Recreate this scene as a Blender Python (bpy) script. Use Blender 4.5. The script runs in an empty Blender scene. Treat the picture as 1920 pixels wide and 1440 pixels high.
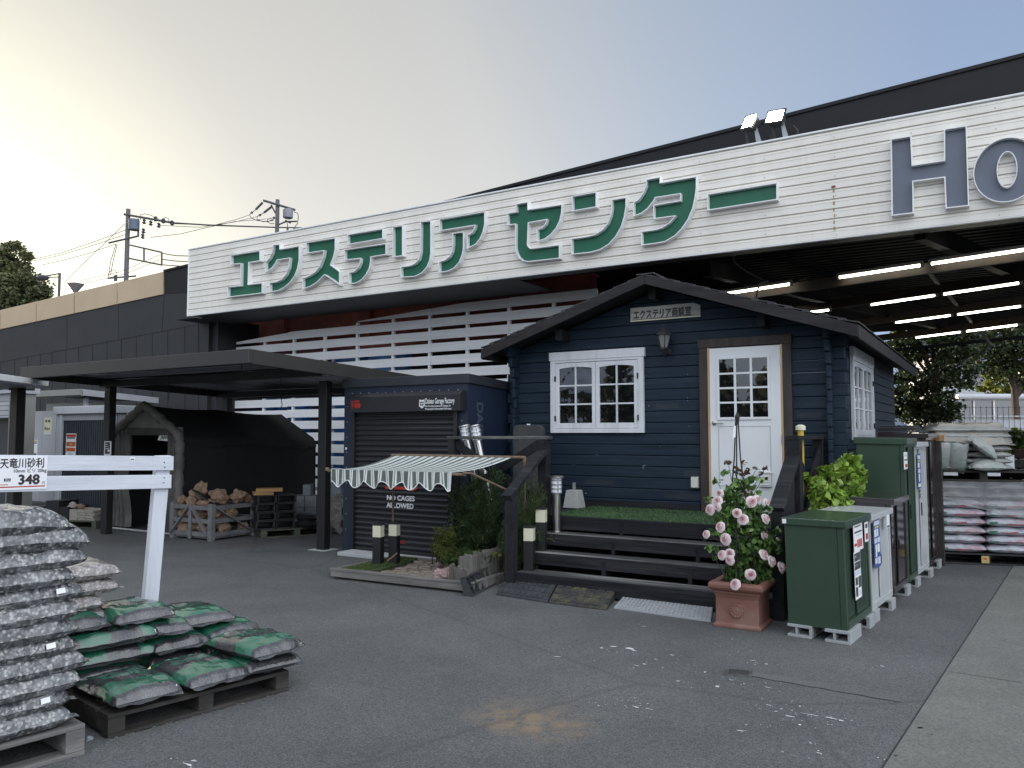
import bpy, bmesh, math, random
import numpy as np
from mathutils import Vector, Matrix, noise as mnoise
R = math.radians
random.seed(7)
rng = np.random.default_rng(11)
S = bpy.context.scene
COL = S.collection

# ------------------------------------------------------------------ camera
FPX, HOR, EYE = 1500.0, 815.0, 1.6
PIT = math.atan((HOR-720)/FPX)
cam = bpy.data.cameras.new('camera'); camo = bpy.data.objects.new('camera', cam); COL.objects.link(camo)
cam.sensor_width = 36; cam.lens = FPX/1920*36; cam.clip_start = .05; cam.clip_end = 2000
camo.location = (0, 0, EYE); camo.rotation_euler = (R(90)+PIT, 0, 0)
S.camera = camo
# ------------------------------------------------------------------ sky and sun
SUN_AZ, SUN_EL = R(-43), R(3.2)            # azimuth measured from +Y towards +X
w = bpy.data.worlds.new('World'); S.world = w; w.use_nodes = True
nt = w.node_tree; bg = nt.nodes['Background']
sky = nt.nodes.new('ShaderNodeTexSky'); sky.sky_type = 'NISHITA'; sky.sun_disc = False
sky.sun_elevation = SUN_EL; sky.sun_rotation = SUN_AZ
sky.air_density = 1.2; sky.dust_density = 2.4; sky.ozone_density = 1.6; sky.altitude = 20
gm = nt.nodes.new('ShaderNodeGamma'); gm.inputs[1].default_value = .5          # hazy evening: the sky's range is soft
nt.links.new(sky.outputs[0], gm.inputs[0])
bw = nt.nodes.new('ShaderNodeRGBToBW'); nt.links.new(gm.outputs[0], bw.inputs[0])
tcw = nt.nodes.new('ShaderNodeTexCoord'); ds = nt.nodes.new('ShaderNodeVectorMath'); ds.operation = 'DOT_PRODUCT'    # hue of the haze by its angle from the sun
nt.links.new(tcw.outputs['Generated'], ds.inputs[0]); ds.inputs[1].default_value = (math.sin(SUN_AZ)*math.cos(SUN_EL), math.cos(SUN_AZ)*math.cos(SUN_EL), math.sin(SUN_EL))
hr = nt.nodes.new('ShaderNodeValToRGB'); el_ = hr.color_ramp.elements
for i_, (p_, c_) in enumerate(((.30, (.58, .76, 1.10)), (.55, (.72, .84, 1.02)), (.72, (.90, .91, .91)), (.88, (.84, .82, .765)), (.982, (1.06, 1.01, .78)), (1.0, (11., 9.3, 6.2)))):
    e_ = el_[i_] if i_ < 2 else el_.new(p_)
    e_.position = p_; e_.color = (*c_, 1)
nt.links.new(ds.outputs['Value'], hr.inputs[0])
wm = nt.nodes.new('ShaderNodeMix'); wm.data_type = 'RGBA'; wm.blend_type = 'MULTIPLY'; wm.inputs[0].default_value = 1
nt.links.new(bw.outputs[0], wm.inputs[6]); nt.links.new(hr.outputs[0], wm.inputs[7])
# soft bright lobe added to the sky behind the photographer as fill light (the windows mirror it)
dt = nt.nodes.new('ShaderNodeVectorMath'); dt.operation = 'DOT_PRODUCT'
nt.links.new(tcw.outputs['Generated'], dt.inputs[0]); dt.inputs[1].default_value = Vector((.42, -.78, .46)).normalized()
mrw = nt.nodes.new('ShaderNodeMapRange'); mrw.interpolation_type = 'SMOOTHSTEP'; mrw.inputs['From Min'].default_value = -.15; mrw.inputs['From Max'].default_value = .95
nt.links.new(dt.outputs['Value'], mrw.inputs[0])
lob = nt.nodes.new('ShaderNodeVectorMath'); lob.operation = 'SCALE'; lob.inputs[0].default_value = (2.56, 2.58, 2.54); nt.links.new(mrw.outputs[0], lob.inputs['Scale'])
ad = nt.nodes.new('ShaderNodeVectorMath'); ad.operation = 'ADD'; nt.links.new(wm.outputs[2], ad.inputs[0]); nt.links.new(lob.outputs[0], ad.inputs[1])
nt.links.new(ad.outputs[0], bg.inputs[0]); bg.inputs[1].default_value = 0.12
sl = bpy.data.lights.new('sun', 'SUN'); slo = bpy.data.objects.new('sun', sl); COL.objects.link(slo)
sl.energy = 2.0; sl.angle = R(.5); sl.color = (1, .86, .68)
sd = Vector((math.sin(SUN_AZ)*math.cos(SUN_EL), math.cos(SUN_AZ)*math.cos(SUN_EL), math.sin(SUN_EL)))
slo.rotation_euler = sd.to_track_quat('Z', 'Y').to_euler()
S.view_settings.view_transform = 'Standard'; S.view_settings.look = 'None'
S.view_settings.exposure = 2.42; S.view_settings.gamma = 1.0
S.cycles.max_bounces = 8; S.cycles.transparent_max_bounces = 12

# ------------------------------------------------------------------ measuring helpers (survey of the yard)
def ray(px, py):
    u = (px-960)/FPX; v = (720-py)/FPX
    return Vector((u, math.cos(PIT)-math.sin(PIT)*v, math.sin(PIT)+math.cos(PIT)*v))
def G(px, py, z=0.0):
    r = ray(px, py); t = (z-EYE)/r.z
    return Vector((0, 0, EYE))+r*t
def DP(px, py, Y):
    r = ray(px, py); return Vector((0, 0, EYE))+r*(Y/r.y)
class Frame:
    """local axes: x along, y away, z up"""
    def __init__(s, o, ang):
        s.o = Vector((o[0], o[1], 0)); s.a = ang
        s.x = Vector((math.cos(ang), math.sin(ang), 0)); s.y = Vector((-math.sin(ang), math.cos(ang), 0))
    def loc(s, p):
        d = Vector((p[0], p[1], 0))-s.o; return Vector((d.dot(s.x), d.dot(s.y), p[2]))
    def wld(s, x, y, z=0): return s.o+s.x*x+s.y*y+Vector((0, 0, z))
    def hit(s, px, py, y=0.0):
        """local (x, z) of the point of the vertical plane local-y = y that is seen at the pixel"""
        r = ray(px, py); e = Vector((0, 0, EYE)); t = (y-(e-s.o).dot(s.y))/r.dot(s.y)
        p = s.loc(e+r*t); return p.x, p.z
    def hitx(s, px, py, x=0.0):
        r = ray(px, py); e = Vector((0, 0, EYE)); t = (x-(e-s.o).dot(s.x))/r.dot(s.x)
        p = s.loc(e+r*t); return p.y, p.z

# ------------------------------------------------------------------ materials
def mat(name, col, rough=.6, var=.12, scale=3., stretch=(1, 1, 1), bump=0., bscale=None, metal=0., spec=.5, coat=0., dirt=None, dirt_scale=1.2, dirt_amt=.5, rvar=.0, detail=6):
    m = bpy.data.materials.new(name); m.use_nodes = True; t = m.node_tree; n = t.nodes; L = t.links
    b = n['Principled BSDF']
    tc = n.new('ShaderNodeTexCoord'); mp = n.new('ShaderNodeMapping'); mp.inputs['Scale'].default_value = stretch
    L.new(tc.outputs['Object'], mp.inputs[0])
    nz = n.new('ShaderNodeTexNoise'); nz.inputs['Scale'].default_value = scale; nz.inputs['Detail'].default_value = detail; nz.inputs['Roughness'].default_value = .62
    L.new(mp.outputs[0], nz.inputs[0])
    cr = n.new('ShaderNodeValToRGB'); c = Vector(col[:3])
    cr.color_ramp.elements[0].position = .32; cr.color_ramp.elements[1].position = .68
    cr.color_ramp.elements[0].color = (*[max(0, x*(1-var)) for x in c], 1); cr.color_ramp.elements[1].color = (*[x*(1+var) for x in c], 1)
    L.new(nz.outputs[0], cr.inputs[0]); out = cr.outputs[0]
    if dirt:
        n2 = n.new('ShaderNodeTexNoise'); n2.inputs['Scale'].default_value = dirt_scale; n2.inputs['Detail'].default_value = 8; n2.inputs['Roughness'].default_value = .7
        L.new(mp.outputs[0], n2.inputs[0])
        c2 = n.new('ShaderNodeValToRGB'); c2.color_ramp.elements[0].position = .5; c2.color_ramp.elements[1].position = .72
        c2.color_ramp.elements[0].color = (0, 0, 0, 1); c2.color_ramp.elements[1].color = (dirt_amt,)*3+(1,)
        L.new(n2.outputs[0], c2.inputs[0])
        mx = n.new('ShaderNodeMix'); mx.data_type = 'RGBA'; L.new(c2.outputs[0], mx.inputs[0]); L.new(out, mx.inputs[6]); mx.inputs[7].default_value = (*dirt, 1)
        out = mx.outputs[2]
    L.new(out, b.inputs['Base Color'])
    b.inputs['Roughness'].default_value = rough; b.inputs['Metallic'].default_value = metal
    b.inputs['Specular IOR Level'].default_value = spec; b.inputs['Coat Weight'].default_value = coat; b.inputs['Coat Roughness'].default_value = .12
    if rvar:
        mr = n.new('ShaderNodeMapRange'); mr.inputs['To Min'].default_value = max(0, rough-rvar); mr.inputs['To Max'].default_value = min(1, rough+rvar)
        L.new(nz.outputs[0], mr.inputs[0]); L.new(mr.outputs[0], b.inputs['Roughness'])
    if bump:
        nb = n.new('ShaderNodeTexNoise'); nb.inputs['Scale'].default_value = bscale or scale*3; nb.inputs['Detail'].default_value = 5
        L.new(mp.outputs[0], nb.inputs[0])
        bp = n.new('ShaderNodeBump'); bp.inputs['Strength'].default_value = bump; bp.inputs['Distance'].default_value = .02
        L.new(nb.outputs[0], bp.inputs['Height']); L.new(bp.outputs[0], b.inputs['Normal'])
    return m
def emit(name, col, s):
    m = bpy.data.materials.new(name); m.use_nodes = True; b = m.node_tree.nodes['Principled BSDF']
    b.inputs['Base Color'].default_value = (.8, .8, .8, 1); b.inputs['Emission Color'].default_value = (*col, 1); b.inputs['Emission Strength'].default_value = s
    return m
def leafmat(name, c1, c2, c3=None, rough=.45, trans=.25, pscale=2.0, vlo=.65, vhi=1.3):
    m = bpy.data.materials.new(name); m.use_nodes = True; t = m.node_tree; n = t.nodes; L = t.links; b = n['Principled BSDF']
    ge = n.new('ShaderNodeNewGeometry'); cr = n.new('ShaderNodeValToRGB')
    cr.color_ramp.elements[0].color = (*c1, 1); cr.color_ramp.elements[1].color = (*c2, 1)
    if c3:
        e = cr.color_ramp.elements.new(.92); e.color = (*c2, 1); cr.color_ramp.elements[-1].color = (*c3, 1)
    L.new(ge.outputs['Random Per Island'], cr.inputs[0])
    tc = n.new('ShaderNodeTexCoord'); nz = n.new('ShaderNodeTexNoise'); nz.inputs['Scale'].default_value = pscale; L.new(tc.outputs['Object'], nz.inputs[0])
    mr = n.new('ShaderNodeMapRange'); mr.inputs['From Min'].default_value = .3; mr.inputs['From Max'].default_value = .7; mr.inputs['To Min'].default_value = vlo; mr.inputs['To Max'].default_value = vhi
    L.new(nz.outputs[0], mr.inputs[0])
    vm = n.new('ShaderNodeVectorMath'); vm.operation = 'SCALE'; L.new(cr.outputs[0], vm.inputs[0]); L.new(mr.outputs[0], vm.inputs['Scale'])
    L.new(vm.outputs[0], b.inputs['Base Color']); b.inputs['Roughness'].default_value = rough
    tr = n.new('ShaderNodeBsdfTranslucent'); L.new(vm.outputs[0], tr.inputs[0])
    ms = n.new('ShaderNodeMixShader'); ms.inputs[0].default_value = trans; L.new(b.outputs[0], ms.inputs[1]); L.new(tr.outputs[0], ms.inputs[2])
    L.new(ms.outputs[0], n['Material Output'].inputs[0])
    return m

# ------------------------------------------------------------------ mesh helpers
class MB:
    def __init__(s): s.v = []; s.f = []; s.mi = []; s.m = 0; s.X = None; s.ch = []
    def add(s, vs, fs):
        o = len(s.v); s.ch.append((o, len(s.f)))
        for p in vs:
            p = Vector(p); s.v.append(s.X @ p if s.X else p)
        for f in fs: s.f.append([o+i for i in f]); s.mi.append(s.m)
        return s
    def box(s, x0, x1, y0, y1, z0, z1):
        if x0 > x1: x0, x1 = x1, x0
        if y0 > y1: y0, y1 = y1, y0
        if z0 > z1: z0, z1 = z1, z0
        return s.add([(x0, y0, z0), (x1, y0, z0), (x1, y1, z0), (x0, y1, z0), (x0, y0, z1), (x1, y0, z1), (x1, y1, z1), (x0, y1, z1)],
                     [(3, 2, 1, 0), (4, 5, 6, 7), (0, 1, 5, 4), (1, 2, 6, 5), (2, 3, 7, 6), (3, 0, 4, 7)])
    def hexa(s, p): # 4 bottom ccw, 4 top ccw
        return s.add(p, [(3, 2, 1, 0), (4, 5, 6, 7), (0, 1, 5, 4), (1, 2, 6, 5), (2, 3, 7, 6), (3, 0, 4, 7)])
    def bar(s, a, b, w, h, up=(0, 0, 1)):
        a = Vector(a); b = Vector(b); d = (b-a).normalized(); up = Vector(up)
        if abs(d.dot(up)) > .98: up = Vector((0, 1, 0))
        sx = d.cross(up).normalized()*(w/2); sz = sx.cross(d).normalized()*(h/2)
        return s.hexa([a-sx-sz, b-sx-sz, b+sx-sz, a+sx-sz, a-sx+sz, b-sx+sz, b+sx+sz, a+sx+sz])
    def prism_xz(s, poly, y0, y1): # polygon in x,z (ccw seen from -y), extruded in y
        n = len(poly); vs = [(x, y0, z) for x, z in poly]+[(x, y1, z) for x, z in poly]
        return s.add(vs, [tuple(range(n)), tuple(range(2*n-1, n-1, -1))]+[((i+1) % n, i, n+i, n+(i+1) % n) for i in range(n)])
    def prism_yz(s, poly, x0, x1): # polygon in y,z (ccw seen from +x)
        n = len(poly); vs = [(x1, y, z) for y, z in poly]+[(x0, y, z) for y, z in poly]
        return s.add(vs, [tuple(range(n)), tuple(range(2*n-1, n-1, -1))]+[((i+1) % n, i, n+i, n+(i+1) % n) for i in range(n)])
    def prism_xy(s, poly, z0, z1):
        n = len(poly); vs = [(x, y, z1) for x, y in poly]+[(x, y, z0) for x, y in poly]
        return s.add(vs, [tuple(range(n)), tuple(range(2*n-1, n-1, -1))]+[((i+1) % n, i, n+i, n+(i+1) % n) for i in range(n)])
    def sheet_yz(s, prof, x0, x1): # open profile (y,z) swept in x
        n = len(prof); vs = [(x0, y, z) for y, z in prof]+[(x1, y, z) for y, z in prof]
        return s.add(vs, [(i, n+i, n+i+1, i+1) for i in range(n-1)])
    def tube(s, pts, r, n=8, cap=True):
        pts = [Vector(p) for p in pts]; m = len(pts); rs = r if isinstance(r, (list, tuple)) else [r]*m
        vs = []; u0 = None
        for i, p in enumerate(pts):
            d = (pts[min(i+1, m-1)]-pts[max(i-1, 0)]).normalized()
            if u0 is None: u0 = d.cross(Vector((0, 0, 1)) if abs(d.z) < .9 else Vector((1, 0, 0))).normalized()
            u = (u0-d*u0.dot(d)).normalized(); u0 = u; v = d.cross(u)
            for k in range(n):
                a = 2*math.pi*k/n; vs.append(p+(u*math.cos(a)+v*math.sin(a))*rs[i])
        fs = []
        for i in range(m-1):
            for k in range(n): fs.append((i*n+k, i*n+(k+1) % n, (i+1)*n+(k+1) % n, (i+1)*n+k))
        if cap: fs += [tuple(range(n-1, -1, -1)), tuple(range((m-1)*n, m*n))]
        return s.add(vs, fs)
    def lathe(s, prof, n=20, c=(0, 0, 0)):
        vs = []; m = len(prof)
        for r, z in prof:
            for k in range(n):
                a = 2*math.pi*k/n; vs.append((c[0]+r*math.cos(a), c[1]+r*math.sin(a), c[2]+z))
        fs = [(i*n+k, i*n+(k+1) % n, (i+1)*n+(k+1) % n, (i+1)*n+k) for i in range(m-1) for k in range(n)]
        fs += [tuple(range(n-1, -1, -1)), tuple(range((m-1)*n, m*n))]
        return s.add(vs, fs)
    def each(s, name, mats, parent=None, bevel=0., smooth=False):
        """every added solid becomes a part of its own"""
        ch = s.ch+[(len(s.v), len(s.f))]; out = []
        for (v0, f0), (v1, f1) in zip(ch, ch[1:]):
            m = MB(); m.v = s.v[v0:v1]; m.f = [[i-v0 for i in f] for f in s.f[f0:f1]]; m.mi = s.mi[f0:f1]; out.append(m.build(name, mats, parent, bevel, smooth))
        return out
    def build(s, name, mats, parent=None, bevel=0., smooth=False, loc=None, rz=0.):
        me = bpy.data.meshes.new(name); me.from_pydata([tuple(p) for p in s.v], [], s.f)
        ms = mats if isinstance(mats, (list, tuple)) else [mats]
        for m in ms: me.materials.append(m)
        if len(ms) > 1: me.polygons.foreach_set('material_index', s.mi)
        if smooth: me.polygons.foreach_set('use_smooth', [True]*len(me.polygons))
        me.update()
        o = bpy.data.objects.new(name, me); COL.objects.link(o)
        if parent: o.parent = parent
        if loc is not None: o.location = loc
        o.rotation_euler.z = rz
        if bevel:
            md = o.modifiers.new('bevel', 'BEVEL'); md.width = bevel; md.segments = 2; md.limit_method = 'ANGLE'; md.angle_limit = R(40)
        if smooth:
            try: me.set_sharp_from_angle(angle=R(38))
            except Exception: pass
        return o
def tag(o, label, cat, group=None, kind=None):
    if label: o['label'] = label
    if cat: o['category'] = cat
    if group: o['group'] = group
    if kind: o['kind'] = kind
    return o
def thing(name, label, cat, loc=(0, 0, 0), rz=0., group=None):
    o = bpy.data.objects.new(name, None); COL.objects.link(o); o.empty_display_size = .1
    o.location = loc; o.rotation_euler = (0, 0, rz)
    return tag(o, label, cat, group)
def fthing(name, label, cat, fr, group=None, x=0, y=0, z=0):
    return thing(name, label, cat, fr.wld(x, y, z), fr.a, group)
def dup(root, loc, rz, label, group=None, sc=None):
    r = root.copy(); COL.objects.link(r); r.location = loc; r.rotation_euler.z = rz; r['label'] = label
    if group: r['group'] = group
    if sc: r.scale = sc
    for ch in list(root.children):
        c = ch.copy(); COL.objects.link(c); c.parent = r
        for g in ch.children:
            d = g.copy(); COL.objects.link(d); d.parent = c
    return r
def npmesh(name, V, nper, mats, parent=None, smooth=False, mi=None):
    """V: (N, nper, 3) separate polygons of nper corners"""
    N = V.shape[0]; me = bpy.data.meshes.new(name)
    me.vertices.add(N*nper); me.vertices.foreach_set('co', V.reshape(-1).astype(np.float32))
    me.loops.add(N*nper); me.loops.foreach_set('vertex_index', np.arange(N*nper, dtype=np.int32))
    me.polygons.add(N); me.polygons.foreach_set('loop_start', np.arange(0, N*nper, nper, dtype=np.int32))
    try: me.polygons.foreach_set('loop_total', np.full(N, nper, dtype=np.int32))
    except Exception: pass
    for m in (mats if isinstance(mats, (list, tuple)) else [mats]): me.materials.append(m)
    if mi is not None: me.polygons.foreach_set('material_index', mi.astype(np.int32))
    me.update(calc_edges=True); me.validate()
    o = bpy.data.objects.new(name, me); COL.objects.link(o)
    if parent: o.parent = parent
    return o
def leaf_cards(P, L, W, up=.3, dirs=None, jit=1.0):
    """diamond/ovate leaf polygons (6 corners, slightly folded) at points P"""
    N = len(P)
    if dirs is None:
        d = rng.normal(size=(N, 3)); d[:, 2] = d[:, 2]*.6+up
    else: d = dirs+rng.normal(size=(N, 3))*jit*.4
    d /= np.linalg.norm(d, axis=1)[:, None]+1e-9
    t = rng.normal(size=(N, 3)); s = np.cross(d, t); s /= np.linalg.norm(s, axis=1)[:, None]+1e-9
    nn = np.cross(d, s)
    l = (L*rng.uniform(.7, 1.3, N))[:, None]; ww = (W*rng.uniform(.7, 1.3, N))[:, None]
    V = np.stack([P-d*l*.5, P-d*l*.15+s*ww*.5+nn*ww*.15, P+d*l*.2+s*ww*.42+nn*ww*.12, P+d*l*.5-nn*l*.08, P+d*l*.2-s*ww*.42+nn*ww*.12, P-d*l*.15-s*ww*.5+nn*ww*.15], axis=1)
    return V
def text(name, s, size, m, parent, loc, rot=(R(90), 0, 0), bold=0., ext=.002, align='LEFT', sx=1., shear=0.):
    if bold:       # brush weight: the glyphs struck several times a hair apart
        ob = None; b_ = bold*1.3
        for k, (ox_, oy_) in enumerate(((0, 0), (b_, 0), (-b_, 0), (0, b_), (0, -b_))):
            t_ = text(name, s, size, m, parent, loc, rot, 0., ext, align, sx, shear)
            t_.data.transform(Matrix.Translation((ox_, oy_, .0002*k)))
            if ob is None: ob = t_
            else:
                bm_ = bmesh.new(); bm_.from_mesh(ob.data); bm_.from_mesh(t_.data); bm_.to_mesh(ob.data); bm_.free(); bpy.data.objects.remove(t_)
        return ob
    c = bpy.data.curves.new('t', 'FONT'); c.body = s; c.size = size; c.offset = bold; c.extrude = ext; c.align_x = align; c.shear = shear; c.resolution_u = 3
    o = bpy.data.objects.new('t', c); COL.objects.link(o)
    dg = bpy.context.evaluated_depsgraph_get(); me = bpy.data.meshes.new_from_object(o.evaluated_get(dg))
    bpy.data.objects.remove(o); bpy.data.curves.remove(c)
    me.name = name; me.materials.clear(); me.materials.append(m)
    ob = bpy.data.objects.new(name, me); COL.objects.link(ob); ob.parent = parent; ob.location = loc; ob.rotation_euler = rot; ob.scale = (sx, 1, 1)
    return ob
def copies_part(src, parent, loc=None, rz=None):
    c = src.copy(); COL.objects.link(c); c.parent = parent
    if loc is not None: c.location = loc
    if rz is not None: c.rotation_euler.z = rz
    return c
def offset_poly(P, d):
    """mitred offset (positive = outward for ccw)"""
    n = len(P); A = sum(P[i][0]*P[(i+1) % n][1]-P[(i+1) % n][0]*P[i][1] for i in range(n))
    if A < 0: P = P[::-1]
    out = []
    for i in range(n):
        a = Vector(P[i-1]); b = Vector(P[i]); c = Vector(P[(i+1) % n])
        e1 = (b-a).normalized(); e2 = (c-b).normalized()
        n1 = Vector((e1.y, -e1.x)); n2 = Vector((e2.y, -e2.x)); m = n1+n2
        m = m/max(.35, m.dot(n1)) if m.length > 1e-6 else n1
        out.append(tuple(b+m*d))
    return P, out
ANG = R(-31.4)
# ================================================================== materials of the setting
def asphalt():
    m = bpy.data.materials.new('asphalt'); m.use_nodes = True; t = m.node_tree; n = t.nodes; L = t.links; b = n['Principled BSDF']
    tc = n.new('ShaderNodeTexCoord')
    def nz(s, d=6, r=.6):
        x = n.new('ShaderNodeTexNoise'); x.inputs['Scale'].default_value = s; x.inputs['Detail'].default_value = d; x.inputs['Roughness'].default_value = r; L.new(tc.outputs['Object'], x.inputs[0]); return x
    def ramp(src, p0, c0, p1, c1):
        x = n.new('ShaderNodeValToRGB'); e = x.color_ramp.elements; e[0].position = p0; e[0].color = (*c0, 1); e[1].position = p1; e[1].color = (*c1, 1); L.new(src, x.inputs[0]); return x.outputs[0]
    def mix(f, a, c, mode='MIX'):
        x = n.new('ShaderNodeMix'); x.data_type = 'RGBA'; x.blend_type = mode
        for s, v in ((0, f), (6, a), (7, c)):
            if hasattr(v, 'links'): L.new(v, x.inputs[s])
            else: x.inputs[s].default_value = v if not isinstance(v, tuple) else (*v, 1)
        return x.outputs[2]
    big = ramp(nz(.55, 8, .65).outputs[0], .28, (.067, .070, .073), .72, (.124, .126, .128))
    fine = n.new('ShaderNodeTexVoronoi'); fine.inputs['Scale'].default_value = 140; L.new(tc.outputs['Object'], fine.inputs[0])
    grain = ramp(fine.outputs['Color'], .0, (.45, .45, .45), .95, (1.75, 1.75, 1.75))
    c = mix(.85, big, grain, 'MULTIPLY')
    # pale aggregate flecks
    v2 = n.new('ShaderNodeTexVoronoi'); v2.inputs['Scale'].default_value = 48; L.new(tc.outputs['Object'], v2.inputs[0])
    fl = ramp(v2.outputs['Distance'], .10, (1, 1, 1), .2, (0, 0, 0))
    pr = ramp(nz(9, 2).outputs[0], .46, (0, 0, 0), .6, (1, 1, 1))
    f = mix(1., fl, pr, 'MULTIPLY'); c = mix(mix(1., f, (.55, .55, .55), 'MULTIPLY'), c, (.36, .36, .35))
    # orange sand stains that lie on the asphalt
    def spot(p, r, soft=.7):
        d = n.new('ShaderNodeVectorMath'); d.operation = 'DISTANCE'; L.new(tc.outputs['Object'], d.inputs[0]); d.inputs[1].default_value = (p[0], p[1], 0)
        mm = n.new('ShaderNodeMapRange'); mm.inputs['From Min'].default_value = r; mm.inputs['From Max'].default_value = r*(1-soft); mm.inputs['To Min'].default_value = 0; mm.inputs['To Max'].default_value = 1
        L.new(d.outputs['Value'], mm.inputs[0]); return mm.outputs[0]
    sn = ramp(nz(7, 8, .75).outputs[0], .4, (0, 0, 0), .66, (1, 1, 1))
    for p, r, k in ((G(1020, 1362), .34, .75), (G(985, 1355), .25, .6), (G(925, 1338), .24, .55), (G(1000, 1330), .5, .25)):
        s = spot(p, r); s2 = mix(1., sn, s, 'MULTIPLY'); s3 = mix(1., s2, (k, k, k), 'MULTIPLY'); c = mix(s3, c, (.26, .185, .115))
    # brown damp stain in front of the little garden, darker worn lane
    for p, r in ((G(660, 1098), .45), (G(470, 1020), .6)):
        s = mix(1., sn, spot(p, r, .8), 'MULTIPLY'); c = mix(mix(1., s, (.6, .6, .6), 'MULTIPLY'), c, (.085, .07, .058))
    # cracks
    v3 = n.new('ShaderNodeTexVoronoi'); v3.feature = 'DISTANCE_TO_EDGE'; v3.inputs['Scale'].default_value = .16; 
    wv = n.new('ShaderNodeMix'); wv.data_type = 'RGBA'; wv.inputs[0].default_value = .12; L.new(tc.outputs['Object'], wv.inputs[6]); L.new(nz(1.8, 5).outputs[1], wv.inputs[7]); L.new(wv.outputs[2], v3.inputs[0])
    cf = ramp(v3.outputs['Distance'], .001, (.28, .28, .28), .0022, (0, 0, 0)); c = mix(cf, c, (.035, .036, .04))
    L.new(c, b.inputs['Base Color']); b.inputs['Roughness'].default_value = .82; b.inputs['Specular IOR Level'].default_value = .35
    bp = n.new('ShaderNodeBump'); bp.inputs['Strength'].default_value = .45; bp.inputs['Distance'].default_value = .006; L.new(fine.outputs['Distance'], bp.inputs['Height']); L.new(bp.outputs[0], b.inputs['Normal'])
    return m
def concrete(name, col, sc=90):
    m = mat(name, col, .85, .12, 1.3, dirt=tuple(x*.6 for x in col), dirt_scale=.8, dirt_amt=.5, detail=8)
    t = m.node_tree; n = t.nodes; L = t.links; b = n['Principled BSDF']; src = b.inputs['Base Color'].links[0].from_socket
    v = n.new('ShaderNodeTexVoronoi'); v.inputs['Scale'].default_value = sc; L.new(n['Texture Coordinate'].outputs['Object'], v.inputs[0])
    r = n.new('ShaderNodeValToRGB'); r.color_ramp.elements[0].color = (.65, .65, .65, 1); r.color_ramp.elements[1].color = (1.4, 1.4, 1.35, 1); L.new(v.outputs['Color'], r.inputs[0])
    mx = n.new('ShaderNodeMix'); mx.data_type = 'RGBA'; mx.blend_type = 'MULTIPLY'; mx.inputs[0].default_value = .8; L.new(src, mx.inputs[6]); L.new(r.outputs[0], mx.inputs[7]); L.new(mx.outputs[2], b.inputs['Base Color'])
    return m
M_ASPH = asphalt(); M_CONC = concrete('aggregate concrete', (.148, .152, .144)); M_PATCH = concrete('patch concrete', (.112, .114, .115), 160)
M_BLACKWALL = mat('charcoal wall paint', (.021, .0225, .026), .6, .22, 1.0, bump=.06, bscale=40, dirt=(.036, .037, .040), dirt_scale=.7, dirt_amt=.45)
M_PARA = mat('near black parapet sheet', (.0085, .009, .0115), .55, .2, 1.2, spec=.3, dirt=(.014, .015, .018), dirt_scale=.8, dirt_amt=.5)
M_TAN = mat('tan coping', (.52, .40, .27), .6, .06, 1.5, bump=.03, bscale=60)
M_WHITE = mat('white painted siding', (.80, .77, .71), .45, .06, 2, stretch=(2.5, 1, .35), dirt=(.50, .46, .40), dirt_scale=1.0, dirt_amt=.5)
M_RIM = mat('white letter rim', (.82, .83, .84), .4, .03, 4)
M_GREEN = mat('sign green', (.005, .108, .055), .4, .08, 2, dirt=(.015, .145, .08), dirt_scale=3, dirt_amt=.25)
M_GREYL = mat('sign grey blue', (.115, .135, .18), .4, .06, 2)
M_RUST = mat('red oxide steel', (.26, .075, .058), .65, .25, 2.5, bump=.05, dirt=(.12, .04, .034), dirt_scale=2, dirt_amt=.6)
M_DARKSTEEL = mat('dark ceiling steel', (.006, .0065, .0075), .75, .3, 2, spec=.1, dirt=(.009, .008, .007), dirt_scale=2, dirt_amt=.5)
M_BROWNSTEEL = mat('brown rusty purlin', (.030, .022, .016), .7, .3, 3, dirt=(.06, .03, .015), dirt_scale=3, dirt_amt=.6)
M_SLAT = mat('white slat paint', (.86, .87, .88), .5, .08, 2.2, stretch=(.25, 1, 4), dirt=(.60, .60, .58), dirt_scale=1.6, dirt_amt=.4, bump=.05)

# ================================================================== ground
g = MB(); n_ = 60
g.add([(-300, -300, 0), (300, -300, 0), (300, 500, 0), (-300, 500, 0)], [(0, 1, 2, 3)])
tag(g.build('ground', M_ASPH), None, None, kind='structure')
# pale concrete apron on the right with its joints
a0 = G(1655, 1440); a1 = G(1885, 1085); dv = (a1-a0).normalized(); nv = Vector((dv.y, -dv.x, 0))
ap = MB(); A = a0-dv*3.0; Ll = 14.2
seg = [0, 3.0+(G(1710, 1250)-a0).length*1.0, 3.0+(a1-a0).length*1.02, Ll]
for i in range(3):
    s0, s1 = seg[i]+.004, seg[i+1]-.004
    p = [A+dv*s0+nv*.004, A+dv*s0+nv*8, A+dv*s1+nv*8, A+dv*s1+nv*.004]
    ap.add([(q.x, q.y, .004) for q in p], [(0, 1, 2, 3)])
tag(ap.build('concrete_apron', M_CONC), None, None, kind='structure')
jt = MB(); M_JOINT = mat('joint filler', (.03, .03, .03), .9, .3, 6)
p = [A-nv*.006, A+nv*.008, A+dv*Ll+nv*.008, A+dv*Ll-nv*.006]; jt.add([(q.x, q.y, .0025) for q in p], [(0, 1, 2, 3)])
tag(jt.build('slab_joint', M_JOINT), None, None, kind='structure')
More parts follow.
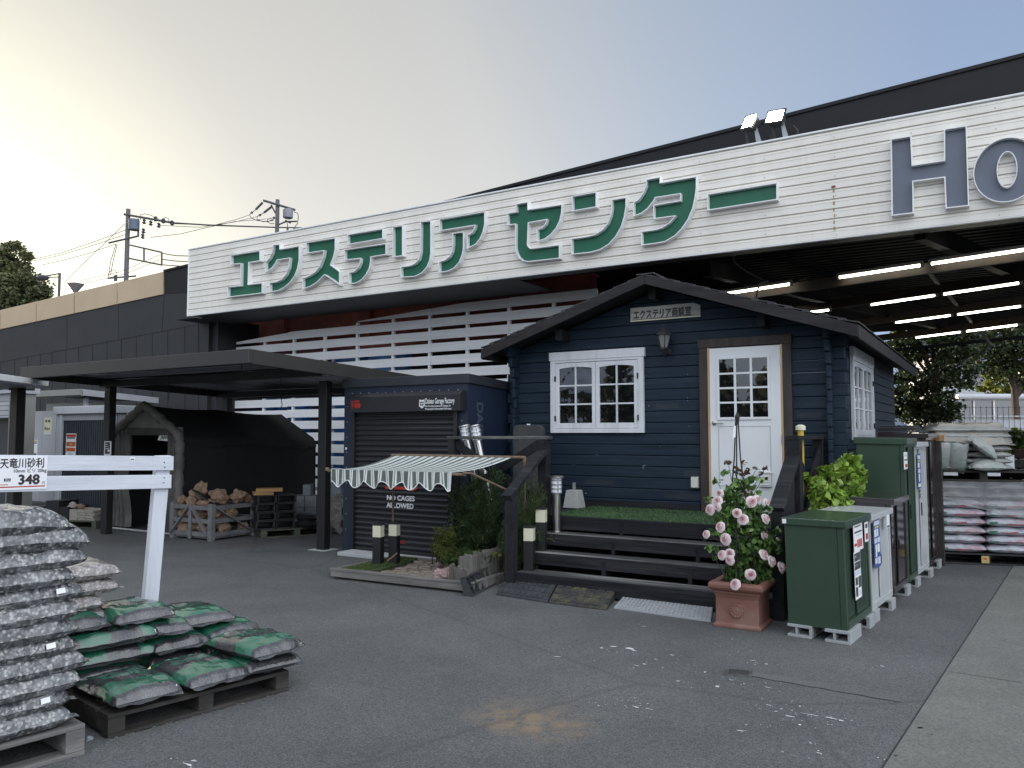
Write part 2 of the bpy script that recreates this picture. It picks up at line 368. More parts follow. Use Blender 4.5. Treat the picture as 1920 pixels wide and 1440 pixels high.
# patched trench and its little drain plate
tr = MB(); q = [G(1405, 1268), G(1400, 1258), G(1690, 1306), G(1690, 1318)]
pts = []
for i in range(13):
    t_ = i/12; a = q[1].lerp(q[2], t_); b_ = q[0].lerp(q[3], t_); j = .02*math.sin(i*2.3)
    pts.append(((a.x+j*.3, a.y+j, .004), (b_.x-j*.2, b_.y+j*.6, .004)))
for i in range(12): tr.add([pts[i][1], pts[i+1][1], pts[i+1][0], pts[i][0]], [(0, 1, 2, 3)])
tag(tr.build('trench_patch', M_PATCH), None, None, kind='structure')
dp = thing('drain_cover', 'small square iron drain cover sunk in the asphalt', 'drain cover', G(1385, 1262), R(-20))
m_ = MB(); m_.box(-.09, .09, -.07, .07, 0, .006); m_.build('frame', mat('iron', (.10, .10, .10), .6, .3, 8, metal=.4), dp, .002)
m_ = MB()
for k in range(5): m_.box(-.065, .065, -.055+k*.023, -.043+k*.023, .006, .010)
m_.build('grate', mat('iron bars', (.05, .05, .05), .6, .3, 8), dp)
# white powder splashes on the asphalt
M_SPL = mat('white powder', (.62, .63, .64), .9, .15, 20)
sp = MB()
def splash(px, py, L_, W_, a):
    c = G(px, py); n = 9; v = []
    for k in range(n):
        t_ = 2*math.pi*k/n; rr = random.uniform(.35, 1.0); x = math.cos(t_)*L_*rr; y = math.sin(t_)*W_*rr
        v.append((c.x+x*math.cos(a)-y*math.sin(a), c.y+x*math.sin(a)+y*math.cos(a), .004))
    sp.add(v, [tuple(range(n))])
for px, py, L_, W_ in ((1150, 1213, .06, .03), (1180, 1217, .06, .025), (1190, 1221, .03, .02), (1128, 1216, .02, .012), (1045, 1232, .035, .008), (1260, 1229, .03, .008), (1195, 1249, .03, .01), (1208, 1246, .02, .014), (1230, 1237, .025, .006), (1271, 1278, .022, .012),
    (1322, 1261, .014, .02), (1412, 1239, .025, .01), (1437, 1246, .02, .008), (1654, 1250, .02, .02), (1194, 1327, .035, .014), (1215, 1330, .03, .007), (1122, 1324, .012, .01), (1345, 1288, .015, .018), (1372, 1276, .02, .008), (1440, 1290, .03, .007),
    (1190, 1310, .012, .006), (1520, 1341, .07, .01), (1480, 1344, .04, .009), (1560, 1348, .05, .012), (1577, 1352, .02, .014), (1500, 1360, .015, .012), (1390, 1371, .035, .01), (1520, 1395, .012, .008), (1535, 1413, .025, .008), (1725, 1366, .02, .014), (1746, 1379, .012, .01), (1680, 1418, .02, .01),
    (1373, 1199, .012, .012), (1368, 1164, .01, .008), (1370, 1228, .01, .006), (1630, 1201, .008, .008), (255, 1020, .03, .006), (380, 1015, .02, .008), (353, 1435, .05, .012), (362, 1428, .03, .01), (1208, 1175, .03, .008), (1440, 1323, .02, .01), (1465, 1330, .012, .012), (1500, 1325, .012, .01), (885, 1139, .012, .012), (1395, 1283, .01, .01), (1455, 1335, .02, .006)):
    splash(px, py, L_*random.uniform(.7, 1.25), W_*random.uniform(.7, 1.25), R(random.uniform(-50, -5)))
    for k in range(4):
        c = (px+random.gauss(0, 26), py+random.gauss(0, 7)); splash(c[0], c[1], random.uniform(.003, .009), random.uniform(.003, .007), random.uniform(0, 3))
tag(sp.build('powder_splashes', M_SPL), 'scattered white powder splashes on the asphalt in front of the steps', 'spill', kind='stuff')

# ================================================================== facade frame: the long white sign, wall, canopy
q0 = DP(354, 591.5, 17.45)
FF = Frame((q0.x, q0.y), ANG)                 # local x runs right along the sign, y goes back
xr, zb = FF.hit(1920, 406)
ZB = .5*(FF.hit(354, 591.5)[1]+zb); ZT = .5*(FF.hit(358, 466)[1]+FF.hit(1920, 179.6)[1])
XS1 = FF.hit(1920, 300)[0]+3.2
root = fthing('fascia_sign', 'long white ribbed sign board with green katakana letters over the yard', 'sign', FF)
m_ = MB(); prof = [(0, ZT-.015)]; nr = 11; hh = (ZT-.02-ZB)/nr
for k in range(nr):
    z1 = ZT-.02-k*hh; z0 = z1-hh
    prof += [(-.004, z1), (-.004, z1-.010), (-.028, z1-.016), (-.031, z1-hh*.33), (-.024, z1-hh*.36), (-.031, z1-hh*.40), (-.033, z0+.004)]
prof += [(0, ZB)]
m_.sheet_yz(prof[::-1], .012, XS1); m_.build('siding', M_WHITE, root)
m_ = MB(); m_.box(0, XS1, .003, .32, ZB+.002, ZT-.016); m_.build('backing_box', M_BLACKWALL, root)
m_ = MB(); m_.box(-.03, XS1, -.045, .34, ZT-.015, ZT+.01); m_.build('top_cap', M_RIM, root, .004)
m_ = MB(); m_.box(-.02, .012, -.04, .33, ZB-.015, ZT-.015); m_.build('end_trim', M_RIM, root, .004)
m_ = MB(); m_.box(.012, XS1, -.036, .02, ZB-.015, ZB); m_.build('bottom_trim', M_RIM, root, .004)
Z6 = (3.0968, 340, 380); Z7 = (3.4286, 920, 300); Z4 = (3.3103, 1340, 160)
LETTERS = [
 ('e', Z6, [[(287, 307), (453, 281), (453, 335), (388, 345), (384, 478), (466, 468), (466, 522), (268, 546), (270, 492), (343, 484), (346, 350), (287, 356)]]),
 ('ku', Z6, [[(533, 248), (568, 243), (568, 272), (588, 270), (681, 254), (681, 330), (672, 380), (655, 425), (628, 462), (598, 488), (560, 508), (512, 516), (512, 466), (545, 463), (580, 448), (605, 420), (622, 380), (630, 318), (553, 330), (545, 348), (525, 375), (488, 403), (488, 348), (510, 325), (525, 295), (530, 270)]]),
 ('su', Z6, [[(726, 233), (890, 207), (890, 270), (880, 315), (862, 362), (915, 402), (915, 472), (878, 445), (830, 415), (815, 430), (785, 460), (750, 482), (704, 500), (704, 440), (735, 430), (775, 405), (800, 375), (822, 320), (830, 275), (726, 290)]]),
 ('te', Z6, [[(965, 187), (1166, 154), (1166, 205), (965, 240)], [(948, 275), (1185, 240), (1185, 298), (1097, 312), (1095, 345), (1088, 380), (1070, 415), (1045, 445), (1010, 465), (973, 466), (973, 408), (1000, 402), (1025, 380), (1038, 350), (1040, 320), (948, 330)]]),
 ('ri', Z6, [[(1229, 143), (1281, 135), (1281, 305), (1229, 313)], [(1391, 113), (1445, 107), (1445, 290), (1440, 330), (1425, 370), (1395, 405), (1355, 425), (1275, 430), (1275, 375), (1325, 368), (1355, 355), (1378, 330), (1388, 290)]]),
 ('a', Z6, [[(1500, 98), (1758, 55), (1758, 125), (1748, 170), (1730, 210), (1705, 240), (1660, 262), (1660, 190), (1685, 178), (1700, 155), (1708, 127), (1500, 160)], [(1577, 180), (1635, 172), (1635, 260), (1628, 300), (1610, 345), (1580, 378), (1545, 395), (1496, 402), (1496, 345), (1530, 335), (1555, 315), (1570, 285), (1577, 240)]]),
 ('se', Z7, [[(165, 285), (235, 273), (235, 322), (455, 289), (452, 340), (440, 390), (418, 435), (385, 475), (345, 505), (300, 518), (300, 450), (330, 438), (352, 415), (365, 378), (238, 400), (232, 545), (240, 562), (255, 572), (438, 548), (438, 628), (240, 650), (205, 642), (180, 620), (165, 590), (160, 560), (160, 408), (110, 415), (110, 345), (165, 335)]]),
 ('n', Z7, [[(526, 235), (674, 209), (674, 298), (526, 324)], [(781, 258), (866, 244), (866, 300), (855, 365), (835, 430), (800, 490), (755, 540), (700, 573), (640, 590), (522, 602), (522, 508), (620, 495), (675, 480), (720, 450), (752, 410), (772, 360), (781, 310)]]),
 ('ta', Z7, [[(1003, 128), (1085, 113), (1085, 150), (1098, 148), (1318, 110), (1318, 180), (1310, 240), (1295, 310), (1265, 380), (1225, 440), (1180, 485), (1120, 520), (1060, 532), (972, 543), (972, 462), (1060, 450), (1105, 435), (1150, 405), (1192, 355), (1050, 373), (1050, 292), (1222, 264), (1222, 212), (1055, 238), (1045, 260), (1005, 310), (965, 340), (920, 355), (920, 275), (950, 258), (980, 215), (1000, 170)]]),
 ('bar', Z7, [[(1398, 222), (1836, 150), (1836, 250), (1398, 318)]]),
 ('H', Z4, [[(1098, 337), (1213, 318), (1222, 500), (1430, 468), (1430, 275), (1557, 255), (1572, 742), (1440, 757), (1432, 565), (1226, 592), (1228, 788), (1104, 803)]]),
]
YF = -.14
for nm, (sc, ox, oy), polys in LETTERS:
    f_ = MB(); r_ = MB()
    for P in polys:
        P2 = [FF.hit(ox+x/sc, oy+y/sc, YF) for x, y in P]
        inn, outp = offset_poly(P2, .013); n = len(inn)
        f_.add([(x, YF+.075, z) for x, z in inn], [tuple(range(n))])
        vs = [(x, YF, z) for x, z in inn]+[(x, YF, z) for x, z in outp]+[(x, -.01, z) for x, z in outp]+[(x, YF+.08, z) for x, z in inn]
        fs = []
        for i in range(n):
            j = (i+1) % n
            fs += [(i, j, n+j, n+i), (n+i, n+j, 2*n+j, 2*n+i), (j, i, 3*n+i, 3*n+j)]
        r_.add(vs, fs)
    o = f_.build('letter', M_GREYL if nm == 'H' else M_GREEN, root)
    r_.build('letter_rim', M_RIM if nm != 'H' else M_RIM, o)
# the round letter cut by the picture edge
def ell(cx, cy, rx, ry, n=40): return [FF.hit(1340+(cx+rx*math.cos(a))/3.3103, 160+(cy+ry*math.sin(a)-rx*math.cos(a)*.12)/3.3103, YF) for a in [2*math.pi*k/n for k in range(n)]]
O = ell(1815, 523, 205, 196); I = ell(1815, 521, 65, 113); O2 = ell(1815, 523, 210, 201); I2 = ell(1815, 521, 60, 108); n = 40
f_ = MB(); f_.add([(x, YF+.075, z) for x, z in O]+[(x, YF+.075, z) for x, z in I], [(i, (i+1) % n, n+(i+1) % n, n+i) for i in range(n)])
o = f_.build('letter', M_GREYL, root); r_ = MB()
for A_, B_ in ((O, O2), (I, I2)):
    r_.add([(x, YF, z) for x, z in A_]+[(x, YF, z) for x, z in B_]+[(x, -.01, z) for x, z in B_]+[(x, YF+.08, z) for x, z in A_],
           sum([[(i, (i+1) % n, n+(i+1) % n, n+i), (n+i, n+(i+1) % n, 2*n+(i+1) % n, 2*n+i), ((i+1) % n, i, 3*n+i, 3*n+(i+1) % n)] for i in range(n)], []))
r_.build('letter_rim', M_RIM, o)
# fixing screws of the cladding
m_ = MB(); M_JNT = mat('cladding joint', (.36, .34, .31), .6, .1, 5)
x = .5; k = 0
while x < XS1-.2:
    for r_ in range(nr):
        if (r_+k) % 2 == 0: z = ZT-.02-r_*hh-hh*.72; m_.box(x-.006, x+.006, -.037, -.031, z-.006, z+.006)
    x += .92; k += 1
m_.build('fixing_screws', M_JNT, root)['kind'] = 'stuff'
# rust run below a bolt
bx, bz = FF.hit(1563, 350, -.03); M_RUN = mat('rust stain', (.42, .30, .17), .7, .3, 9)
m_ = MB(); m_.box(bx-.025, bx+.025, -.05, -.01, bz-.012, bz+.012); m_.build('bolt', M_RUST, root, .004)
m_ = MB()
for k in range(7):
    z1 = bz-.03-k*.085; m_.box(bx-.012+.004*math.sin(k*2), bx+.008+.004*math.cos(k*3), -.0335, -.031, z1-.05, z1)
m_.build('rust_run', M_RUN, root)

# ---------------------------------------------------------------- charcoal ramp wall behind the sign, tan coping
YW = 1.0
def W(px, py, y=YW): return FF.hit(px, py, y)
wl = fthing('ramp_wall', 'tall charcoal panelled wall rising behind the sign to the right', 'wall', FF)
x392 = W(392, 605)[0]; top = [W(-700, 746), W(308, 510), W(358, 498), W(850, 378), W(1920, 107), W(2300, 11)]
m_ = MB(); xl = top[0][0]
bt = [W(-700, 768), W(308, 552)]
m_.prism_xz([(xl, 0), (x392, 0), (x392, W(392, 605)[1]), (x392, W(392, 545)[1]), (W(308, 552)[0], W(308, 552)[1]), (xl, bt[0][1])], YW, YW+.35)
m_.build('wall_panel', M_BLACKWALL, wl)
m_ = MB(); m_.prism_xz([W(308.5, 551.5), (x392, W(392, 545)[1]), (W(850, 500)[0], ZB+.25), (W(2300, 400)[0], ZB+.25), top[5], top[4], top[3], top[2], top[1]], YW-.004, YW+.346)
m_.build('parapet', M_PARA, wl)
m_ = MB()
for a, b in zip(top[1:-1], top[2:]): m_.hexa([(a[0], YW-.03, a[1]), (b[0], YW-.03, b[1]), (b[0], YW+.38, b[1]), (a[0], YW+.38, a[1]), (a[0], YW-.03, a[1]+.05), (b[0], YW-.03, b[1]+.05), (b[0], YW+.38, b[1]+.05), (a[0], YW+.38, a[1]+.05)])
m_.build('parapet_cap', M_PARA, wl)
for a, b in ((-690, -420), (-418, -250), (-248, -120), (-118, -66), (-64, 0.5), (2.5, 69), (70.5, 140), (142, 220.5), (222, 307)):
    def tp(x): return 582-.2345*x
    def bo(x): return 618-.215*x
    m_ = MB(); m_.prism_xz([W(a, bo(a)), W(b, bo(b)), W(b, tp(b)), W(a, tp(a))], YW-.03, YW+.34); m_.build('coping_panel', M_TAN, wl, .004)
# seams between the lower cladding sheets
m_ = MB()
def seam(pa, pb, w_=.012):
    a = W(*pa, YW-.006); b = W(*pb, YW-.006); m_.bar((a[0], YW-.001, a[1]), (b[0], YW-.001, b[1]), .012, w_)
M_SEAM = mat('seam shadow gap', (.014, .0145, .016), .8, .1, 4)
seam((-120, 702), (370, 608.5)); seam((372, 603), (372, 800))
for k, px in enumerate((-60, -30, 0, 27, 51, 75, 97, 123, 147, 173, 200, 227, 255, 285, 314, 346)): seam((px, 680-.19*px), (px, 980), .010)
seam((308, 552), (303, 620), .008); seam((125, 592), (125, 655), .006); seam((222, 573), (222, 640), .006)
m_.each('panel_seam', M_SEAM, wl)
# dark jamb return and soffit beam where the wall opens
m_ = MB(); m_.box(x392, x392+.2, YW+.1, YW+1.6, 0, ZB+.1); m_.build('jamb', M_BLACKWALL, wl)

# ---------------------------------------------------------------- canopy: red girder, purlins, corrugated deck
cn = fthing('canopy', 'dark steel canopy roof with brown beams behind the white sign', 'canopy', FF)
XC0 = x392+.2; XC1 = XS1+6; YC1 = 14.5; ZC = ZB+.42
m_ = MB(); prof = []
k = 0; y = .35
while y < YC1:
    prof += [(y, ZC), (y+.10, ZC), (y+.13, ZC+.05), (y+.20, ZC+.05)]; y += .23
m_.sheet_yz(prof, XC0, XC1); m_.build('roof_deck', M_DARKSTEEL, cn)
m_ = MB(); m_.box(XC0, XC1, .3, YC1, ZC+.08, ZC+.2); m_.build('roof_slab', M_BLACKWALL, cn)
YG = 2.3
gx0 = FF.hit(398, 640, YG)[0]; gx1 = FF.hit(1118, 560, YG)[0]
m_ = MB(); m_.box(gx0, gx1, YG, YG+.03, ZB-.62, ZB+.36); m_.box(gx0, gx1, YG-.16, YG+.16, ZB+.36, ZB+.40); m_.box(gx0, gx1, YG-.16, YG+.16, ZB-.66, ZB-.62)
for px in (452, 540, 700, 870, 1005):
    x = FF.hit(px, 600, YG)[0]; m_.box(x-.012, x+.012, YG-.15, YG, ZB-.62, ZB+.36)
x = FF.hit(468, 620, YG)[0]
for i in range(-1, 2, 2):
    for k in range(11): m_.box(x+i*.05-.014, x+i*.05+.014, YG-.02, YG, ZB-.58+k*.08, ZB-.555+k*.08)
m_.build('red_girder', M_RUST, cn)
m_ = MB(); YC_ = YG+1.3; cx0 = FF.hit(1084, 530, YC_-.1)[0]; cx1 = FF.hit(1120, 530, YC_-.1)[0]
m_.box(cx0, cx1, YC_-.2, YC_-.17, 0, ZC-.02); m_.box(cx0, cx1, YC_+.15, YC_+.18, 0, ZC-.02); m_.box((cx0+cx1)/2-.012, (cx0+cx1)/2+.012, YC_-.17, YC_+.15, 0, ZC-.02); m_.build('red_column', M_RUST, cn)
m_ = MB(); m_.box(XC0, XC1, .34, .48, ZB+.05, ZC-.01); m_.build('edge_beam', M_DARKSTEEL, cn)
# black soffit between sign and girder
m_ = MB(); m_.box(x392-.3, cx1, .33, 1.55, ZB+.02, ZB+.045); m_.build('soffit', M_BLACKWALL, cn)
# light rows: (left px, right px on the first picture line), each row carries a brown beam
ZL = 4.02
rows = [((1571, 522), (1918, 470.5)), ((1631.5, 572.8), (1925, 530)), ((1678, 606), (1925, 574)), ((1716, 634), (1925, 608))]
M_TUBE = emit('fluorescent tube', (1., .96, .82), 2.6); M_FIX = mat('light batten', (.30, .29, .26), .5, .1, 5)
LR = []
for (l, r_) in rows:
    a = G(*l, ZL); b = G(*r_, ZL); d = (b-a).normalized(); LR.append((a, d, 1.2 if True else 0))
bm = MB()
M_FF = Matrix.Translation(-Vector(FF.o)); inv = Matrix.Rotation(-FF.a, 4, 'Z') @ M_FF
def LF(p): return inv @ Vector(p)
for i, (a, d, L_) in enumerate(LR):
    a2 = a-d*6.5; b2 = a+d*6.5
    if i == 0: bm.bar(LF(a2+Vector((0, 0, -.02))+Vector((-d.y, d.x, 0))*.16), LF(b2+Vector((0, 0, -.02))+Vector((-d.y, d.x, 0))*.16), .08, .16)
    else: bm.bar(LF(a2+Vector((0, 0, .12))), LF(b2+Vector((0, 0, .12))), .08, .16)
bm.each('purlin', M_BROWNSTEEL, cn)
bm = MB()
for i in range(5):
    a = LR[0][0]+LR[0][1]*(-5+i*3.3); pd = Vector((-LR[0][1].y, LR[0][1].x, 0))
    if pd.y < 0: pd = -pd
    bm.bar(LF(a-pd*1.0+Vector((0, 0, .28))), LF(a+pd*9.3+Vector((0, 0, .28))), .14, .26)
bm.each('rafter', M_DARKSTEEL, cn)
bm = MB(); a = LR[0][0]+LR[0][1]*1.25
for i in range(9):
    q_ = LR[0][0]+LR[0][1]*(-3.2+i*.85); pd2 = Vector((.55, .83, 0)); bm.bar(LF(q_+Vector((0, 0, .06))), LF(q_+pd2*.55+Vector((0, 0, .18))), .02, .02)
bm.bar(LF(G(1732, 500, 4.2)), LF(G(1860, 648, 4.2)), .05, .04)
bm.each('brace', M_BROWNSTEEL, cn)
# far edge rail of the canopy
bm = MB(); bm.bar(LF(DP(1640, 660, 24)), LF(DP(1960, 628, 22)), .06, .09); bm.build('edge_rail', M_DARKSTEEL, cn)
ordn = ('nearest', 'second', 'third', 'farthest')
def tube_light(a, d, lab, L_):
    t_ = thing('fluorescent_light', lab, 'light', a, math.atan2(d.y, d.x), 'fluorescent lights under the canopy')
    m_ = MB(); m_.box(0, L_, -.035, .035, .03, .075); m_.build('batten', M_FIX, t_, .004)
    m_ = MB(); m_.tube([(.03, 0, .01), (L_-.03, 0, .01)], .018, 8); m_.build('tube', M_TUBE, t_)
    m_ = MB(); m_.box(-.005, .03, -.025, .025, -.015, .05); m_.box(L_-.03, L_+.005, -.025, .025, -.015, .05); m_.each('end_cap', M_FIX, t_)
for i, (a, d, _) in enumerate(LR):
    L_ = (G(1731, 498.5, ZL)-LR[0][0]).length if i == 0 else (1.27)
    tube_light(a, d, ordn[i]+' row under the canopy, left tube of the pair at right', L_)
    tube_light(a+d*(L_+.09), d, ordn[i]+' row under the canopy, tube running out of the picture at right', L_)
d = LR[0][1]; b = G(1485, 533.5, ZL); a = b-d*1.25; tube_light(a, d, 'lit tube just above the right slope of the cabin roof', 1.25)
b = G(1558, 582, ZL); a = b-d*1.25; tube_light(a, d, 'lit tube whose tip peeks over the lower right cabin roof', 1.25)
# hanging cable from the canopy edge to the cabin roof
m_ = MB(); m_.tube([DP(1374, 478, 10.7), DP(1376, 492, 10.8), DP(1400, 510, 10.9), DP(1428, 524, 11.2), DP(1440, 527, 11.2), DP(1425, 532, 10.6), DP(1420, 545, 10.3), DP(1418, 560, 10.1)], .012, 6)
tag(m_.build('cable', M_DARKSTEEL), 'thin cable hanging from the canopy edge to the cabin roof', 'cable')

# ---------------------------------------------------------------- floodlights on the sign's top edge
M_LAMP = emit('floodlight glare', (1., .98, .88), 60.0); M_FLD = mat('floodlight body', (.06, .062, .06), .5, .2, 6, metal=.3); M_GALV = mat('galvanised bracket', (.42, .44, .45), .4, .12, 7, metal=.6)
for (px, py, lab, rot, wd) in ((1405, 231, 'left floodlight of the two lit ones on top of the sign', R(-62), .20), (1455, 221, 'right floodlight of the two lit ones on top of the sign', R(-18), .25)):
    bx, bz = FF.hit(px+18, py+38, .1)
    t_ = thing('floodlight', lab, 'floodlight', FF.wld(bx, .12, ZT+.01), FF.a, 'floodlights on the sign')
    hx, hz = FF.hit(px-1, py-2, .02); hx -= bx; hz -= ZT+.01
    h = MB(); h.X = Matrix.Translation((hx, -.1, hz)) @ Matrix.Rotation(rot*.5, 4, 'Z') @ Matrix.Rotation(R(-22), 4, 'X') @ Matrix.Rotation(R(8), 4, 'Y')
    h.hexa([(-wd/2, 0, -.1), (wd/2, 0, -.1), (wd*.3, .14, -.07), (-wd*.3, .14, -.07), (-wd/2, 0, .1), (wd/2, 0, .1), (wd*.3, .14, .07), (-wd*.3, .14, .07)])
    for k in range(5): h.box(-wd*.28, wd*.28, .12, .17, -.06+k*.028, -.05+k*.028)
    h.box(-wd/2-.012, wd/2+.012, -.02, 0, .09, .112); h.box(-wd/2-.012, wd/2+.012, -.02, 0, -.112, -.09); h.box(-wd/2-.012, -wd/2+.01, -.02, 0, -.09, .09); h.box(wd/2-.01, wd/2+.012, -.02, 0, -.09, .09)
    h.build('housing', M_FLD, t_)
    l = MB(); l.X = h.X; l.box(-wd/2+.015, wd/2-.015, -.008, -.002, -.085, .085); l.build('lens', M_LAMP, t_)
    b_ = MB(); b_.hexa([(-.03, -.03, 0), (.05, -.03, 0), (.05, .0, 0), (-.03, 0, 0), (hx+.06, -.06, hz-.08), (hx+.10, -.06, hz-.08), (hx+.10, -.03, hz-.08), (hx+.06, -.03, hz-.08)])
    b_.build('bracket', M_GALV, t_)
    b_ = MB(); b_.bar((-.16, .02, 0), (hx-.06, -.04, hz-.06), .04, .02); b_.box(-.2, .12, -.06, .1, 0, .02); b_.tube([(.06, .02, .02), (.14, .03, .05), (.16, .03, .12), (.1, .02, .2)], .008, 5); b_.build('arm', M_FLD, t_)
# ================================================================== cabin with its deck and steps
CF = Frame((2.21, 9.42), ANG)
ZD = .708
def wood(name, col, var=.25, st=(1, 6, 6), dirt=None, amt=.5, rough=.65, bump=.12, sc=2.5):
    return mat(name, col, rough, var, sc, spec=.25, stretch=st, bump=bump, bscale=14, dirt=dirt, dirt_scale=1.3, dirt_amt=amt)
M_NAVY = wood('navy stained log', (.0115, .024, .040), .3, (.5, 3, 9), dirt=(.032, .047, .062), amt=.65, rough=.6, bump=.25)
M_NAVYS = wood('navy stained log side', (.0115, .024, .040), .3, (3, .5, 9), dirt=(.032, .047, .062), amt=.65, rough=.6, bump=.25)
M_BLKW = wood('black stained wood', (.013, .014, .017), .45, (1.2, 1.2, 1.2), dirt=(.045, .046, .049), amt=.6, rough=.7, bump=.3, sc=5)
M_BLKX = wood('black stained plank', (.013, .014, .017), .45, (.35, 7, 7), dirt=(.07, .071, .073), amt=.6, rough=.7, bump=.3, sc=3)
M_TREAD = wood('worn black tread', (.055, .056, .057), .35, (.4, 6, 6), dirt=(.33, .33, .31), amt=1.0, rough=.7, bump=.3, sc=3)
M_FASC = wood('dark brown fascia', (.024, .022, .023), .35, (.6, 4, 4), dirt=(.045, .043, .044), amt=.6)
M_SHING = mat('grey shingle', (.05, .051, .055), .9, .4, 12, bump=.6, bscale=90)
M_WFR = wood('white washed frame', (.66, .68, .71), .07, (4, 4, .8), dirt=(.40, .41, .43), amt=.55, rough=.5, bump=.1)
M_DOOR = mat('white door paint', (.74, .76, .78), .42, .03, 2, dirt=(.62, .63, .64), dirt_scale=1.5, dirt_amt=.3)
M_DKBR = wood('dark brown trim', (.052, .043, .040), .3, (5, 5, .6))
M_PINE = wood('raw pine edge', (.50, .34, .20), .15, (6, 6, .6))
M_STEEL = mat('brushed stainless', (.52, .52, .50), .28, .12, 3, stretch=(14, 14, .4), metal=1.)
M_TURF = mat('green turf', (.050, .105, .042), .95, .4, 40, bump=1., bscale=220)
M_BLADE = leafmat('turf blade', (.035, .085, .03), (.085, .16, .06), rough=.8, trans=.1)
M_GREYB = mat('dark grey board', (.042, .043, .047), .7, .25, 5, dirt=(.07, .07, .07), dirt_scale=4, dirt_amt=.5)
M_CONC2 = mat('cast concrete', (.38, .39, .38), .85, .12, 6, dirt=(.22, .23, .21), dirt_scale=3, dirt_amt=.5, bump=.3, bscale=50)
M_CREAM = mat('cream lens', (.70, .68, .52), .45, .05, 5)
M_BLACKP = mat('black plastic', (.012, .013, .015), .5, .2, 8)
def glass(name, wavy=0., tint=(.006, .007, .008)):
    m = bpy.data.materials.new(name); m.use_nodes = True; t = m.node_tree; n = t.nodes; L = t.links; b = n['Principled BSDF']
    b.inputs['Base Color'].default_value = (*tint, 1); b.inputs['Roughness'].default_value = .015; b.inputs['IOR'].default_value = 2.0
    if wavy:
        tc = n.new('ShaderNodeTexCoord'); nz = n.new('ShaderNodeTexNoise'); nz.inputs['Scale'].default_value = 3.5; nz.inputs['Detail'].default_value = 1; L.new(tc.outputs['Object'], nz.inputs[0])
        bp = n.new('ShaderNodeBump'); bp.inputs['Strength'].default_value = wavy; bp.inputs['Distance'].default_value = .1; L.new(nz.outputs[0], bp.inputs['Height']); L.new(bp.outputs[0], b.inputs['Normal'])
    return m
M_GL = glass('window glass'); M_GLW = glass('rippled window glass', .12); M_GLS = glass('curtained glass', tint=(.17, .18, .19))

XL, XR = CF.hit(967, 800)[0], CF.hit(1562, 750)[0]; XE = XR+.16
RX, HWD, ZE, ZR = -.482, 2.275, 2.735, 3.474       # ridge x, half width, eave and ridge height (roof top at the fascia)
YB = 5.9; YO = -.45; YBO = 6.35
cb = fthing('log_cabin', 'navy blue log cabin with gable roof, white door and white window', 'cabin', CF)
slope = (ZR-ZE)/HWD
def roofz(x): return ZR-abs(x-RX)*slope
bh = .134; z = ZD-.03
wallF = MB(); k = 0
while z < ZR-.2:
    z1 = z+bh
    def xlim(zz, lo, hi):
        h = (ZR-.10-zz)/slope; return max(lo, RX-h), min(hi, RX+h)
    lo, hi = (XL-.13 if k % 2 == 0 else XL-.10), (XE if k % 2 == 0 else XE-.03)
    a0, b0 = xlim(z, lo, hi); a1, b1 = xlim(z1-.004, lo, hi)
    if b1-a1 > .05:
        wallF.hexa([(a0, 0, z), (b0, 0, z), (b0, .06, z), (a0, .06, z), (a1, 0, z1-.004), (b1, 0, z1-.004), (b1, .06, z1-.004), (a1, .06, z1-.004)])
    z = z1; k += 1
wallF.build('front_wall', M_NAVY, cb, .010)
sw = MB(); z = ZD-.03-bh/2; k = 0
while z < 2.72:
    sw.box(XR-.05, XR, -.11+(.03 if k % 3 == 1 else 0), YB, z, z+bh-.004); z += bh; k += 1
# corbelled log ends under the eave
for j, e in enumerate((.02, .06, .10)): sw.box(XR-.055, XR+.004, -.11-e, .02, 2.36+j*bh, 2.36+(j+1)*bh-.004)
sw.build('side_wall', M_NAVYS, cb, .010)
sw = MB(); z = ZD-.03-bh/2; k = 0
while z < 2.72:
    sw.box(XL, XL+.05, -.11+(.03 if k % 3 == 1 else 0), YB, z, z+bh-.004); z += bh; k += 1
for j, e in enumerate((.03, .08, .14)): sw.box(XL-.004, XL+.055, -.11-e, .02, 2.36+j*bh, 2.36+(j+1)*bh-.004)
sw.build('side_wall', M_NAVYS, cb, .010)
m_ = MB(); m_.box(XL+.05, XR-.05, YB-.06, YB, 0, 2.7); m_.build('back_wall', M_NAVY, cb); m_ = MB(); m_.box(XL+.02, XR-.02, .03, YB-.06, 0, ZD-.03); m_.build('plinth', M_NAVY, cb)
# roof
rf = MB()
for s in (-1, 1):
    xo = RX+s*(HWD-.005); p = [(RX, YO+.03, ZR-.02), (xo, YO+.03, ZE-.02), (xo, YBO, ZE-.02), (RX, YBO, ZR-.02)]
    q = [(a, b, c-.05) for a, b, c in p]
    rf.hexa((q+p) if s == 1 else (q[::-1]+p[::-1]))
rfo = rf.build('roof', M_FASC, cb)
sh = MB(); nrow = 13
for s in (-1, 1):
    for r in range(nrow):
        t0, t1 = r/nrow, (r+1)/nrow+.02
        xa, xb = RX+s*HWD*t0, RX+s*(HWD+.03)*min(t1, 1.0)
        za, zb_ = ZR-(ZR-ZE)*t0, ZR-(ZR-ZE)*min(t1, 1.0)
        y = YO-.015; kk = 0
        while y < YBO:
            wd = .19+.02*((kk*7+r*3) % 4); y2 = min(y+wd-.012, YBO); j = .012*((kk*5+r*2) % 3)/2; y0_ = y
            xb2 = xb+s*j*.5
            pts = [(xa, y0_, za+.004), (xb2, y0_, zb_+.016), (xb2, y2, zb_+.016), (xa, y2, za+.004)]
            low = [(a, b, c-.013) for a, b, c in pts]
            sh.hexa((low+pts) if s == 1 else (low[::-1]+pts[::-1])); y += wd; kk += 1
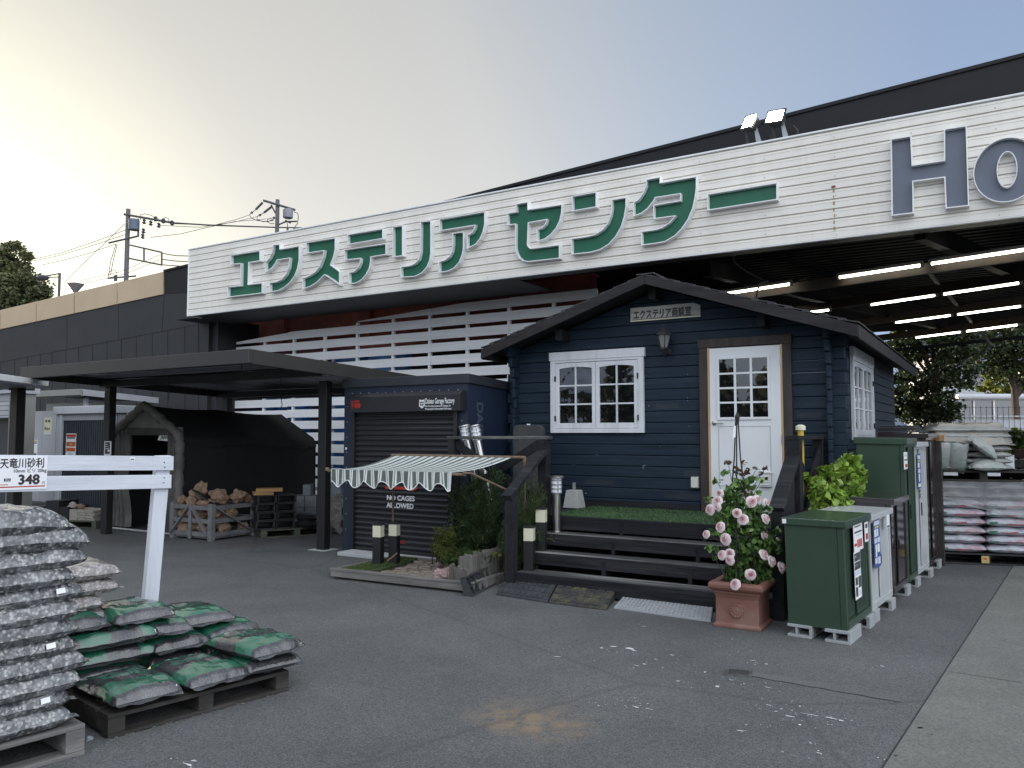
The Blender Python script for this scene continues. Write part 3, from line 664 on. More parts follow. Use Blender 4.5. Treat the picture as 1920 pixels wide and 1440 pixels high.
sh.box(RX-.11, RX+.11, YO-.02, YBO, ZR+.0, ZR+.014)
sh.build('shingles', M_SHING, rfo)
# fascia boards
fb = MB(); dz = .115
fb.prism_xz([(RX-HWD-.02, ZE-dz-.03), (RX, ZR-dz), (RX, ZR-.005), (RX-HWD-.02, ZE-.02)], YO-.03, YO)
fb.build('bargeboard', M_FASC, cb, .004)
fb = MB(); fb.prism_xz([(RX+.002, ZR-dz), (RX+HWD+.02, ZE-dz-.03), (RX+HWD+.02, ZE-.02), (RX+.002, ZR-.005)], YO-.03, YO); fb.build('bargeboard', M_FASC, cb, .004)
for s in (-1, 1):
    fb = MB(); x = RX+s*(HWD+.012); fb.box(x-.012, x+.012, YO, YBO, ZE-.15, ZE-.015); fb.build('eave_board', M_FASC, cb, .004)
# purlin ends under the overhang
pe = MB()
for x in (-1.75, RX, .79): pe.box(x-.045, x+.045, YO+.2, 0, roofz(x)-.26, roofz(x)-.12)
pe.each('purlin', M_BLKW, cb, .006)
# skirting at the deck
m_ = MB(); m_.box(XL-.05, .0, -.03, -.002, ZD-.02, ZD+.075); m_.box(1.075, XE-.1, -.03, -.002, ZD-.02, ZD+.075); m_.each('skirting', M_BLKX, cb)

def window(name, parent, x0, x1, z0, z1, gmats, xf, head=.11, fw=.075, wall='x'):
    """two arched casements; xf maps (along, out, up) to the cabin's axes"""
    def B(mb, a0, a1, o0, o1, c0, c1):
        p = [xf(a0, o0, c0), xf(a1, o0, c0), xf(a1, o1, c0), xf(a0, o1, c0), xf(a0, o0, c1), xf(a1, o0, c1), xf(a1, o1, c1), xf(a0, o1, c1)]
        mb.hexa(p)
    f = MB()
    B(f, x0-.015, x1+.02, .0, .05, z1, z1+head); B(f, x0, x0+fw, 0, .042, z0, z1); B(f, x1-fw, x1, 0, .042, z0, z1); B(f, x0+fw, x1-fw, 0, .042, z0, z0+fw*.75); B(f, x0+fw, x1-fw, 0, .042, z1-.03, z1)
    fo = f.build(name, M_WFR, parent, .004)
    mid = (x0+x1)/2; a0, a1 = x0+fw, x1-fw; c0, c1 = z0+fw*.75, z1-.03
    for i, (u0, u1) in enumerate(((a0, mid), (mid, a1))):
        st = .052; s = MB()
        B(s, u0+.003, u0+st, .004, .032, c0+.004, c1-.004); B(s, u1-st, u1-.003, .004, .032, c0+.004, c1-.004); B(s, u0+st, u1-st, .004, .032, c0+.004, c0+.07)
        g0, g1 = u0+st, u1-st; h0, h1 = c0+.07, c1-.060
        n = 10; prev = None
        for k in range(n):      # arched head of the sash
            ta, tb = k/n, (k+1)/n
            za = h1-.020*(2*ta-1)**2; zb_ = h1-.020*(2*tb-1)**2; xa = g0+(g1-g0)*ta; xb = g0+(g1-g0)*tb
            s.hexa([xf(xa, .004, za), xf(xb, .004, zb_), xf(xb, .032, zb_), xf(xa, .032, za), xf(xa, .004, c1-.004), xf(xb, .004, c1-.004), xf(xb, .032, c1-.004), xf(xa, .032, c1-.004)])
        gm_ = (g0+g1)/2; B(s, gm_-.011, gm_+.011, .006, .028, h0, h1-.002)
        for k in (1, 2): zz = h0+(h1-h0)*k/3; B(s, g0, gm_-.011, .006, .027, zz-.010, zz+.010); B(s, gm_+.011, g1, .006, .027, zz-.010, zz+.010)
        so = s.build('sash', M_WFR, fo, .002)
        g_ = MB(); B(g_, g0-.004, g1+.004, .0015, .012, h0-.004, h1+.002); g_.build('pane', gmats[i], fo)
    hb = MB()
    for zz in (z0+.2, z1-.22): B(hb, a0-.012, a0+.006, .034, .05, zz-.05, zz+.02); B(hb, a1-.006, a1+.012, .034, .05, zz-.05, zz+.02)
    hb.each('hinge', M_BLACKP, fo)
    return fo
window('front_window', cb, -1.978, -.685, 1.622, 2.557, (M_GLW, M_GL), lambda a, o, c: (a, -o-.004, c))
ya, yb = 1.17, 2.96
window('side_window', cb, ya, yb, 1.535, 2.54, (M_GLS, M_GLS), lambda a, o, c: (XR+.004+o, a, c), head=.13)
# door
dr = MB(); dr.box(.135, .94, -.034, -.004, ZD+.03, 2.605)
do = dr.build('door', M_DOOR, cb, .003)
gx0, gx1, gz0, gz1 = .251, .800, 1.800, 2.470
g_ = MB(); g_.box(gx0, gx1, -.0365, -.034, gz0, gz1); g_.build('glazing', M_GL, do)
b_ = MB(); t_ = .014
b_.box(gx0-.03, gx0, -.05, -.034, gz0-.03, gz1+.03); b_.box(gx1, gx1+.03, -.05, -.034, gz0-.03, gz1+.03); b_.box(gx0, gx1, -.05, -.034, gz0-.03, gz0); b_.box(gx0, gx1, -.05, -.034, gz1, gz1+.03)
for k in (1, 2): x = gx0+(gx1-gx0)*k/3; b_.box(x-t_, x+t_, -.047, -.034, gz0, gz1)
for k in (1, 2, 3):
    zz = gz0+(gz1-gz0)*k/4
    for j in range(3):
        xa = gx0+(gx1-gx0)*j/3+(t_ if j else 0); xb = gx0+(gx1-gx0)*(j+1)/3-(t_ if j < 2 else 0); b_.box(xa, xb, -.0465, -.034, zz-t_*.8, zz+t_*.8)
b_.build('muntins', M_DOOR, do, .002)
b_ = MB()
for (a, b) in (((gx0-.012, 1.02), (gx1+.012, 1.69)),):
    b_.box(a[0], b[0], -.0375, -.034, a[1]-.012, a[1]); b_.box(a[0], b[0], -.0375, -.034, b[1], b[1]+.012); b_.box(a[0]-.012, a[0], -.0375, -.034, a[1]-.012, b[1]+.012); b_.box(b[0], b[0]+.012, -.0375, -.034, a[1]-.012, b[1]+.012)
b_.build('panel_shadow_line', mat('door shadow line', (.5, .52, .54), .5, .05, 5), do)  # grey strips paint the shade along the edge of the recessed door panel
h = MB(); h.X = Matrix.Translation((.183, -.034, 1.735)) @ Matrix.Rotation(R(90), 4, 'X'); h.lathe([(.028, 0), (.028, .006), (.012, .01), (.012, .04), (.006, .045)], 16); h.X = None
h.tube([(.183, -.074, 1.735), (.22, -.078, 1.737), (.30, -.072, 1.733)], [.012, .010, .008], 8); h.build('handle', M_STEEL, do, smooth=True)
v = MB(); v.box(.70, .82, -.075, -.034, 1.02, 1.17)
for k in range(4): v.box(.705, .815, -.085, -.075, 1.04+k*.03, 1.048+k*.03)
v.box(.69, .83, -.09, -.034, 1.17, 1.185); v.build('letter_box', M_DOOR, do, .003)
f = MB(); f.box(.012, .112, -.045, -.002, ZD, 2.615); f.box(.965, 1.06, -.045, -.002, ZD, 2.615); f.box(.002, 1.07, -.052, -.002, 2.615, 2.715); f.build('door_frame', M_DKBR, cb, .004)
f = MB(); f.box(.112, .134, -.04, -.002, ZD, 2.615); f.box(.942, .965, -.036, -.002, ZD, 2.612); f.each('door_jamb', M_PINE, cb, .002)
f = MB()
for zz in (2.42, 1.55, 1.1): f.box(.938, .950, -.048, -.034, zz-.05, zz+.05)
f.each('hinge', M_STEEL, do)
ox, oz = CF.hit(1305, 905); f = MB(); f.box(ox-.045, ox+.042, -.05, -.002, oz-.06, oz+.07); f.hexa([(ox-.04, -.065, oz-.052), (ox+.036, -.065, oz-.052), (ox+.04, -.05, oz-.052), (ox-.045, -.05, oz-.052), (ox-.04, -.052, oz+.06), (ox+.036, -.052, oz+.06), (ox+.04, -.05, oz+.06), (ox-.045, -.05, oz+.06)])
f.build('outlet_cover', mat('pale outlet', (.55, .54, .50), .4, .05, 5), cb, .004)
# nail heads and paint knocks on the boards
f = MB(); M_CHIP = mat('paint chip', (.35, .36, .37), .7, .3, 9)
for px, py, a, b in ((1206, 876, .004, .05), (1209, 873, .012, .012), (1099, 925, .02, .006), (1200, 945, .02, .006), (1289, 702, .006, .006), (1289, 746, .008, .006), (1289, 752, .006, .008), (1217, 761, .018, .006), (1292, 799, .006, .006), (1105, 650, .01, .004), (1238, 837, .006, .006)):
    x, zz = CF.hit(px, py); f.box(x-a/2, x+a/2, -.0035, -.001, zz-b/2, zz+b/2)
f.build('paint_chips', M_CHIP, cb)
f = MB()
zz = ZD+.04; k = 0
while zz < 2.6:
    for xx in (XL+.08, -2.06, -.60, -.03, 1.11, 1.33): f.box(xx-.004+.01*math.sin(k*3+xx), xx+.004+.01*math.sin(k*3+xx), -.003, -.0005, zz-.004, zz+.004)
    zz += bh; k += 1
f.build('nail_heads', M_BLACKP, cb)
f = MB(); M_GRIME = wood('scuffed board', (.024, .034, .045), .4, (.5, 3, 9), dirt=(.06, .07, .08), amt=.5)
for xx, row, ln_ in ((-.45, 1, .5), (-.2, 3, .28), (-1.5, 2, .4), (1.12, 4, .22), (-.55, 9, .3), (1.1, 8, .25), (-2.3, 5, .25)): z_ = ZD-.03+row*bh; f.box(xx, xx+ln_, -.0012, -.0006, z_+.03, z_+bh-.04)
f.each('scuff', M_GRIME, cb)
# name board and lantern
sx0, sz0 = CF.hit(1184, 600.5, -.02); sx1, sz1 = CF.hit(1303, 568, -.02)
nb = fthing('name_board', 'pale wooden board with black brush lettering under the cabin gable', 'sign', CF)
m_ = MB(); zz0, zz1 = 3.005, 3.165
m_.prism_xz([(-.852, zz0), (.035, zz0), (.035, zz1-.035), (-.042, zz1), (-.852, zz1)], -.030, -.004); m_.build('board', wood('weathered board', (.44, .43, .40), .2, (.6, 4, 8), dirt=(.26, .25, .22), amt=.5), nb, .003)
m_ = MB(); m_.box(-.852, .035, -.034, -.004, zz0-.012, zz0-.0005); m_.build('lower_edge', M_CREAM, nb)
M_INK = mat('black ink', (.012, .012, .012), .5, .1, 5)
text('lettering', 'エクステリア商談室', .118, M_INK, nb, (-.815, -.0315, zz0+.024), bold=.0030, ext=.0008, sx=.70)
m_ = MB(); m_.box(-.83, .02, -.0318, -.030, zz0+.008, zz0+.014); m_.build('underline', M_INK, nb)
ln = fthing('wall_lantern', 'small black carriage lantern on the cabin wall beside the door', 'lantern', CF, x=-.382, y=-.14, z=2.60)
m_ = MB()
for k in range(6):
    a = math.pi/3*k; m_.tube([(.048*math.cos(a), .048*math.sin(a), .04), (.085*math.cos(a), .085*math.sin(a), .19)], .005, 5)
m_.lathe([(.012, -.02), (.03, .0), (.05, .02), (.05, .035), (.04, .04)], 6); m_.lathe([(.108, .185), (.098, .2), (.04, .255), (.022, .275), (.008, .285), (.012, .295), (.003, .315)], 6)
m_.build('cage', mat('black lantern metal', (.03, .03, .032), .5, .2, 8), ln)
m_ = MB(); m_.lathe([(.044, .04), (.080, .186)], 6); m_.build('glass', mat('lantern glass', (.20, .21, .21), .12, .1, 5), ln)
m_ = MB(); m_.lathe([(.016, .04), (.016, .13), (.003, .135)], 10); m_.build('candle', M_CREAM, ln)
m_ = MB(); m_.tube([(0, 0, -.02), (0, .02, -.05), (0, .07, -.06), (0, .11, -.03), (0, .12, .01)], .009, 6); m_.X = Matrix.Translation((0, .136, 0)) @ Matrix.Rotation(R(90), 4, 'X'); m_.lathe([(.045, 0), (.045, .012), (.02, .02)], 14); m_.build('bracket', M_BLACKP, ln)

# ------------------------------------------------------------------ deck, steps, rails
dk = fthing('deck', 'black stained wooden deck with green turf in front of the cabin', 'deck', CF)
YD = -1.26; DL, DRr = -2.70, 1.36
m_ = MB(); m_.box(DL, DRr, YD+.02, -.035, ZD-.05, ZD-.012); m_.build('deck_boards', M_BLKX, dk)
m_ = MB(); m_.box(-1.36, DRr, YD+.01, -.034, ZD-.011, ZD); tu = m_.build('turf_mat', M_TURF, dk)
P = np.stack([rng.uniform(-1.35, DRr, 9000), rng.uniform(YD+.01, -.035, 9000), np.full(9000, ZD+.004)], 1)
npmesh('turf_blades', leaf_cards(P, .022, .005, up=1.2), 6, M_BLADE, tu)
m_ = MB(); m_.box(DL, DRr, YD-.025, YD+.02, ZD-.155, ZD-.006); m_.build('front_beam', M_BLKX, dk, .006)
m_ = MB()
for x in (DL+.08, -1.42, -.3, .6, DRr-.06):
    for y in (YD+.1, -.2): m_.box(x-.045, x+.045, y-.045, y+.045, 0, ZD-.16 if y < -1 else ZD-.05)
m_.each('support_post', M_BLKW, dk)
m_ = MB(); m_.box(DRr-.03, DRr, YD+.021, -.04, .05, ZD-.052); m_.build('side_skirt', M_BLKX, dk)
st = fthing('wooden_steps', 'weathered black wooden steps with open risers up to the deck', 'steps', CF)
SX0, SX1 = -1.345, 1.30
for k, yk in ((3, -1.47), (2, -1.70), (1, -1.955)):
    zt = .177*k; m_ = MB(); m_.box(SX0, SX1, yk+.0, yk+.235, zt-.035, zt); m_.build('tread', M_TREAD, st, .006)
    m_ = MB(); m_.box(SX0, SX1, yk-.028, yk-.002, zt-.125 if k > 1 else .012, zt-.004); m_.build('riser', M_BLKX, st, .005)
for x in (SX0+.02, -.45, .45, SX1-.02):
    m_ = MB(); m_.prism_yz([(-1.925, 0), (-1.24, 0), (-1.24, .66), (-1.285, .66), (-1.285, .49), (-1.50, .49), (-1.50, .315), (-1.735, .315), (-1.735, .14), (-1.925, .14)], x-.02, x+.02); m_.build('stringer', M_BLKW, st)
def rail_post(mb, x, y, z0, z1, s=.045): mb.box(x-s, x+s, y-s, y+s, z0, z1)
lr = fthing('deck_railing', 'black wooden railing with crossed braces left of the steps', 'railing', CF)
zt = 1.575; xa, xb = -2.655, -1.365; yr = YD-.05
m_ = MB(); rail_post(m_, xa+.03, yr, 0.0, zt-.03); m_.build('post', M_BLKW, lr, .004)
m_ = MB(); rail_post(m_, xb, yr, 0.0, zt-.03, .055); m_.build('post', M_BLKW, lr, .004)
m_ = MB(); m_.box(xa-.03, xb+.08, yr-.05, yr+.05, zt-.028, zt+.008); m_.build('top_rail', M_TREAD, lr, .004)
for a, b in (((xa+.06, zt-.08), (xb-.06, .83)), ((xa+.06, .83), (xb-.06, zt-.08))):
    m_ = MB(); dy = .012 if a[1] > b[1] else -.012; m_.bar((a[0], yr+dy, a[1]), (b[0], yr+dy, b[1]), .022, .10); m_.build('cross_brace', M_BLKW, lr, .003)
yn = -1.99; xn = -1.385
m_ = MB(); rail_post(m_, xn, yn, 0.0, .97, .05); m_.build('post', M_BLKW, lr, .004)
m_ = MB(); m_.bar((xb, yr+.0, 1.44), (xn, yn-.09, .95), .12, .045, up=(0, 0, 1)); m_.build('hand_rail', M_BLKX, lr, .005)
rr = fthing('deck_railing', 'black wooden railing beside the white door, right of the steps', 'railing', CF)
x_ = 1.335
m_ = MB(); rail_post(m_, x_, YD-.03, 0, 1.55, .065); m_.build('post', M_BLKW, rr, .004)
m_ = MB(); rail_post(m_, x_, -.09, ZD-.05, 1.55, .05); m_.build('post', M_BLKW, rr, .004)
m_ = MB(); m_.box(x_-.06, x_+.06, YD-.1, -.03, 1.55, 1.59); m_.build('top_rail', M_BLKW, rr, .004)
m_ = MB(); m_.bar((x_, YD+.04, 1.44), (x_, -.14, .80), .022, .10); m_.build('cross_brace', M_BLKW, rr, .003)
m_ = MB(); m_.bar((x_+.024, YD+.04, .80), (x_+.024, -.14, 1.44), .022, .10); m_.build('cross_brace', M_BLKW, rr, .003)
m_ = MB(); m_.bar((x_, YD-.03, 1.42), (x_, -2.03, .95), .13, .045); m_.build('hand_rail', M_BLKX, rr, .005)
m_ = MB(); rail_post(m_, x_, -1.97, 0, .95, .05); m_.build('post', M_BLKW, rr, .004)
m_ = MB(); m_.prism_yz([(-1.92, .02), (-1.36, .02), (-1.36, 1.22), (-1.92, .83)], x_-.015, x_+.015); m_.build('side_panel', M_BLKX, rr)
# bits on the deck
bd = fthing('display_board', 'dark grey round-cornered panel standing behind the left railing', 'board', CF)
x0_, _ = CF.hit(964, 850, -.55); x1_, _ = CF.hit(1019, 850, -.55); zt_ = CF.hit(990, 797, -.55)[1]
m_ = MB(); m_.prism_xz([(x0_, ZD-.012), (x1_, ZD-.012), (x1_, zt_-.06), (x1_-.02, zt_-.02), (x1_-.06, zt_), (x0_+.05, zt_), (x0_+.015, zt_-.02), (x0_, zt_-.06)], -.58, -.50); m_.build('sheet', M_GREYB, bd, .006)
m_ = MB(); m_.box((x0_+x1_)/2-.02, (x0_+x1_)/2+.015, -.56, -.53, zt_, zt_+.015); m_.build('clip', M_RIM, bd)
pr = fthing('concrete_pier', 'tapered concrete footing block with a steel strap on the deck', 'concrete block', CF, x=-1.475, y=-.36, z=ZD)
m_ = MB(); m_.hexa([(-.105, -.105, 0), (.105, -.105, 0), (.105, .105, 0), (-.105, .105, 0), (-.075, -.075, .215), (.075, -.075, .215), (.075, .075, .215), (-.075, .075, .215)]); m_.build('block', M_CONC2, pr, .006)
m_ = MB(); m_.box(-.02, .02, -.004, .004, .21, .305); m_.build('strap', M_GALV, pr)
M_FROST = mat('frosted lens', (.72, .74, .82), .4, .05, 6)
def steel_light(lab, fr, x, y, z, h=.62):
    t_ = fthing('garden_light', lab, 'garden light', fr, 'stainless garden lights', x, y, z)
    m_ = MB(); m_.lathe([(.066, 0), (.066, .012), (.05, .016)], 24); m_.build('base_plate', M_STEEL, t_, smooth=True)
    m_ = MB(); m_.lathe([(.048, .014), (.048, h-.205)], 24); m_.build('tube', M_STEEL, t_, smooth=True)
    m_ = MB(); m_.lathe([(.046, h-.203), (.054, h-.195), (.054, h-.03), (.046, h-.028)], 24); m_.build('lens', M_FROST, t_, smooth=True)
    m_ = MB()
    for k in range(4): zz = h-.195+k*.046; m_.lathe([(.056, zz), (.064, zz+.002), (.064, zz+.010), (.056, zz+.012)], 24)
    for k in range(4): a = R(45+90*k); m_.tube([(.061*math.cos(a), .061*math.sin(a), h-.2), (.061*math.cos(a), .061*math.sin(a), h-.025)], .004, 5)
    m_.build('louvre', M_STEEL, t_, smooth=True)
    m_ = MB(); m_.lathe([(.02, h-.03), (.084, h-.024), (.084, h-.014), (.07, h-.004), (.03, h)], 28); m_.build('cap', M_STEEL, t_, smooth=True)
    return t_
steel_light('stainless louvred garden light standing on the top step', CF, -1.185, -1.36, .531)
for i, (px, lab) in enumerate(((878, 'left of the two stainless lights leaning behind the railing'), (905, 'right of the two stainless lights leaning behind the railing'))):
    p_ = CF.loc(DP(px, 797, 10.0))
    L_ = steel_light(lab, CF, p_.x+.20, -1.02, .70, 1.0)
    L_.location = CF.wld(p_.x+.22, -1.0, .75); L_.rotation_euler = Matrix.Rotation(CF.a, 3, 'Z').to_euler(); L_.rotation_euler = (Matrix.Rotation(CF.a, 3, 'Z') @ Matrix.Rotation(R(-14), 3, 'Y')).to_euler()
M_WOODPOLE = wood('bamboo cane', (.17, .125, .085), .25, (6, 6, 1))
# yellow pole behind the right railing
yp = fthing('yellow_pole', 'yellow and white plastic pole behind the right railing', 'pole', CF, x=1.29, y=-.75, z=ZD-.012)
m_ = MB(); m_.lathe([(.03, 0), (.03, .95), (.034, .95), (.034, .99), (.01, 1.0)], 14); m_.build('shaft', mat('yellow plastic', (.55, .36, .03), .4, .1, 5), yp, smooth=True)
m_ = MB(); m_.lathe([(.048, .95), (.05, .99), (.02, 1.005)], 14); m_.build('cap', M_CREAM, yp, smooth=True)

# ------------------------------------------------------------------ curb ramps
M_RUB = mat('black rubber', (.035, .038, .043), .75, .25, 6, dirt=(.06, .065, .07), dirt_scale=3, dirt_amt=.5, bump=.2)
M_RUBY = mat('mossy rubber', (.036, .036, .035), .8, .3, 6, dirt=(.15, .13, .05), dirt_scale=6, dirt_amt=.75, bump=.3)
M_GRES = mat('grey resin', (.33, .35, .37), .55, .08, 5, dirt=(.2, .2, .2), dirt_scale=3, dirt_amt=.4)
def ramp(name, lab, px4, hgt, m, ribs, curved=True):
    """px4: back-left, back-right, front-right, front-left on the ground"""
    bl, br, fr_, fl = [G(*p) if not isinstance(p, Vector) else p for p in px4]
    mid = (fl+fr_)/2; ang = math.atan2(fr_.y-fl.y, fr_.x-fl.x); F_ = Frame((mid.x, mid.y), ang)
    pl = [F_.loc(p) for p in (bl, br, fr_, fl)]
    t_ = fthing(name, lab, 'curb ramp', F_, 'curb ramps by the steps')
    nn = 10; m_ = MB()
    def pt(s, t, dz=0.):  # s 0..1 along, t 0 front .. 1 back
        a = pl[3].lerp(pl[2], s); b = pl[0].lerp(pl[1], s); p = a.lerp(b, t); zz = .012+(hgt-.012)*(math.sin(t*math.pi/2)**.9 if curved else t)
        return Vector((p.x, p.y, zz+dz))
    top = [[pt(i/nn, j/nn) for j in range(nn+1)] for i in range(nn+1)]
    vs = [p for r_ in top for p in r_]; N1 = nn+1; fs = [(i*N1+j, (i+1)*N1+j, (i+1)*N1+j+1, i*N1+j+1) for i in range(nn) for j in range(nn)]
    bot = [Vector((p.x, p.y, 0)) for p in vs]; M_ = len(vs)
    edge = [(i, 0) for i in range(nn)]+[(nn, j) for j in range(nn)]+[(i, nn) for i in range(nn, 0, -1)]+[(0, j) for j in range(nn, 0, -1)]
    ids = [i*N1+j for i, j in edge]; ne = len(ids)
    fs += [(ids[k], M_+ids[k], M_+ids[(k+1) % ne], ids[(k+1) % ne]) for k in range(ne)]
    m_.add(vs+bot, fs); bo = m_.build('wedge', m, t_, smooth=False)
    r_ = MB(); ri, rj = ribs
    if ri:
        for a in range(ri):
            s = (a+.5)/ri
            for b in range(rj):
                t0, t1 = (b+.1)/rj*.92+.03, (b+.88)/rj*.92+.03; h_ = .36/ri
                q = [pt(s-h_, t0), pt(s+h_, t0), pt(s+h_, t1), pt(s-h_, t1)]
                r_.hexa([x-Vector((0, 0, .004)) for x in q]+[x+Vector((0, 0, .007)) for x in q])
        r_.build('tread_pads', m, t_)
    return t_
ramp('curb_ramp', 'black rubber curb ramp against the left end of the steps', ((967, 1080), (1059, 1095), (1026, 1131), (930, 1116)), .115, M_RUB, (9, 6))
ramp('curb_ramp', 'yellow-stained black rubber curb ramp in the middle of the steps', ((1061.5, 1095.5), (1167, 1108), (1137, 1145), (1029, 1131.5)), .115, M_RUBY, (7, 5))
ramp('curb_ramp', 'grey plastic curb ramp lying between rubber ramp and flower pot', ((1173, 1124), (1337, 1143), (1333, 1167), (1151, 1141)), .05, M_GRES, (24, 5), False)
# ------------------------------------------------------------------ terracotta pot
M_TERR = mat('terracotta', (.20, .092, .068), .55, .12, 3, dirt=(.27, .205, .185), dirt_scale=2.2, dirt_amt=.65, rvar=.15, bump=.08, bscale=30)
pa, pb, pc = [CF.loc(G(*p)) for p in ((1338, 1174), (1418, 1185), (1447, 1167))]
PX, PY = .5*(pa.x+pb.x)+.015, pb.y+.205
pt_ = fthing('flower_pot', 'square terracotta pot with a flower relief holding the pink roses', 'flower pot', CF, x=PX, y=PY)
hw = .185; m_ = MB()
def ring(prof):
    vs = []
    for w_, z_ in prof: vs += [(-w_, -w_, z_), (w_, -w_, z_), (w_, w_, z_), (-w_, w_, z_)]
    n = len(prof); fs = [(i*4+k, i*4+(k+1) % 4, (i+1)*4+(k+1) % 4, (i+1)*4+k) for i in range(n-1) for k in range(4)]
    return vs, fs+[(3, 2, 1, 0), ((n-1)*4, (n-1)*4+1, (n-1)*4+2, (n-1)*4+3)]
m_.add(*ring([(hw+.012, 0), (hw+.014, .025), (hw-.006, .035), (hw-.008, .24), (hw+.0, .27), (hw+.008, .285), (hw+.008, .30), (hw+.03, .312), (hw+.042, .33), (hw+.042, .352), (hw+.032, .372), (hw+.01, .378), (hw-.02, .37), (hw-.03, .33)]))
m_.build('body', M_TERR, pt_, .006)
m_ = MB(); m_.X = Matrix.Translation((0, -hw+.004, .145)) @ Matrix.Rotation(R(90), 4, 'X'); m_.lathe([(.058, 0), (.058, .008), (.045, .009), (.02, .012), (.008, .013)], 24)
for k in range(14):
    a = 2*math.pi*k/14; m_.lathe([(.010, .006), (.009, .012), (.003, .015)], 8, (.048*math.cos(a), .048*math.sin(a), 0))
m_.build('relief', M_TERR, pt_, smooth=True)
m_ = MB(); m_.box(-hw+.02, hw-.02, -hw+.02, hw-.02, .3, .335); m_.build('soil', mat('soil', (.03, .022, .016), .95, .4, 25, bump=.8, bscale=60), pt_)
# ------------------------------------------------------------------ roses on the obelisk
pc_w = CF.wld(PX, PY, 0); DR = pc_w.y
ob = thing('plant_obelisk', 'slim black wire obelisk rising out of the rose bush', 'plant support', (pc_w.x, pc_w.y, .33))
apx = DP(1382, 792, DR); m_ = MB(); M_WIRE = mat('black wire', (.012, .012, .013), .5, .1, 5)
ax, az = apx.x-pc_w.x, apx.z-.33
for k in range(5):
    a = R(20+72*k); m_.tube([(.15*math.cos(a), .15*math.sin(a), 0), (ax+.028*math.cos(a), .028*math.sin(a), az*.78), (ax+.012*math.cos(a), .012*math.sin(a), az)], .006, 6)
for f_ in (.3, .55):
    rr_ = .15*(1-f_*.93); m_.tube([(ax*f_+rr_*math.cos(R(30*k)), rr_*math.sin(R(30*k)), az*f_) for k in range(13)], .005, 5)
m_.tube([(ax, 0, az-.02), (ax+.003, 0, az+.05), (ax, 0, az+.09)], [.014, .022, .004], 8); m_.build('frame', M_WIRE, ob)
m_ = MB(); m_.hexa([(ax-.045, -.01, az-.13), (ax-.02, -.012, az-.13), (ax-.02, -.008, az-.13), (ax-.045, -.006, az-.13), (ax-.03, -.01, az-.03), (ax-.005, -.012, az-.03), (ax-.005, -.008, az-.03), (ax-.03, -.006, az-.03)]); m_.build('tag', M_RIM, ob)
rs = thing('rose_bush', 'pink climbing rose in full bloom growing from the terracotta pot', 'rose bush', (pc_w.x, pc_w.y, .33))
def rp(zx, zy, dy=0.): # rose-zoom coordinates -> local
    p = DP(1300+zx/4.235, 860+zy/4.235, DR+dy); return Vector((p.x-pc_w.x, p.y-pc_w.y, p.z-.33))
FL = [(210, 273, -.05, .8), (195, 335, -.12, 1), (133, 405, -.10, 1.1), (196, 385, -.16, .85), (462, 342, -.16, 1.15), (512, 320, -.1, .8), (575, 350, .0, .9), (347, 433, -.2, .95), (393, 482, -.2, 1.1), (572, 478, -.06, 1.1), (215, 543, -.2, 1.1), (103, 600, -.1, .85), (255, 640, -.22, 1.2), (562, 607, -.02, .95), (490, 613, .05, .75), (228, 765, -.18, 1.0), (290, 752, -.2, .95), (290, 805, -.22, 1.0), (557, 762, -.16, 1.1), (620, 815, -.16, 1.15), (697, 865, -.15, 1.2), (455, 920, -.2, 1.1), (333, 998, -.24, 1.1), (668, 660, .06, .9), (440, 252, .0, .55), (385, 290, .03, .7)]
stems = MB()
for (zx, zy, dy, s) in FL:
    p = rp(zx, zy, dy); a = Vector((random.uniform(-.08, .08), random.uniform(-.08, .08), .0)); mpt = a.lerp(p, .55)+Vector((-a.x*.3, .08, .12)); stems.tube([a, a.lerp(mpt, .5)+Vector((.02, .03, 0)), mpt, p], [.006, .005, .004, .003], 5)
for (zx, zy) in ((275, 30), (395, 35), (570, 75), (545, 165), (180, 160), (120, 330), (120, 715), (170, 780), (600, 620), (500, 75)):
    p = rp(zx, zy, random.uniform(-.1, .1)); stems.tube([(0, 0, .1), rp(350+(zx-350)*.3, zy+250), p], [.006, .004, .002], 5)
stems.build('stems', mat('rose cane', (.045, .07, .025), .6, .3, 10), rs)
pts_ = []; dirs_ = []
def cl(zx, zy, n, r_, dy=0., ry=None):
    for _ in range(n):
        u = rng.normal(size=3); u /= np.linalg.norm(u); q = u*(rng.uniform(.3, 1)**.6); p = rp(zx, zy, dy); pts_.append((p.x+q[0]*r_/4.235*DR/FPX, p.y+q[1]*(ry or r_)/4.235*DR/FPX, p.z+q[2]*r_/4.235*DR/FPX)); dirs_.append(u*.8+np.array([0, -.35, .1]))
for (zx, zy, n, r_) in ((330, 260, 60, 75), (300, 330, 80, 80), (430, 250, 40, 60), (400, 400, 110, 95), (280, 430, 70, 70), (500, 430, 80, 80), (370, 540, 150, 110), (480, 560, 110, 95), (250, 590, 50, 60), (400, 660, 170, 120), (520, 690, 130, 100), (350, 760, 110, 100), (450, 800, 130, 100), (540, 850, 100, 85), (340, 880, 90, 80), (450, 950, 60, 70), (570, 970, 70, 60), (600, 640, 60, 60), (650, 690, 40, 55), (310, 940, 40, 50), (540, 760, 60, 70)):
    cl(zx, zy, n, r_)
for (zx, zy, n, r_) in ((190, 172, 9, 30), (255, 115, 6, 22), (120, 325, 8, 28), (150, 590, 9, 30), (120, 715, 7, 28), (165, 785, 5, 18), (180, 720, 8, 25), (200, 480, 12, 35), (250, 500, 12, 30), (600, 395, 6, 20), (455, 170, 5, 22), (490, 150, 4, 20), (345, 195, 10, 35), (400, 180, 10, 30), (545, 175, 3, 12), (660, 580, 8, 25), (345, 215, 14, 40), (520, 280, 4, 18)):
    cl(zx, zy, n, r_, -.05)
PL = np.array(pts_); DD = np.array(dirs_)
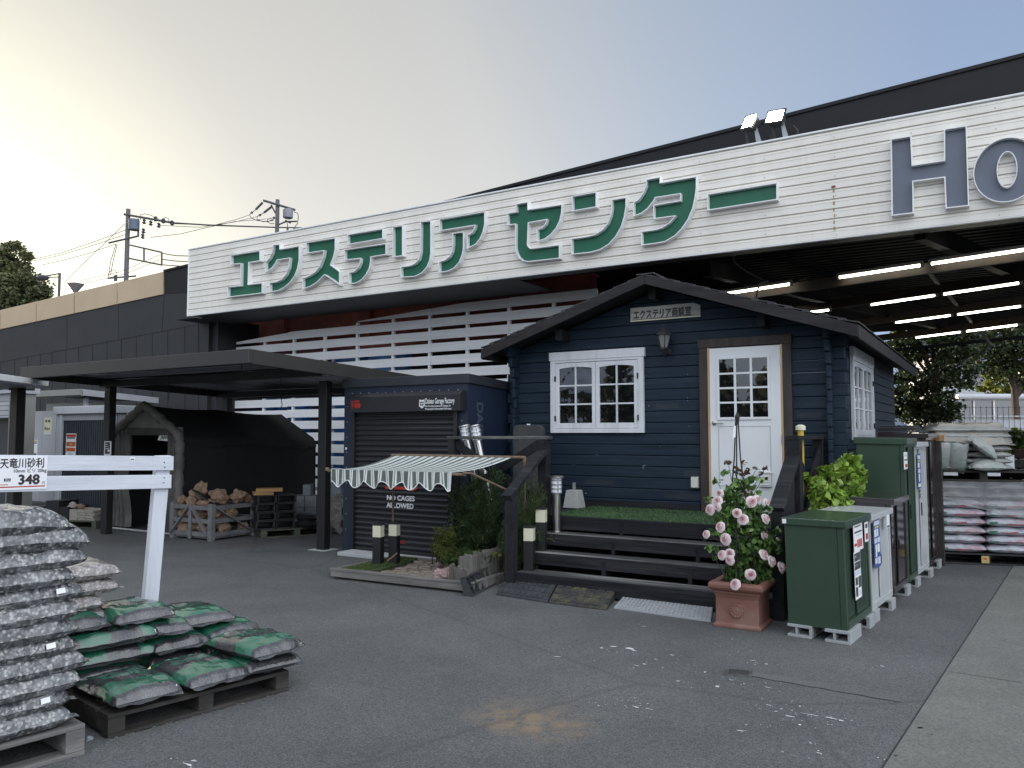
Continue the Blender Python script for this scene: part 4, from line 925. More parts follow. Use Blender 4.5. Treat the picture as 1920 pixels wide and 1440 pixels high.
M_ROSEL = leafmat('rose leaf', (.06, .125, .035), (.15, .26, .075), (.24, .36, .13), rough=.35, trans=.15, pscale=7)
npmesh('leaves', leaf_cards(PL, .058, .042, dirs=DD, jit=1.6), 6, M_ROSEL, rs)
pts_ = []; dirs_ = []
for (zx, zy, n, r_) in ((275, 30, 5, 22), (395, 32, 5, 22), (345, 95, 14, 38), (380, 110, 6, 25), (500, 75, 4, 18), (570, 75, 7, 20), (530, 120, 5, 18), (575, 160, 2, 8), (420, 95, 6, 25)): cl(zx, zy, n, r_, -.03)
npmesh('young_leaves', leaf_cards(np.array(pts_), .05, .026, dirs=np.array(dirs_), jit=1.6), 6, leafmat('bronze rose leaf', (.07, .035, .025), (.13, .075, .04), rough=.4, trans=.15), rs)
# one rose bloom, then copies
def petal(ang, r0, r1, wdt, lift, cup):
    g_ = []; n = 4
    for i in range(n+1):
        t = i/n; rr_ = r0+(r1-r0)*math.sin(t*math.pi/2); zz = lift*t**1.3
        for j in range(n+1):
            u = (j/n-.5)*2; a = ang+u*wdt*(.45+.55*math.sin(min(1, t*1.25)*math.pi/2)); rc = rr_-(u*u)*cup*t; g_.append((rc*math.cos(a), rc*math.sin(a), zz+.08*u*u*t*r1-(.25*(t**4)*r1 if r1 > .8 else 0)))
    return g_, [(i*5+j, i*5+j+1, (i+1)*5+j+1, (i+1)*5+j) for i in range(4) for j in range(4)]
bl = MB(); k = 0
for ring_, (n, r0, r1, wd, lf) in enumerate(((3, .03, .16, 1.3, .60), (4, .06, .30, 1.1, .60), (5, .1, .46, .9, .56), (6, .14, .66, .75, .48), (7, .18, .86, .62, .34), (7, .2, 1.0, .6, .14))):
    bl.m = 0 if ring_ < 2 else 1
    for i in range(n): bl.add(*petal(2*math.pi*(i+.37*ring_)/n+random.uniform(-.12, .12), r0, r1*random.uniform(.93, 1.05), wd, lf, .10))
M_PK1 = leafmat('rose heart', (.78, .46, .50), (.86, .58, .60), rough=.5, trans=.3, vlo=1, vhi=1); M_PK2 = leafmat('rose petal', (.90, .77, .78), (.94, .85, .85), rough=.5, trans=.3, vlo=1, vhi=1)
bloom = None
for i, (zx, zy, dy, s) in enumerate(FL):
    p = rp(zx, zy, dy-.03)
    o = bl.build('bloom', [M_PK1, M_PK2], rs, smooth=True) if bloom is None else copies_part(bloom, rs)
    bloom = bloom or o; o.location = p; sc = .043*s; sc *= 1.05; o.scale = (sc, sc, sc*.95)
    dr_ = Vector((p.x*1.6+random.uniform(-.1, .1), -.28+random.uniform(-.08, .08), .10+random.uniform(-.1, .12))).normalized(); o.rotation_euler = dr_.to_track_quat('Z', 'Y').to_euler()
# ------------------------------------------------------------------ hydrangea behind the low cabinets
hy = thing('hydrangea_bush', 'fresh lime green leafy shrub between the railing and the cabinets', 'shrub', (*G(1562, 1110)[:2], 0))
h0 = Vector(hy.location); pts_ = []; dirs_ = []
hs = MB()
for (px, py, r_, n, Y) in ((1512, 893, 6, 5, 7.75), (1528, 905, 15, 30, 7.75), (1532, 928, 18, 55, 7.72), (1540, 880, 7, 7, 7.85), (1553, 900, 22, 85, 7.85), (1556, 930, 24, 85, 7.75), (1575, 880, 20, 85, 7.95), (1592, 868, 18, 80, 8.0), (1606, 885, 18, 75, 8.05), (1585, 905, 26, 95, 7.9), (1603, 915, 18, 60, 8.0), (1575, 940, 22, 70, 7.8), (1535, 950, 16, 45, 7.7), (1602, 862, 10, 30, 8.05), (1588, 935, 18, 45, 7.9), (1613, 898, 12, 30, 8.1), (1548, 876, 3, 2, 7.85), (1556, 872, 3, 2, 7.85)):
    c = DP(px, py, Y); hs.tube([(random.uniform(-.1, .1), random.uniform(-.1, .1), 0), ((c.x-h0.x)*.5, (c.y-h0.y)*.5, c.z*.6), (c.x-h0.x, c.y-h0.y, c.z)], [.008, .006, .004], 5)
    for _ in range(n):
        u = rng.normal(size=3); u /= np.linalg.norm(u); q = u*r_*Y/FPX*(rng.uniform(.2, 1)**.5); pts_.append((c.x-h0.x+q[0], c.y-h0.y+q[1], c.z+q[2])); dirs_.append(u*.7+np.array([0, -.3, -.1]))
hs.build('stems', mat('green stem', (.06, .09, .03), .6, .2, 8), hy)
npmesh('leaves', leaf_cards(np.array(pts_), 
.074, .047, dirs=np.array(dirs_), jit=1.8), 6, leafmat('hydrangea leaf', (.13, .24, .03), (.30, .43, .07), (.48, .58, .20), rough=.4, trans=.3, pscale=9), hy)
# ================================================================== slat fence and blue tanks
ORD = ('first', 'second', 'third', 'fourth', 'fifth', 'sixth', 'seventh', 'eighth', 'ninth', 'tenth', 'eleventh', 'twelfth', 'thirteenth', 'fourteenth')
YS = 1.65
sf = fthing('slat_fence', 'tall white fence of horizontal slats with stepped slanting top below the sign', 'fence', FF)
S0, S1 = -1.13, 9.1
def ftop(s):
    if s < 1.5: return 3.765+(s-S0)/(1.5-S0)*.17
    if s < 2.956: return 3.935
    if s < 6.17: return 4.0+(s-2.956)/(6.17-2.956)*.19
    return 4.192
k = 0; zt = 4.192
while zt > .2:
    zl = zt-.178
    for s0, s1 in ((S0, 1.35), (1.354, 3.45), (3.454, 5.4), (5.404, 7.26), (7.264, S1)):
        ss = sorted(set([s0, s1]+[x for x in (1.5, 2.954, 2.957, 6.17) if s0 < x < s1]+[s0+(s1-s0)*i/8 for i in range(1, 8)]))
        run = [(s, min(zt, ftop(s))) for s in ss if ftop(s) > zl+.004]
        if len(run) < 2: continue
        m_ = MB(); j = .006*math.sin(k*7.1+s0); m_.prism_xz([(run[0][0], zl+j), (run[-1][0], zl+j)]+[(s, z+j) for s, z in run[::-1]], YS-.022, YS); m_.build('slat', M_SLAT, sf, .003)
    zt -= .2545; k += 1
for s in (-1.08, -.44, .54, 1.5, 2.456, 3.41, 4.4, 5.356, 6.276, 7.236, 8.2, 9.05):
    m_ = MB(); m_.box(s-.03, s+.03, YS+.002, YS+.06, 0, min(ftop(s-.03), ftop(s+.03))-.02); m_.build('post', M_SLAT, sf)
M_BLUE = mat('blue plastic', (.018, .12, .36), .4, .15, 2)
for (pl, pr_, ptop, y, lab) in ((674, 737, 622, 2.6, 'tall blue tank behind the white slats, right of its pair'), (606, 664, 634, 2.65, 'tall blue tank behind the white slats, left of its pair'), (531, 562, 655, 2.9, 'narrow blue drum glimpsed behind the upper white slats')):
    xa, xz = FF.hit(pl, ptop, y); xb, _ = FF.hit(pr_, ptop, y); r_ = (xb-xa)/2
    t_ = fthing('blue_tank', lab, 'tank', FF, x=(xa+xb)/2, y=y+r_)
    m_ = MB(); pf = [(r_*.96, 0)]; zz = .12
    while zz < xz-.2: pf += [(r_, zz), (r_, zz+.16), (r_*.965, zz+.18), (r_*.965, zz+.22)]; zz += .24
    pf += [(r_, xz-.1), (r_*.9, xz-.02), (r_*.3, xz)]; m_.lathe(pf, 24); m_.build('body', M_BLUE, t_, smooth=True)
    m_ = MB(); m_.lathe([(r_*.22, xz-.01), (r_*.22, xz+.03), (r_*.05, xz+.035)], 14); m_.build('lid', M_BLACKP, t_)
for i, px in enumerate((505, 535, 560)):
    t_ = thing('blue_drum', ('left', 'middle', 'right')[i]+' of three small blue drums seen under the carport roof through the slats', 'drum', FF.wld(FF.hit(px, 760, 2.3)[0], 2.35), 0, 'small blue drums')
    zz_ = FF.hit(px, 742, 2.3)[1]
    m_ = MB(); m_.lathe([(.2, 0), (.21, .05), (.21, .6), (.225, .62), (.225, .66), (.21, .68), (.21, 1.2), (.225, 1.22), (.225, 1.26), (.21, 1.28), (.21, zz_-.08), (.1, zz_)], 18); m_.build('body', M_BLUE, t_, smooth=True)
    m_ = MB(); m_.lathe([(.06, zz_-.01), (.06, zz_+.03), (.02, zz_+.03)], 10); m_.build('lid', M_BLACKP, t_)
# ================================================================== motorcycle garage
M_GNAVY = mat('navy steel', (.012, .021, .043), .42, .12, 2, bump=.03, bscale=30)
M_SHUT = mat('black shutter', (.020, .020, .022), .38, .15, 3, stretch=(.5, 4, 4), dirt=(.05, .05, .05), dirt_scale=2, dirt_amt=.4)
M_BLKM = mat('black metal trim', (.016, .016, .018), .4, .15, 4)
M_WINK = mat('white print', (.72, .73, .74), .6, .05, 6); M_RINK = mat('red print', (.42, .03, .02), .55, .15, 6)
YGA = -.92; GX0 = CF.hit(644, 900, YGA)[0]; GX1 = CF.hit(877, 900, YGA)[0]; GZ = CF.hit(760, 706, YGA)[1]-.01; GD = YGA+1.22
gg = fthing('motorcycle_garage', 'navy steel motorcycle garage with black roller shutter behind the awning', 'garage', CF)
m_ = MB(); m_.box(GX0, GX0+.13, YGA, YGA+.03, .02, GZ-.1); m_.box(GX1-.16, GX1, YGA, YGA+.03, .02, GZ-.1); m_.box(GX0+.13, GX1-.16, YGA, YGA+.03, 2.02, GZ-.1); m_.build('front_wall', M_GNAVY, gg)
m_ = MB(); m_.box(GX1-.03, GX1-.001, YGA+.031, GD, .02, GZ-.1); m_.build('side_wall', M_GNAVY, gg)
m_ = MB(); m_.box(GX0+.001, GX0+.03, YGA+.031, GD, .02, GZ-.1); m_.build('side_wall', M_GNAVY, gg)
m_ = MB(); m_.box(GX0+.031, GX1-.031, GD-.03, GD-.001, .02, GZ-.1); m_.build('rear_wall', M_GNAVY, gg)
m_ = MB(); m_.hexa([(GX0-.03, YGA-.03, GZ-.11), (GX1+.03, YGA-.03, GZ-.11), (GX1+.03, GD+.03, GZ-.17), (GX0-.03, GD+.03, GZ-.17), (GX0-.03, YGA-.03, GZ+.01), (GX1+.03, YGA-.03, GZ+.01), (GX1+.03, GD+.03, GZ-.06), (GX0-.03, GD+.03, GZ-.06)]); m_.build('roof', mat('dark roof trim', (.022, .025, .032), .45, .15, 3), gg, .006)
def gp(px, py, y=YGA): return CF.hit(px, py, y)
bx0, bz1 = gp(656, 745, YGA-.12); bx1, bz0 = gp(862, 769, YGA-.12); bz1 = gp(760, 742, YGA-.12)[1]; bz0 = gp(760, 772, YGA-.12)[1]
m_ = MB(); m_.prism_yz([(YGA-.001, bz0), (YGA-.001, bz1+.055), (YGA-.06, bz1+.05), (YGA-.12, bz1), (YGA-.12, bz0)][::-1], bx0, bx1); m_.build('shutter_box', M_BLKM, gg, .004)
m_ = MB(); zz = .10; pf = [(YGA+.012, .03), (YGA-.008, .035), (YGA-.008, .09)]
sx0, sx1 = gp(667, 900)[0], gp(853, 900)[0]
while zz < bz0: pf += [(YGA+.012, zz), (YGA-.004, zz+.012), (YGA-.010, zz+.03), (YGA-.004, zz+.05), (YGA+.012, zz+.06)]; zz += .0705
m_.sheet_yz(pf, sx0, sx1); m_.build('shutter', M_SHUT, gg, smooth=False)
m_ = MB(); m_.box(sx0-.055, sx0, YGA-.045, YGA+.012, .02, bz0); m_.box(sx1, sx1+.055, YGA-.045, YGA+.012, .02, bz0); m_.each('guide_rail', M_BLKM, gg, .003)
m_ = MB(); M_RIV = mat('rivet', (.45, .46, .47), .35, .1, 5, metal=.7)
for i in range(13): x = GX0+.15+i*(GX1-GX0-.3)/12; m_.box(x-.006, x+.006, YGA-.005, YGA-.001, GZ-.195, GZ-.183)
for i in range(9): zz = .3+i*.21; m_.box(GX1-.1, GX1-.088, YGA-.005, YGA-.001, zz, zz+.012); m_.box(GX0+.05, GX0+.062, YGA-.005, YGA-.001, zz, zz+.012)
m_.build('rivets', M_RIV, gg)
m_ = MB(); x, zz = gp(649, 841); m_.box(x-.014, x+.016, YGA-.004, YGA-.001, zz-.014, zz+.016); m_.build('tag', M_RIM, gg)
yt = YGA-.122
tx, tz = gp(797, 757, yt); text('lettering', 'Dainao Garage Factory', .098, M_WINK, gg, (tx, yt, tz), bold=.0012, ext=.0005, sx=.50)
text('lettering', 'No Promise Expensive Garage for', .034, M_WINK, gg, (tx, yt, tz-.042), bold=.0004, ext=.0005, sx=.86)
text('lettering', 'Motorcycle & Automobile Enthusiasts', .034, M_WINK, gg, (tx, yt, tz-.078), bold=.0004, ext=.0005, sx=.80)
m_ = MB(); ex, ez = gp(791, 757, yt); m_.prism_xz([(ex-.045, ez-.03), (ex, ez-.062), (ex+.045, ez-.03), (ex+.04, ez+.055), (ex, ez+.045), (ex-.04, ez+.055)], yt-.001, yt+.0015); em = m_.build('emblem', M_WINK, gg)
m_ = MB(); m_.box(ex-.033, ex+.033, yt-.002, yt-.001, ez+.012, ez+.026); m_.box(ex-.026, ex-.006, yt-.002, yt-.001, ez-.03, ez+.004); m_.box(ex+.006, ex+.026, yt-.002, yt-.001, ez-.03, ez+.004); m_.build('emblem_mark', M_BLKM, em)
rx, rz_ = gp(657, 760, yt); text('lettering', 'DANGER', .042, M_RINK, gg, (rx+.01, yt, gp(666, 755, yt)[1]), bold=.001, ext=.0005, sx=.9)
text('lettering', '不発弾', .072, M_RINK, gg, (rx+.01, yt, gp(666, 764, yt)[1]-.004), bold=.002, ext=.0005, sx=.8)
yq = YGA-.0125
for s_, px, py, sz in (('NO CAGES', 725, 937, .088), ('ALLOWED', 725, 951, .088)):
    x, zz = gp(px, py, yq); text('lettering', s_, sz, M_WINK, gg, (x, yq, zz), bold=.0025, ext=.0008, sx=1.08)
m_ = MB(); ax0, az0 = gp(722, 914, yq); ax1, _ = gp(783, 914, yq); m_.prism_xz([(ax0, az0-.017), (ax1-.09, az0-.017), (ax1-.09, az0-.036), (ax1, az0), (ax1-.09, az0+.036), (ax1-.09, az0+.017), (ax0, az0+.017)], yq-.001, yq+.001); m_.build('arrow', M_RINK, gg)
x, zz = gp(747, 1019, yq); text('lettering', 'HIAS', .06, M_RINK, gg, (x, yq, zz), bold=.001, ext=.0005, sx=.9)
M_DIM = mat('dim blue lettering', (.05, .07, .11), .5, .1, 5); yy, zz = CF.hitx(889, 764, GX1); text('lettering', 'DAINAO', .20, M_DIM, gg, (GX1+.002, yy+.06, 2.02), rot=(R(90), R(90), R(90)), bold=.006, ext=.0006, sx=1)
s_ = thing('concrete_slab', 'pale concrete doorstep slab in front of the roller shutter', 'slab', CF.wld(0, 0, 0), CF.a)
a = CF.loc(G(641, 1040)); b = CF.loc(G(797, 1062)); m_ = MB(); m_.box(a.x, b.x, YGA-.32, YGA-.03, .0, .05)
m_.box(b.x, GX1, YGA-.1, YGA-.03, 0, .03) if False else None
m_.build('slab', concrete('slab concrete', (.46, .48, .50), 200), s_, .008)

# ================================================================== carports
M_CP = mat('dark bronze aluminium', (.028, .0285, .0275), .42, .1, 2, stretch=(1, 1, 1)); M_CPB = mat('carport column', (.010, .011, .012), .45, .15, 3)
M_CPD = mat('carport deck', (.14, .15, .165), .30, .25, 2, stretch=(.2, 1, 1), metal=.75)
CP = Frame((-2.73, 11.22), ANG)
cp = fthing('carport', 'large black flat-roofed carport over the tent and crates', 'carport', CP)
yf = -1.68; x1, z1 = CP.hit(466, 655, yf); x0, z0_ = CP.hit(39, 687.5, yf); zb_ = .5*(CP.hit(466, 682, yf)[1]+CP.hit(39, 709, yf)[1]); zt = .5*(z1+z0_); yb = 2.55; dp_ = .16
def czf(y): return (y-yf)/(yb-yf)*dp_
m_ = MB(); m_.box(x0, x1, yf, yf+.06, zb_, zt); m_.build('front_fascia', M_CP, cp, .006)
m_ = MB(); m_.box(x0, x1, yb-.06, yb, zb_-dp_, zt-dp_); m_.build('rear_fascia', M_CP, cp, .006)
for x in (x0, x1-.06):
    m_ = MB(); m_.prism_yz([(yf+.06, zb_-czf(yf+.06)), (yb-.06, zb_-czf(yb-.06)), (yb-.06, zt-czf(yb-.06)), (yf+.06, zt-czf(yf+.06))], x, x+.06); m_.build('side_fascia', M_CP, cp)
m_ = MB(); y = yf+.061; pf = []; zr = zb_+.10
while y < yb-.1:
    for dy, dz in ((0, .05), (.07, .05), (.09, 0), (.13, 0), (.15, .05)): pf.append((y+dy, zr+dz-czf(y+dy)))
    y += .165
m_.sheet_yz(pf, x0+.06, x1-.06); m_.build('roof_deck', M_CPD, cp)
m_ = MB(); m_.box(x0+.06, x1-.06, yf+.06, yb-.06, zt-.06-dp_, zt-.02-dp_) if False else m_.hexa([(x0+.06, yf+.06, zt-.03), (x1-.06, yf+.06, zt-.03), (x1-.06, yb-.06, zt-.03-dp_), (x0+.06, yb-.06, zt-.03-dp_), (x0+.06, yf+.06, zt-.01), (x1-.06, yf+.06, zt-.01), (x1-.06, yb-.06, zt-.01-dp_), (x0+.06, yb-.06, zt-.01-dp_)]); m_.build('roof_cover', M_CP, cp)
cl = CP.loc(Vector((-6.559, 13.056, 0))); cr_ = CP.loc(G(592, 1031)); yr2 = cl.y+2.3
m_ = MB()
for (cx, cy) in ((cr_.x+.07, cr_.y+.07), (cl.x, cl.y), (cl.x+.02, yr2), (cr_.x+.07, yr2)): m_.box(cx-.075, cx+.075, cy-.06, cy+.06, .0, zr-.13-czf(cy))
m_.each('column', M_CPB, cp, .008)
m_ = MB()
for cx in (cr_.x+.07, cl.x): m_.hexa([(cx-.05, yf+.07, zr-.14), (cx+.05, yf+.07, zr-.14), (cx+.05, yb-.07, zr-.14-dp_), (cx-.05, yb-.07, zr-.14-dp_), (cx-.05, yf+.07, zr-.01), (cx+.05, yf+.07, zr-.01), (cx+.05, yb-.07, zr-.01-dp_), (cx-.05, yb-.07, zr-.01-dp_)]) if False else None
for cy in (cl.y+.0, yr2): m_.box(x0+.07, x1-.07, cy-.05, cy+.05, zr-.129-czf(cy), zr-.02-czf(cy))
m_.each('beam', M_CPB, cp, .004)
m_ = MB(); m_.box(cr_.x-.09, cr_.x+.23, cr_.y-.07, cr_.y+.21, 0, .006); m_.build('footing_mortar', mat('mortar', (.40, .41, .42), .9, .2, 20), cp)
m_ = MB(); a = CP.loc(DP(452, 695, 9.9)); m_.tube([(a.x, a.y, zr-.01), (a.x+.01, a.y, zr-.08), (a.x-.005, a.y, zr-.17)], .008, 5); b = CP.loc(DP(317, 705, 12.2)); m_.tube([(b.x, b.y, zr-.05), (b.x+.01, b.y, zr-.3), (b.x, b.y, zr-.42)], .006, 5); b = CP.loc(DP(527, 730, 12.2)); m_.tube([(b.x, b.y, zr-.05), (b.x-.02, b.y, zr-.3), (b.x+.03, b.y, zr-.5), (b.x, b.y, zr-.55)], .006, 5); m_.each('hanging_wire', M_CPB, cp)
# neighbouring carport with a white roof edge
c2 = thing('carport', 'carport with white roof edge cut off at the left picture edge', 'carport', (0, 0, 0))
p1, p2 = DP(-60, 699, 9.4), DP(88, 719, 13.0); lf = Vector((-math.cos(ANG), -math.sin(ANG), 0))*3.2
m_ = MB(); d2 = (p2-p1).normalized(); n2 = Vector((d2.y, -d2.x, 0)).normalized()
m_.bar(p1, p2, .05, .085); m_.build('edge_trim', M_RIM, c2, .004)
m_ = MB(); q = [p1-Vector((0, 0, .02)), p2-Vector((0, 0, .02)), p2+lf-Vector((0, 0, .02)), p1+lf-Vector((0, 0, .02))]; q = [x-n2*.05 for x in q]
m_.hexa([x-Vector((0, 0, .05)) for x in q]+q); m_.build('roof_sheet', mat('grey roof sheet', (.20, .22, .25), .4, .15, 2), c2)
a = DP(35, 720, 12.9); m_ = MB(); m_.X = Matrix.Translation((a.x, a.y, 0)) @ Matrix.Rotation(ANG, 4, 'Z'); m_.box(-.1, .1, -.07, .07, 0, a.z-.05); m_.build('column', M_CPB, c2, .006)
m_ = MB(); m_.bar(DP(20, 726, 12.9), DP(62, 727, 13.6), .06, .1); m_.build('beam', M_CPB, c2)

# ================================================================== sheds on the left
M_SHG = mat('pale grey steel', (.37, .38, .41), .45, .06, 2, dirt=(.27, .27, .28), dirt_scale=1.5, dirt_amt=.4); M_SHO = mat('olive grey steel', (.24, .24, .225), .45, .08, 2); M_SHD = mat('slate steel', (.035, .043, .053), .45, .15, 2); M_SHW = mat('silver white steel', (.50, .52, .56), .35, .05, 2)
def poster(name, parent, x0, x1, z0, z1, y, bands, base=M_RIM):
    m_ = MB(); m_.box(x0, x1, y-.004, y, z0, z1); o = m_.build(name, base, parent)
    for (u0, u1, v0, v1, mm) in bands:
        b = MB(); b.box(x0+(x1-x0)*u0, x0+(x1-x0)*u1, y-.006, y-.004, z0+(z1-z0)*v0, z0+(z1-z0)*v1); b.build('print', mm, o)
    return o
M_YEL = mat('yellow print', (.50, .46, .14), .6, .1, 5); M_PALEY = mat('pale yellow paper', (.60, .60, .42), .6, .06, 5); M_ORG = mat('orange print', (.50, .11, .03), .6, .1, 5); M_DGR = mat('dark print', (.05, .055, .06), .6, .1, 5); M_LBL = mat('light print', (.55, .60, .70), .6, .05, 5)
SB = Frame((DP(148, 729, 16.6).x, 16.6), ANG); zB = DP(148, 729, 16.6).z
sb = fthing('garden_shed', 'large pale grey storage shed with grey roof edge, behind the small one', 'shed', SB)
m_ = MB(); m_.box(-2.0, .0, .0, .06, zB-.13, zB); m_.box(-2.0, 0, .06, .1, zB-.15, zB-.04); m_.build('roof_fascia', M_SHO, sb, .006)
m_ = MB(); m_.prism_yz([(.06, zB-.13), (1.85, zB-.24), (1.85, zB-.11), (.06, zB)], -.05, .0); m_.build('roof_edge', M_SHG, sb)
m_ = MB(); m_.prism_yz([(.06, zB-.05), (1.85, zB-.16), (1.85, zB-.12), (.06, zB-.01)], -2.0, -.05); m_.build('roof', M_SHG, sb)
bx = SB.hit(163, 780, .4)[0]; m_ = MB(); m_.box(-1.95, bx, .4, 1.7, .08, zB-.26); m_.build('body', M_SHO, sb)
m_ = MB(); m_.box(bx-.09, bx+.01, .36, .42, .08, zB-.16); m_.build('corner_post', M_SHW, sb, .004)
e = [SB.hit(p, 830, .38)[0] for p in (28, 51, 81, 83, 107, 160)]; zd1 = SB.hit(80, 771, .38)[1]
m_ = MB(); m_.box(e[1]-.5, e[1]-.01, .36, .40, .12, zd1); m_.box(e[1], e[2], .35, .40, .12, zd1); m_.box(e[3], e[4]+.02, .33, .38, .12, zd1); m_.box(e[4]+.03, bx-.1, .36, .4, .12, zd1); m_.each('door_panel', M_SHG, sb, .006)
p = SB.hit(83.5, 783, .33); q = SB.hit(97, 815, .33); poster('poster', sb, p[0], q[0], q[1], p[1], .328, [(.15, .4, .72, .86, M_DGR), (.5, .78, .72, .86, M_DGR), (.1, .25, .28, .46, M_DGR), (.35, .5, .26, .42, M_DGR), (.6, .75, .28, .4, M_DGR), (.1, .9, .05, .14, M_LBL)], M_PALEY)
p = SB.hit(55, 825, .35); q = SB.hit(70, 856, .35); poster('poster', sb, p[0], q[0], q[1], p[1], .348, [(.05, .95, .86, .97, M_YEL), (.1, .9, .78, .84, M_DGR), (.1, .35, .45, .58, M_YEL), (.1, .9, .05, .2, M_DGR)])
SCF = Frame((DP(107, 763, 15.2).x, 15.2), ANG); zC = DP(107, 763, 15.2).z
sc_ = fthing('garden_shed', 'small shed with pale blue header and dark corrugated doors beside the tent', 'shed', SCF)
m_ = MB(); m_.box(-.03, 1.88, -.06, .8, zC-.14, zC); m_.build('roof', M_SHW, sc_, .01)
m_ = MB(); m_.box(0, .12, 0, .05, .08, zC-.14); m_.box(1.74, 1.85, 0, .05, .08, zC-.14); m_.each('door_post', M_SHW, sc_, .006)
m_ = MB(); m_.box(.12, 1.74, .01, .05, zC-.26, zC-.14); m_.build('lintel', M_SHG, sc_)
m_ = MB(); pf = []
x = .12
while x < 1.74: m_.box(x, x+.05, .035, .05, .1, zC-.26); m_.box(x+.05, x+.07, .045, .06, .1, zC-.26); x += .07
m_.build('corrugated_doors', M_SHD, sc_)
m_ = MB(); m_.box(0, 1.85, .061, .75, .08, zC-.141); m_.build('body', M_SHG, sc_)
m_ = MB(); m_.box(0, 1.85, -.02, .06, .02, .08); m_.build('sill', M_SHG, sc_)
m_ = MB(); m_.box(.16, .20, -.02, .03, .25, 1.98); m_.build('pull_bar', M_SHW, sc_, .006)
p = SCF.hit(125, 813, .03); q = SCF.hit(142, 856, .03); poster('poster', sc_, p[0], q[0], q[1], p[1], .028, [(.03, .97, .86, .97, M_RINK), (.1, .9, .78, .84, M_DGR), (.05, .95, .44, .64, M_ORG), (.35, .65, .5, .58, M_YEL), (.05, .95, .22, .38, M_ORG), (.2, .7, .02, .18, M_LBL)])
p = SCF.hit(173, 830, -.1); q = SCF.hit(190, 853, -.1)
pb_ = fthing('price_board', 'small black notice in a white frame hung on the carport column', 'notice', SCF)
CL = CP.wld(cl.x, cl.y); pb_.location = CL; a = CP.loc(DP(181.5, 841, 12.75))
pb_.location = CP.wld(a.x, cl.y-.09, a.z)
m_ = MB(); m_.box(-.075, .075, -.012, 0, -.11, .11); m_.build('panel', M_DGR, pb_)
m_ = MB(); m_.box(-.085, -.07, -.016, 0, -.115, .115); m_.box(.07, .085, -.016, 0, -.115, .115); m_.box(-.07, .07, -.016, 0, .1, .115); m_.box(-.07, .07, -.016, 0, -.115, -.09); m_.build('frame', M_RIM, pb_)
m_ = MB()
for k in range(3): m_.box(-.06, .0+.02*k, -.014, -.012, .06-.035*k, .07-.035*k)
m_.box(0, .06, -.014, -.012, -.05, -.02); m_.build('print', M_WINK, pb_)
SAF = Frame((DP(26, 726, 14.6).x, 14.6), ANG); zA = DP(26, 727, 14.6).z
sa = fthing('garden_shed', 'white shed with half-raised roller shutter at the far left edge', 'shed', SAF)
m_ = MB(); m_.box(-2.4, .05, -.05, .45, zA-.1, zA); m_.build('roof', M_SHG, sa, .006)
m_ = MB(); m_.box(-.14, 0, 0, .4, .05, zA-.1); m_.build('side_wall', M_SHO, sa)
m_ = MB(); m_.box(-.9, -.141, .02, .06, zA-.24, zA-.101); m_.build('lintel', M_SHG, sa)
m_ = MB(); z_s = SAF.hit(10, 777, .04)[1]; zz = zA-.24
while zz > z_s: m_.box(-2.3, -.142, .03, .06, zz-.085, zz); zz -= .09
m_.box(-2.3, -.142, .02, .06, zz-.04, zz); m_.build('shutter', M_SHW, sa, .01)
m_ = MB(); m_.box(-2.4, -.15, .36, .4, .05, zA-.11); m_.build('rear_wall', M_SHD, sa)

# ================================================================== tent garage
M_TENT = mat('dark tent fabric', (.013, .0125, .013), .75, .2, 2, stretch=(1, .5, 1), bump=.3, bscale=3); M_TENTF = mat('brown grey tent fabric', (.125, .118, .108), .7, .3, 4, bump=.5, bscale=9)
TF = Frame((DP(197, 989, 13.75).x, 13.75), ANG); TW = 1.9; TD = 3.0
tg = fthing('tent_garage', 'dark brown fabric tent garage with open arched front under the carport', 'tent', TF)
def arch(grow=0.):
    P_ = [(-grow, 0), (-grow, 1.45)]
    for a in range(0, 51, 10): t = R(a); P_.append((.20-(.20+grow)*math.cos(t), 1.45+(.22+grow)*math.sin(t)))
    ap = (TW*.5, 2.10+grow)
    return P_+[ap]+[(TW-x, z) for x, z in P_[::-1]]
AR = arch(); n = len(AR); ny = 14; m_ = MB(); vs = []
for j in range(ny+1):
    y = TD*j/ny
    for i, (x, z) in enumerate(AR):
        sag = .035*math.sin(math.pi*((j % 7)/7.))*(1 if 1 < i < n-2 else .6); cx = TW/2; fx = (x-cx); w_ = .025*math.sin(i*2.1+j*1.3)
        vs.append((cx+fx*(1-sag*.5)+(w_ if z < 1.5 else 0)*(.3 if z == 0 else 1), y, z-sag-.10*(y/TD) if z > .1 else 0))
m_.add(vs, [(j*n+i, j*n+i+1, (j+1)*n+i+1, (j+1)*n+i) for j in range(ny) for i in range(n-1)])
m_.build('cover', M_TENT, tg, smooth=True)
m_ = MB(); m_.prism_xz([(x, z*(.95)) for x, z in AR][::-1], TD-.02, TD); m_.build('rear_wall', M_TENT, tg)
m_ = MB(); pr = []
for i in range(n-1):
    (xa, za), (xb, zb2) = AR[i], AR[i+1]; L_ = math.hypot(xb-xa, zb2-za); kk = max(1, int(L_/.055))
    for q in range(kk): pr.append((xa+(xb-xa)*q/kk, za+(zb2-za)*q/kk))
pr.append(AR[-1])
m_.tube([(x, .03, z) for x, z in pr], [.070+.017*math.sin(i*1.9)*math.sin(i*.7+1) for i in range(len(pr))], 10); m_.build('arch_roll', M_TENTF, tg, smooth=True)
m_ = MB(); top_ = [(x, z) for x, z in AR if z >= 1.58]; nb_ = 14; low_ = [(TW*.94-(TW*.88)*i/nb_, 1.70-.05*math.sin(math.pi*i/nb_)+.03*(i/nb_)) for i in range(nb_+1)]
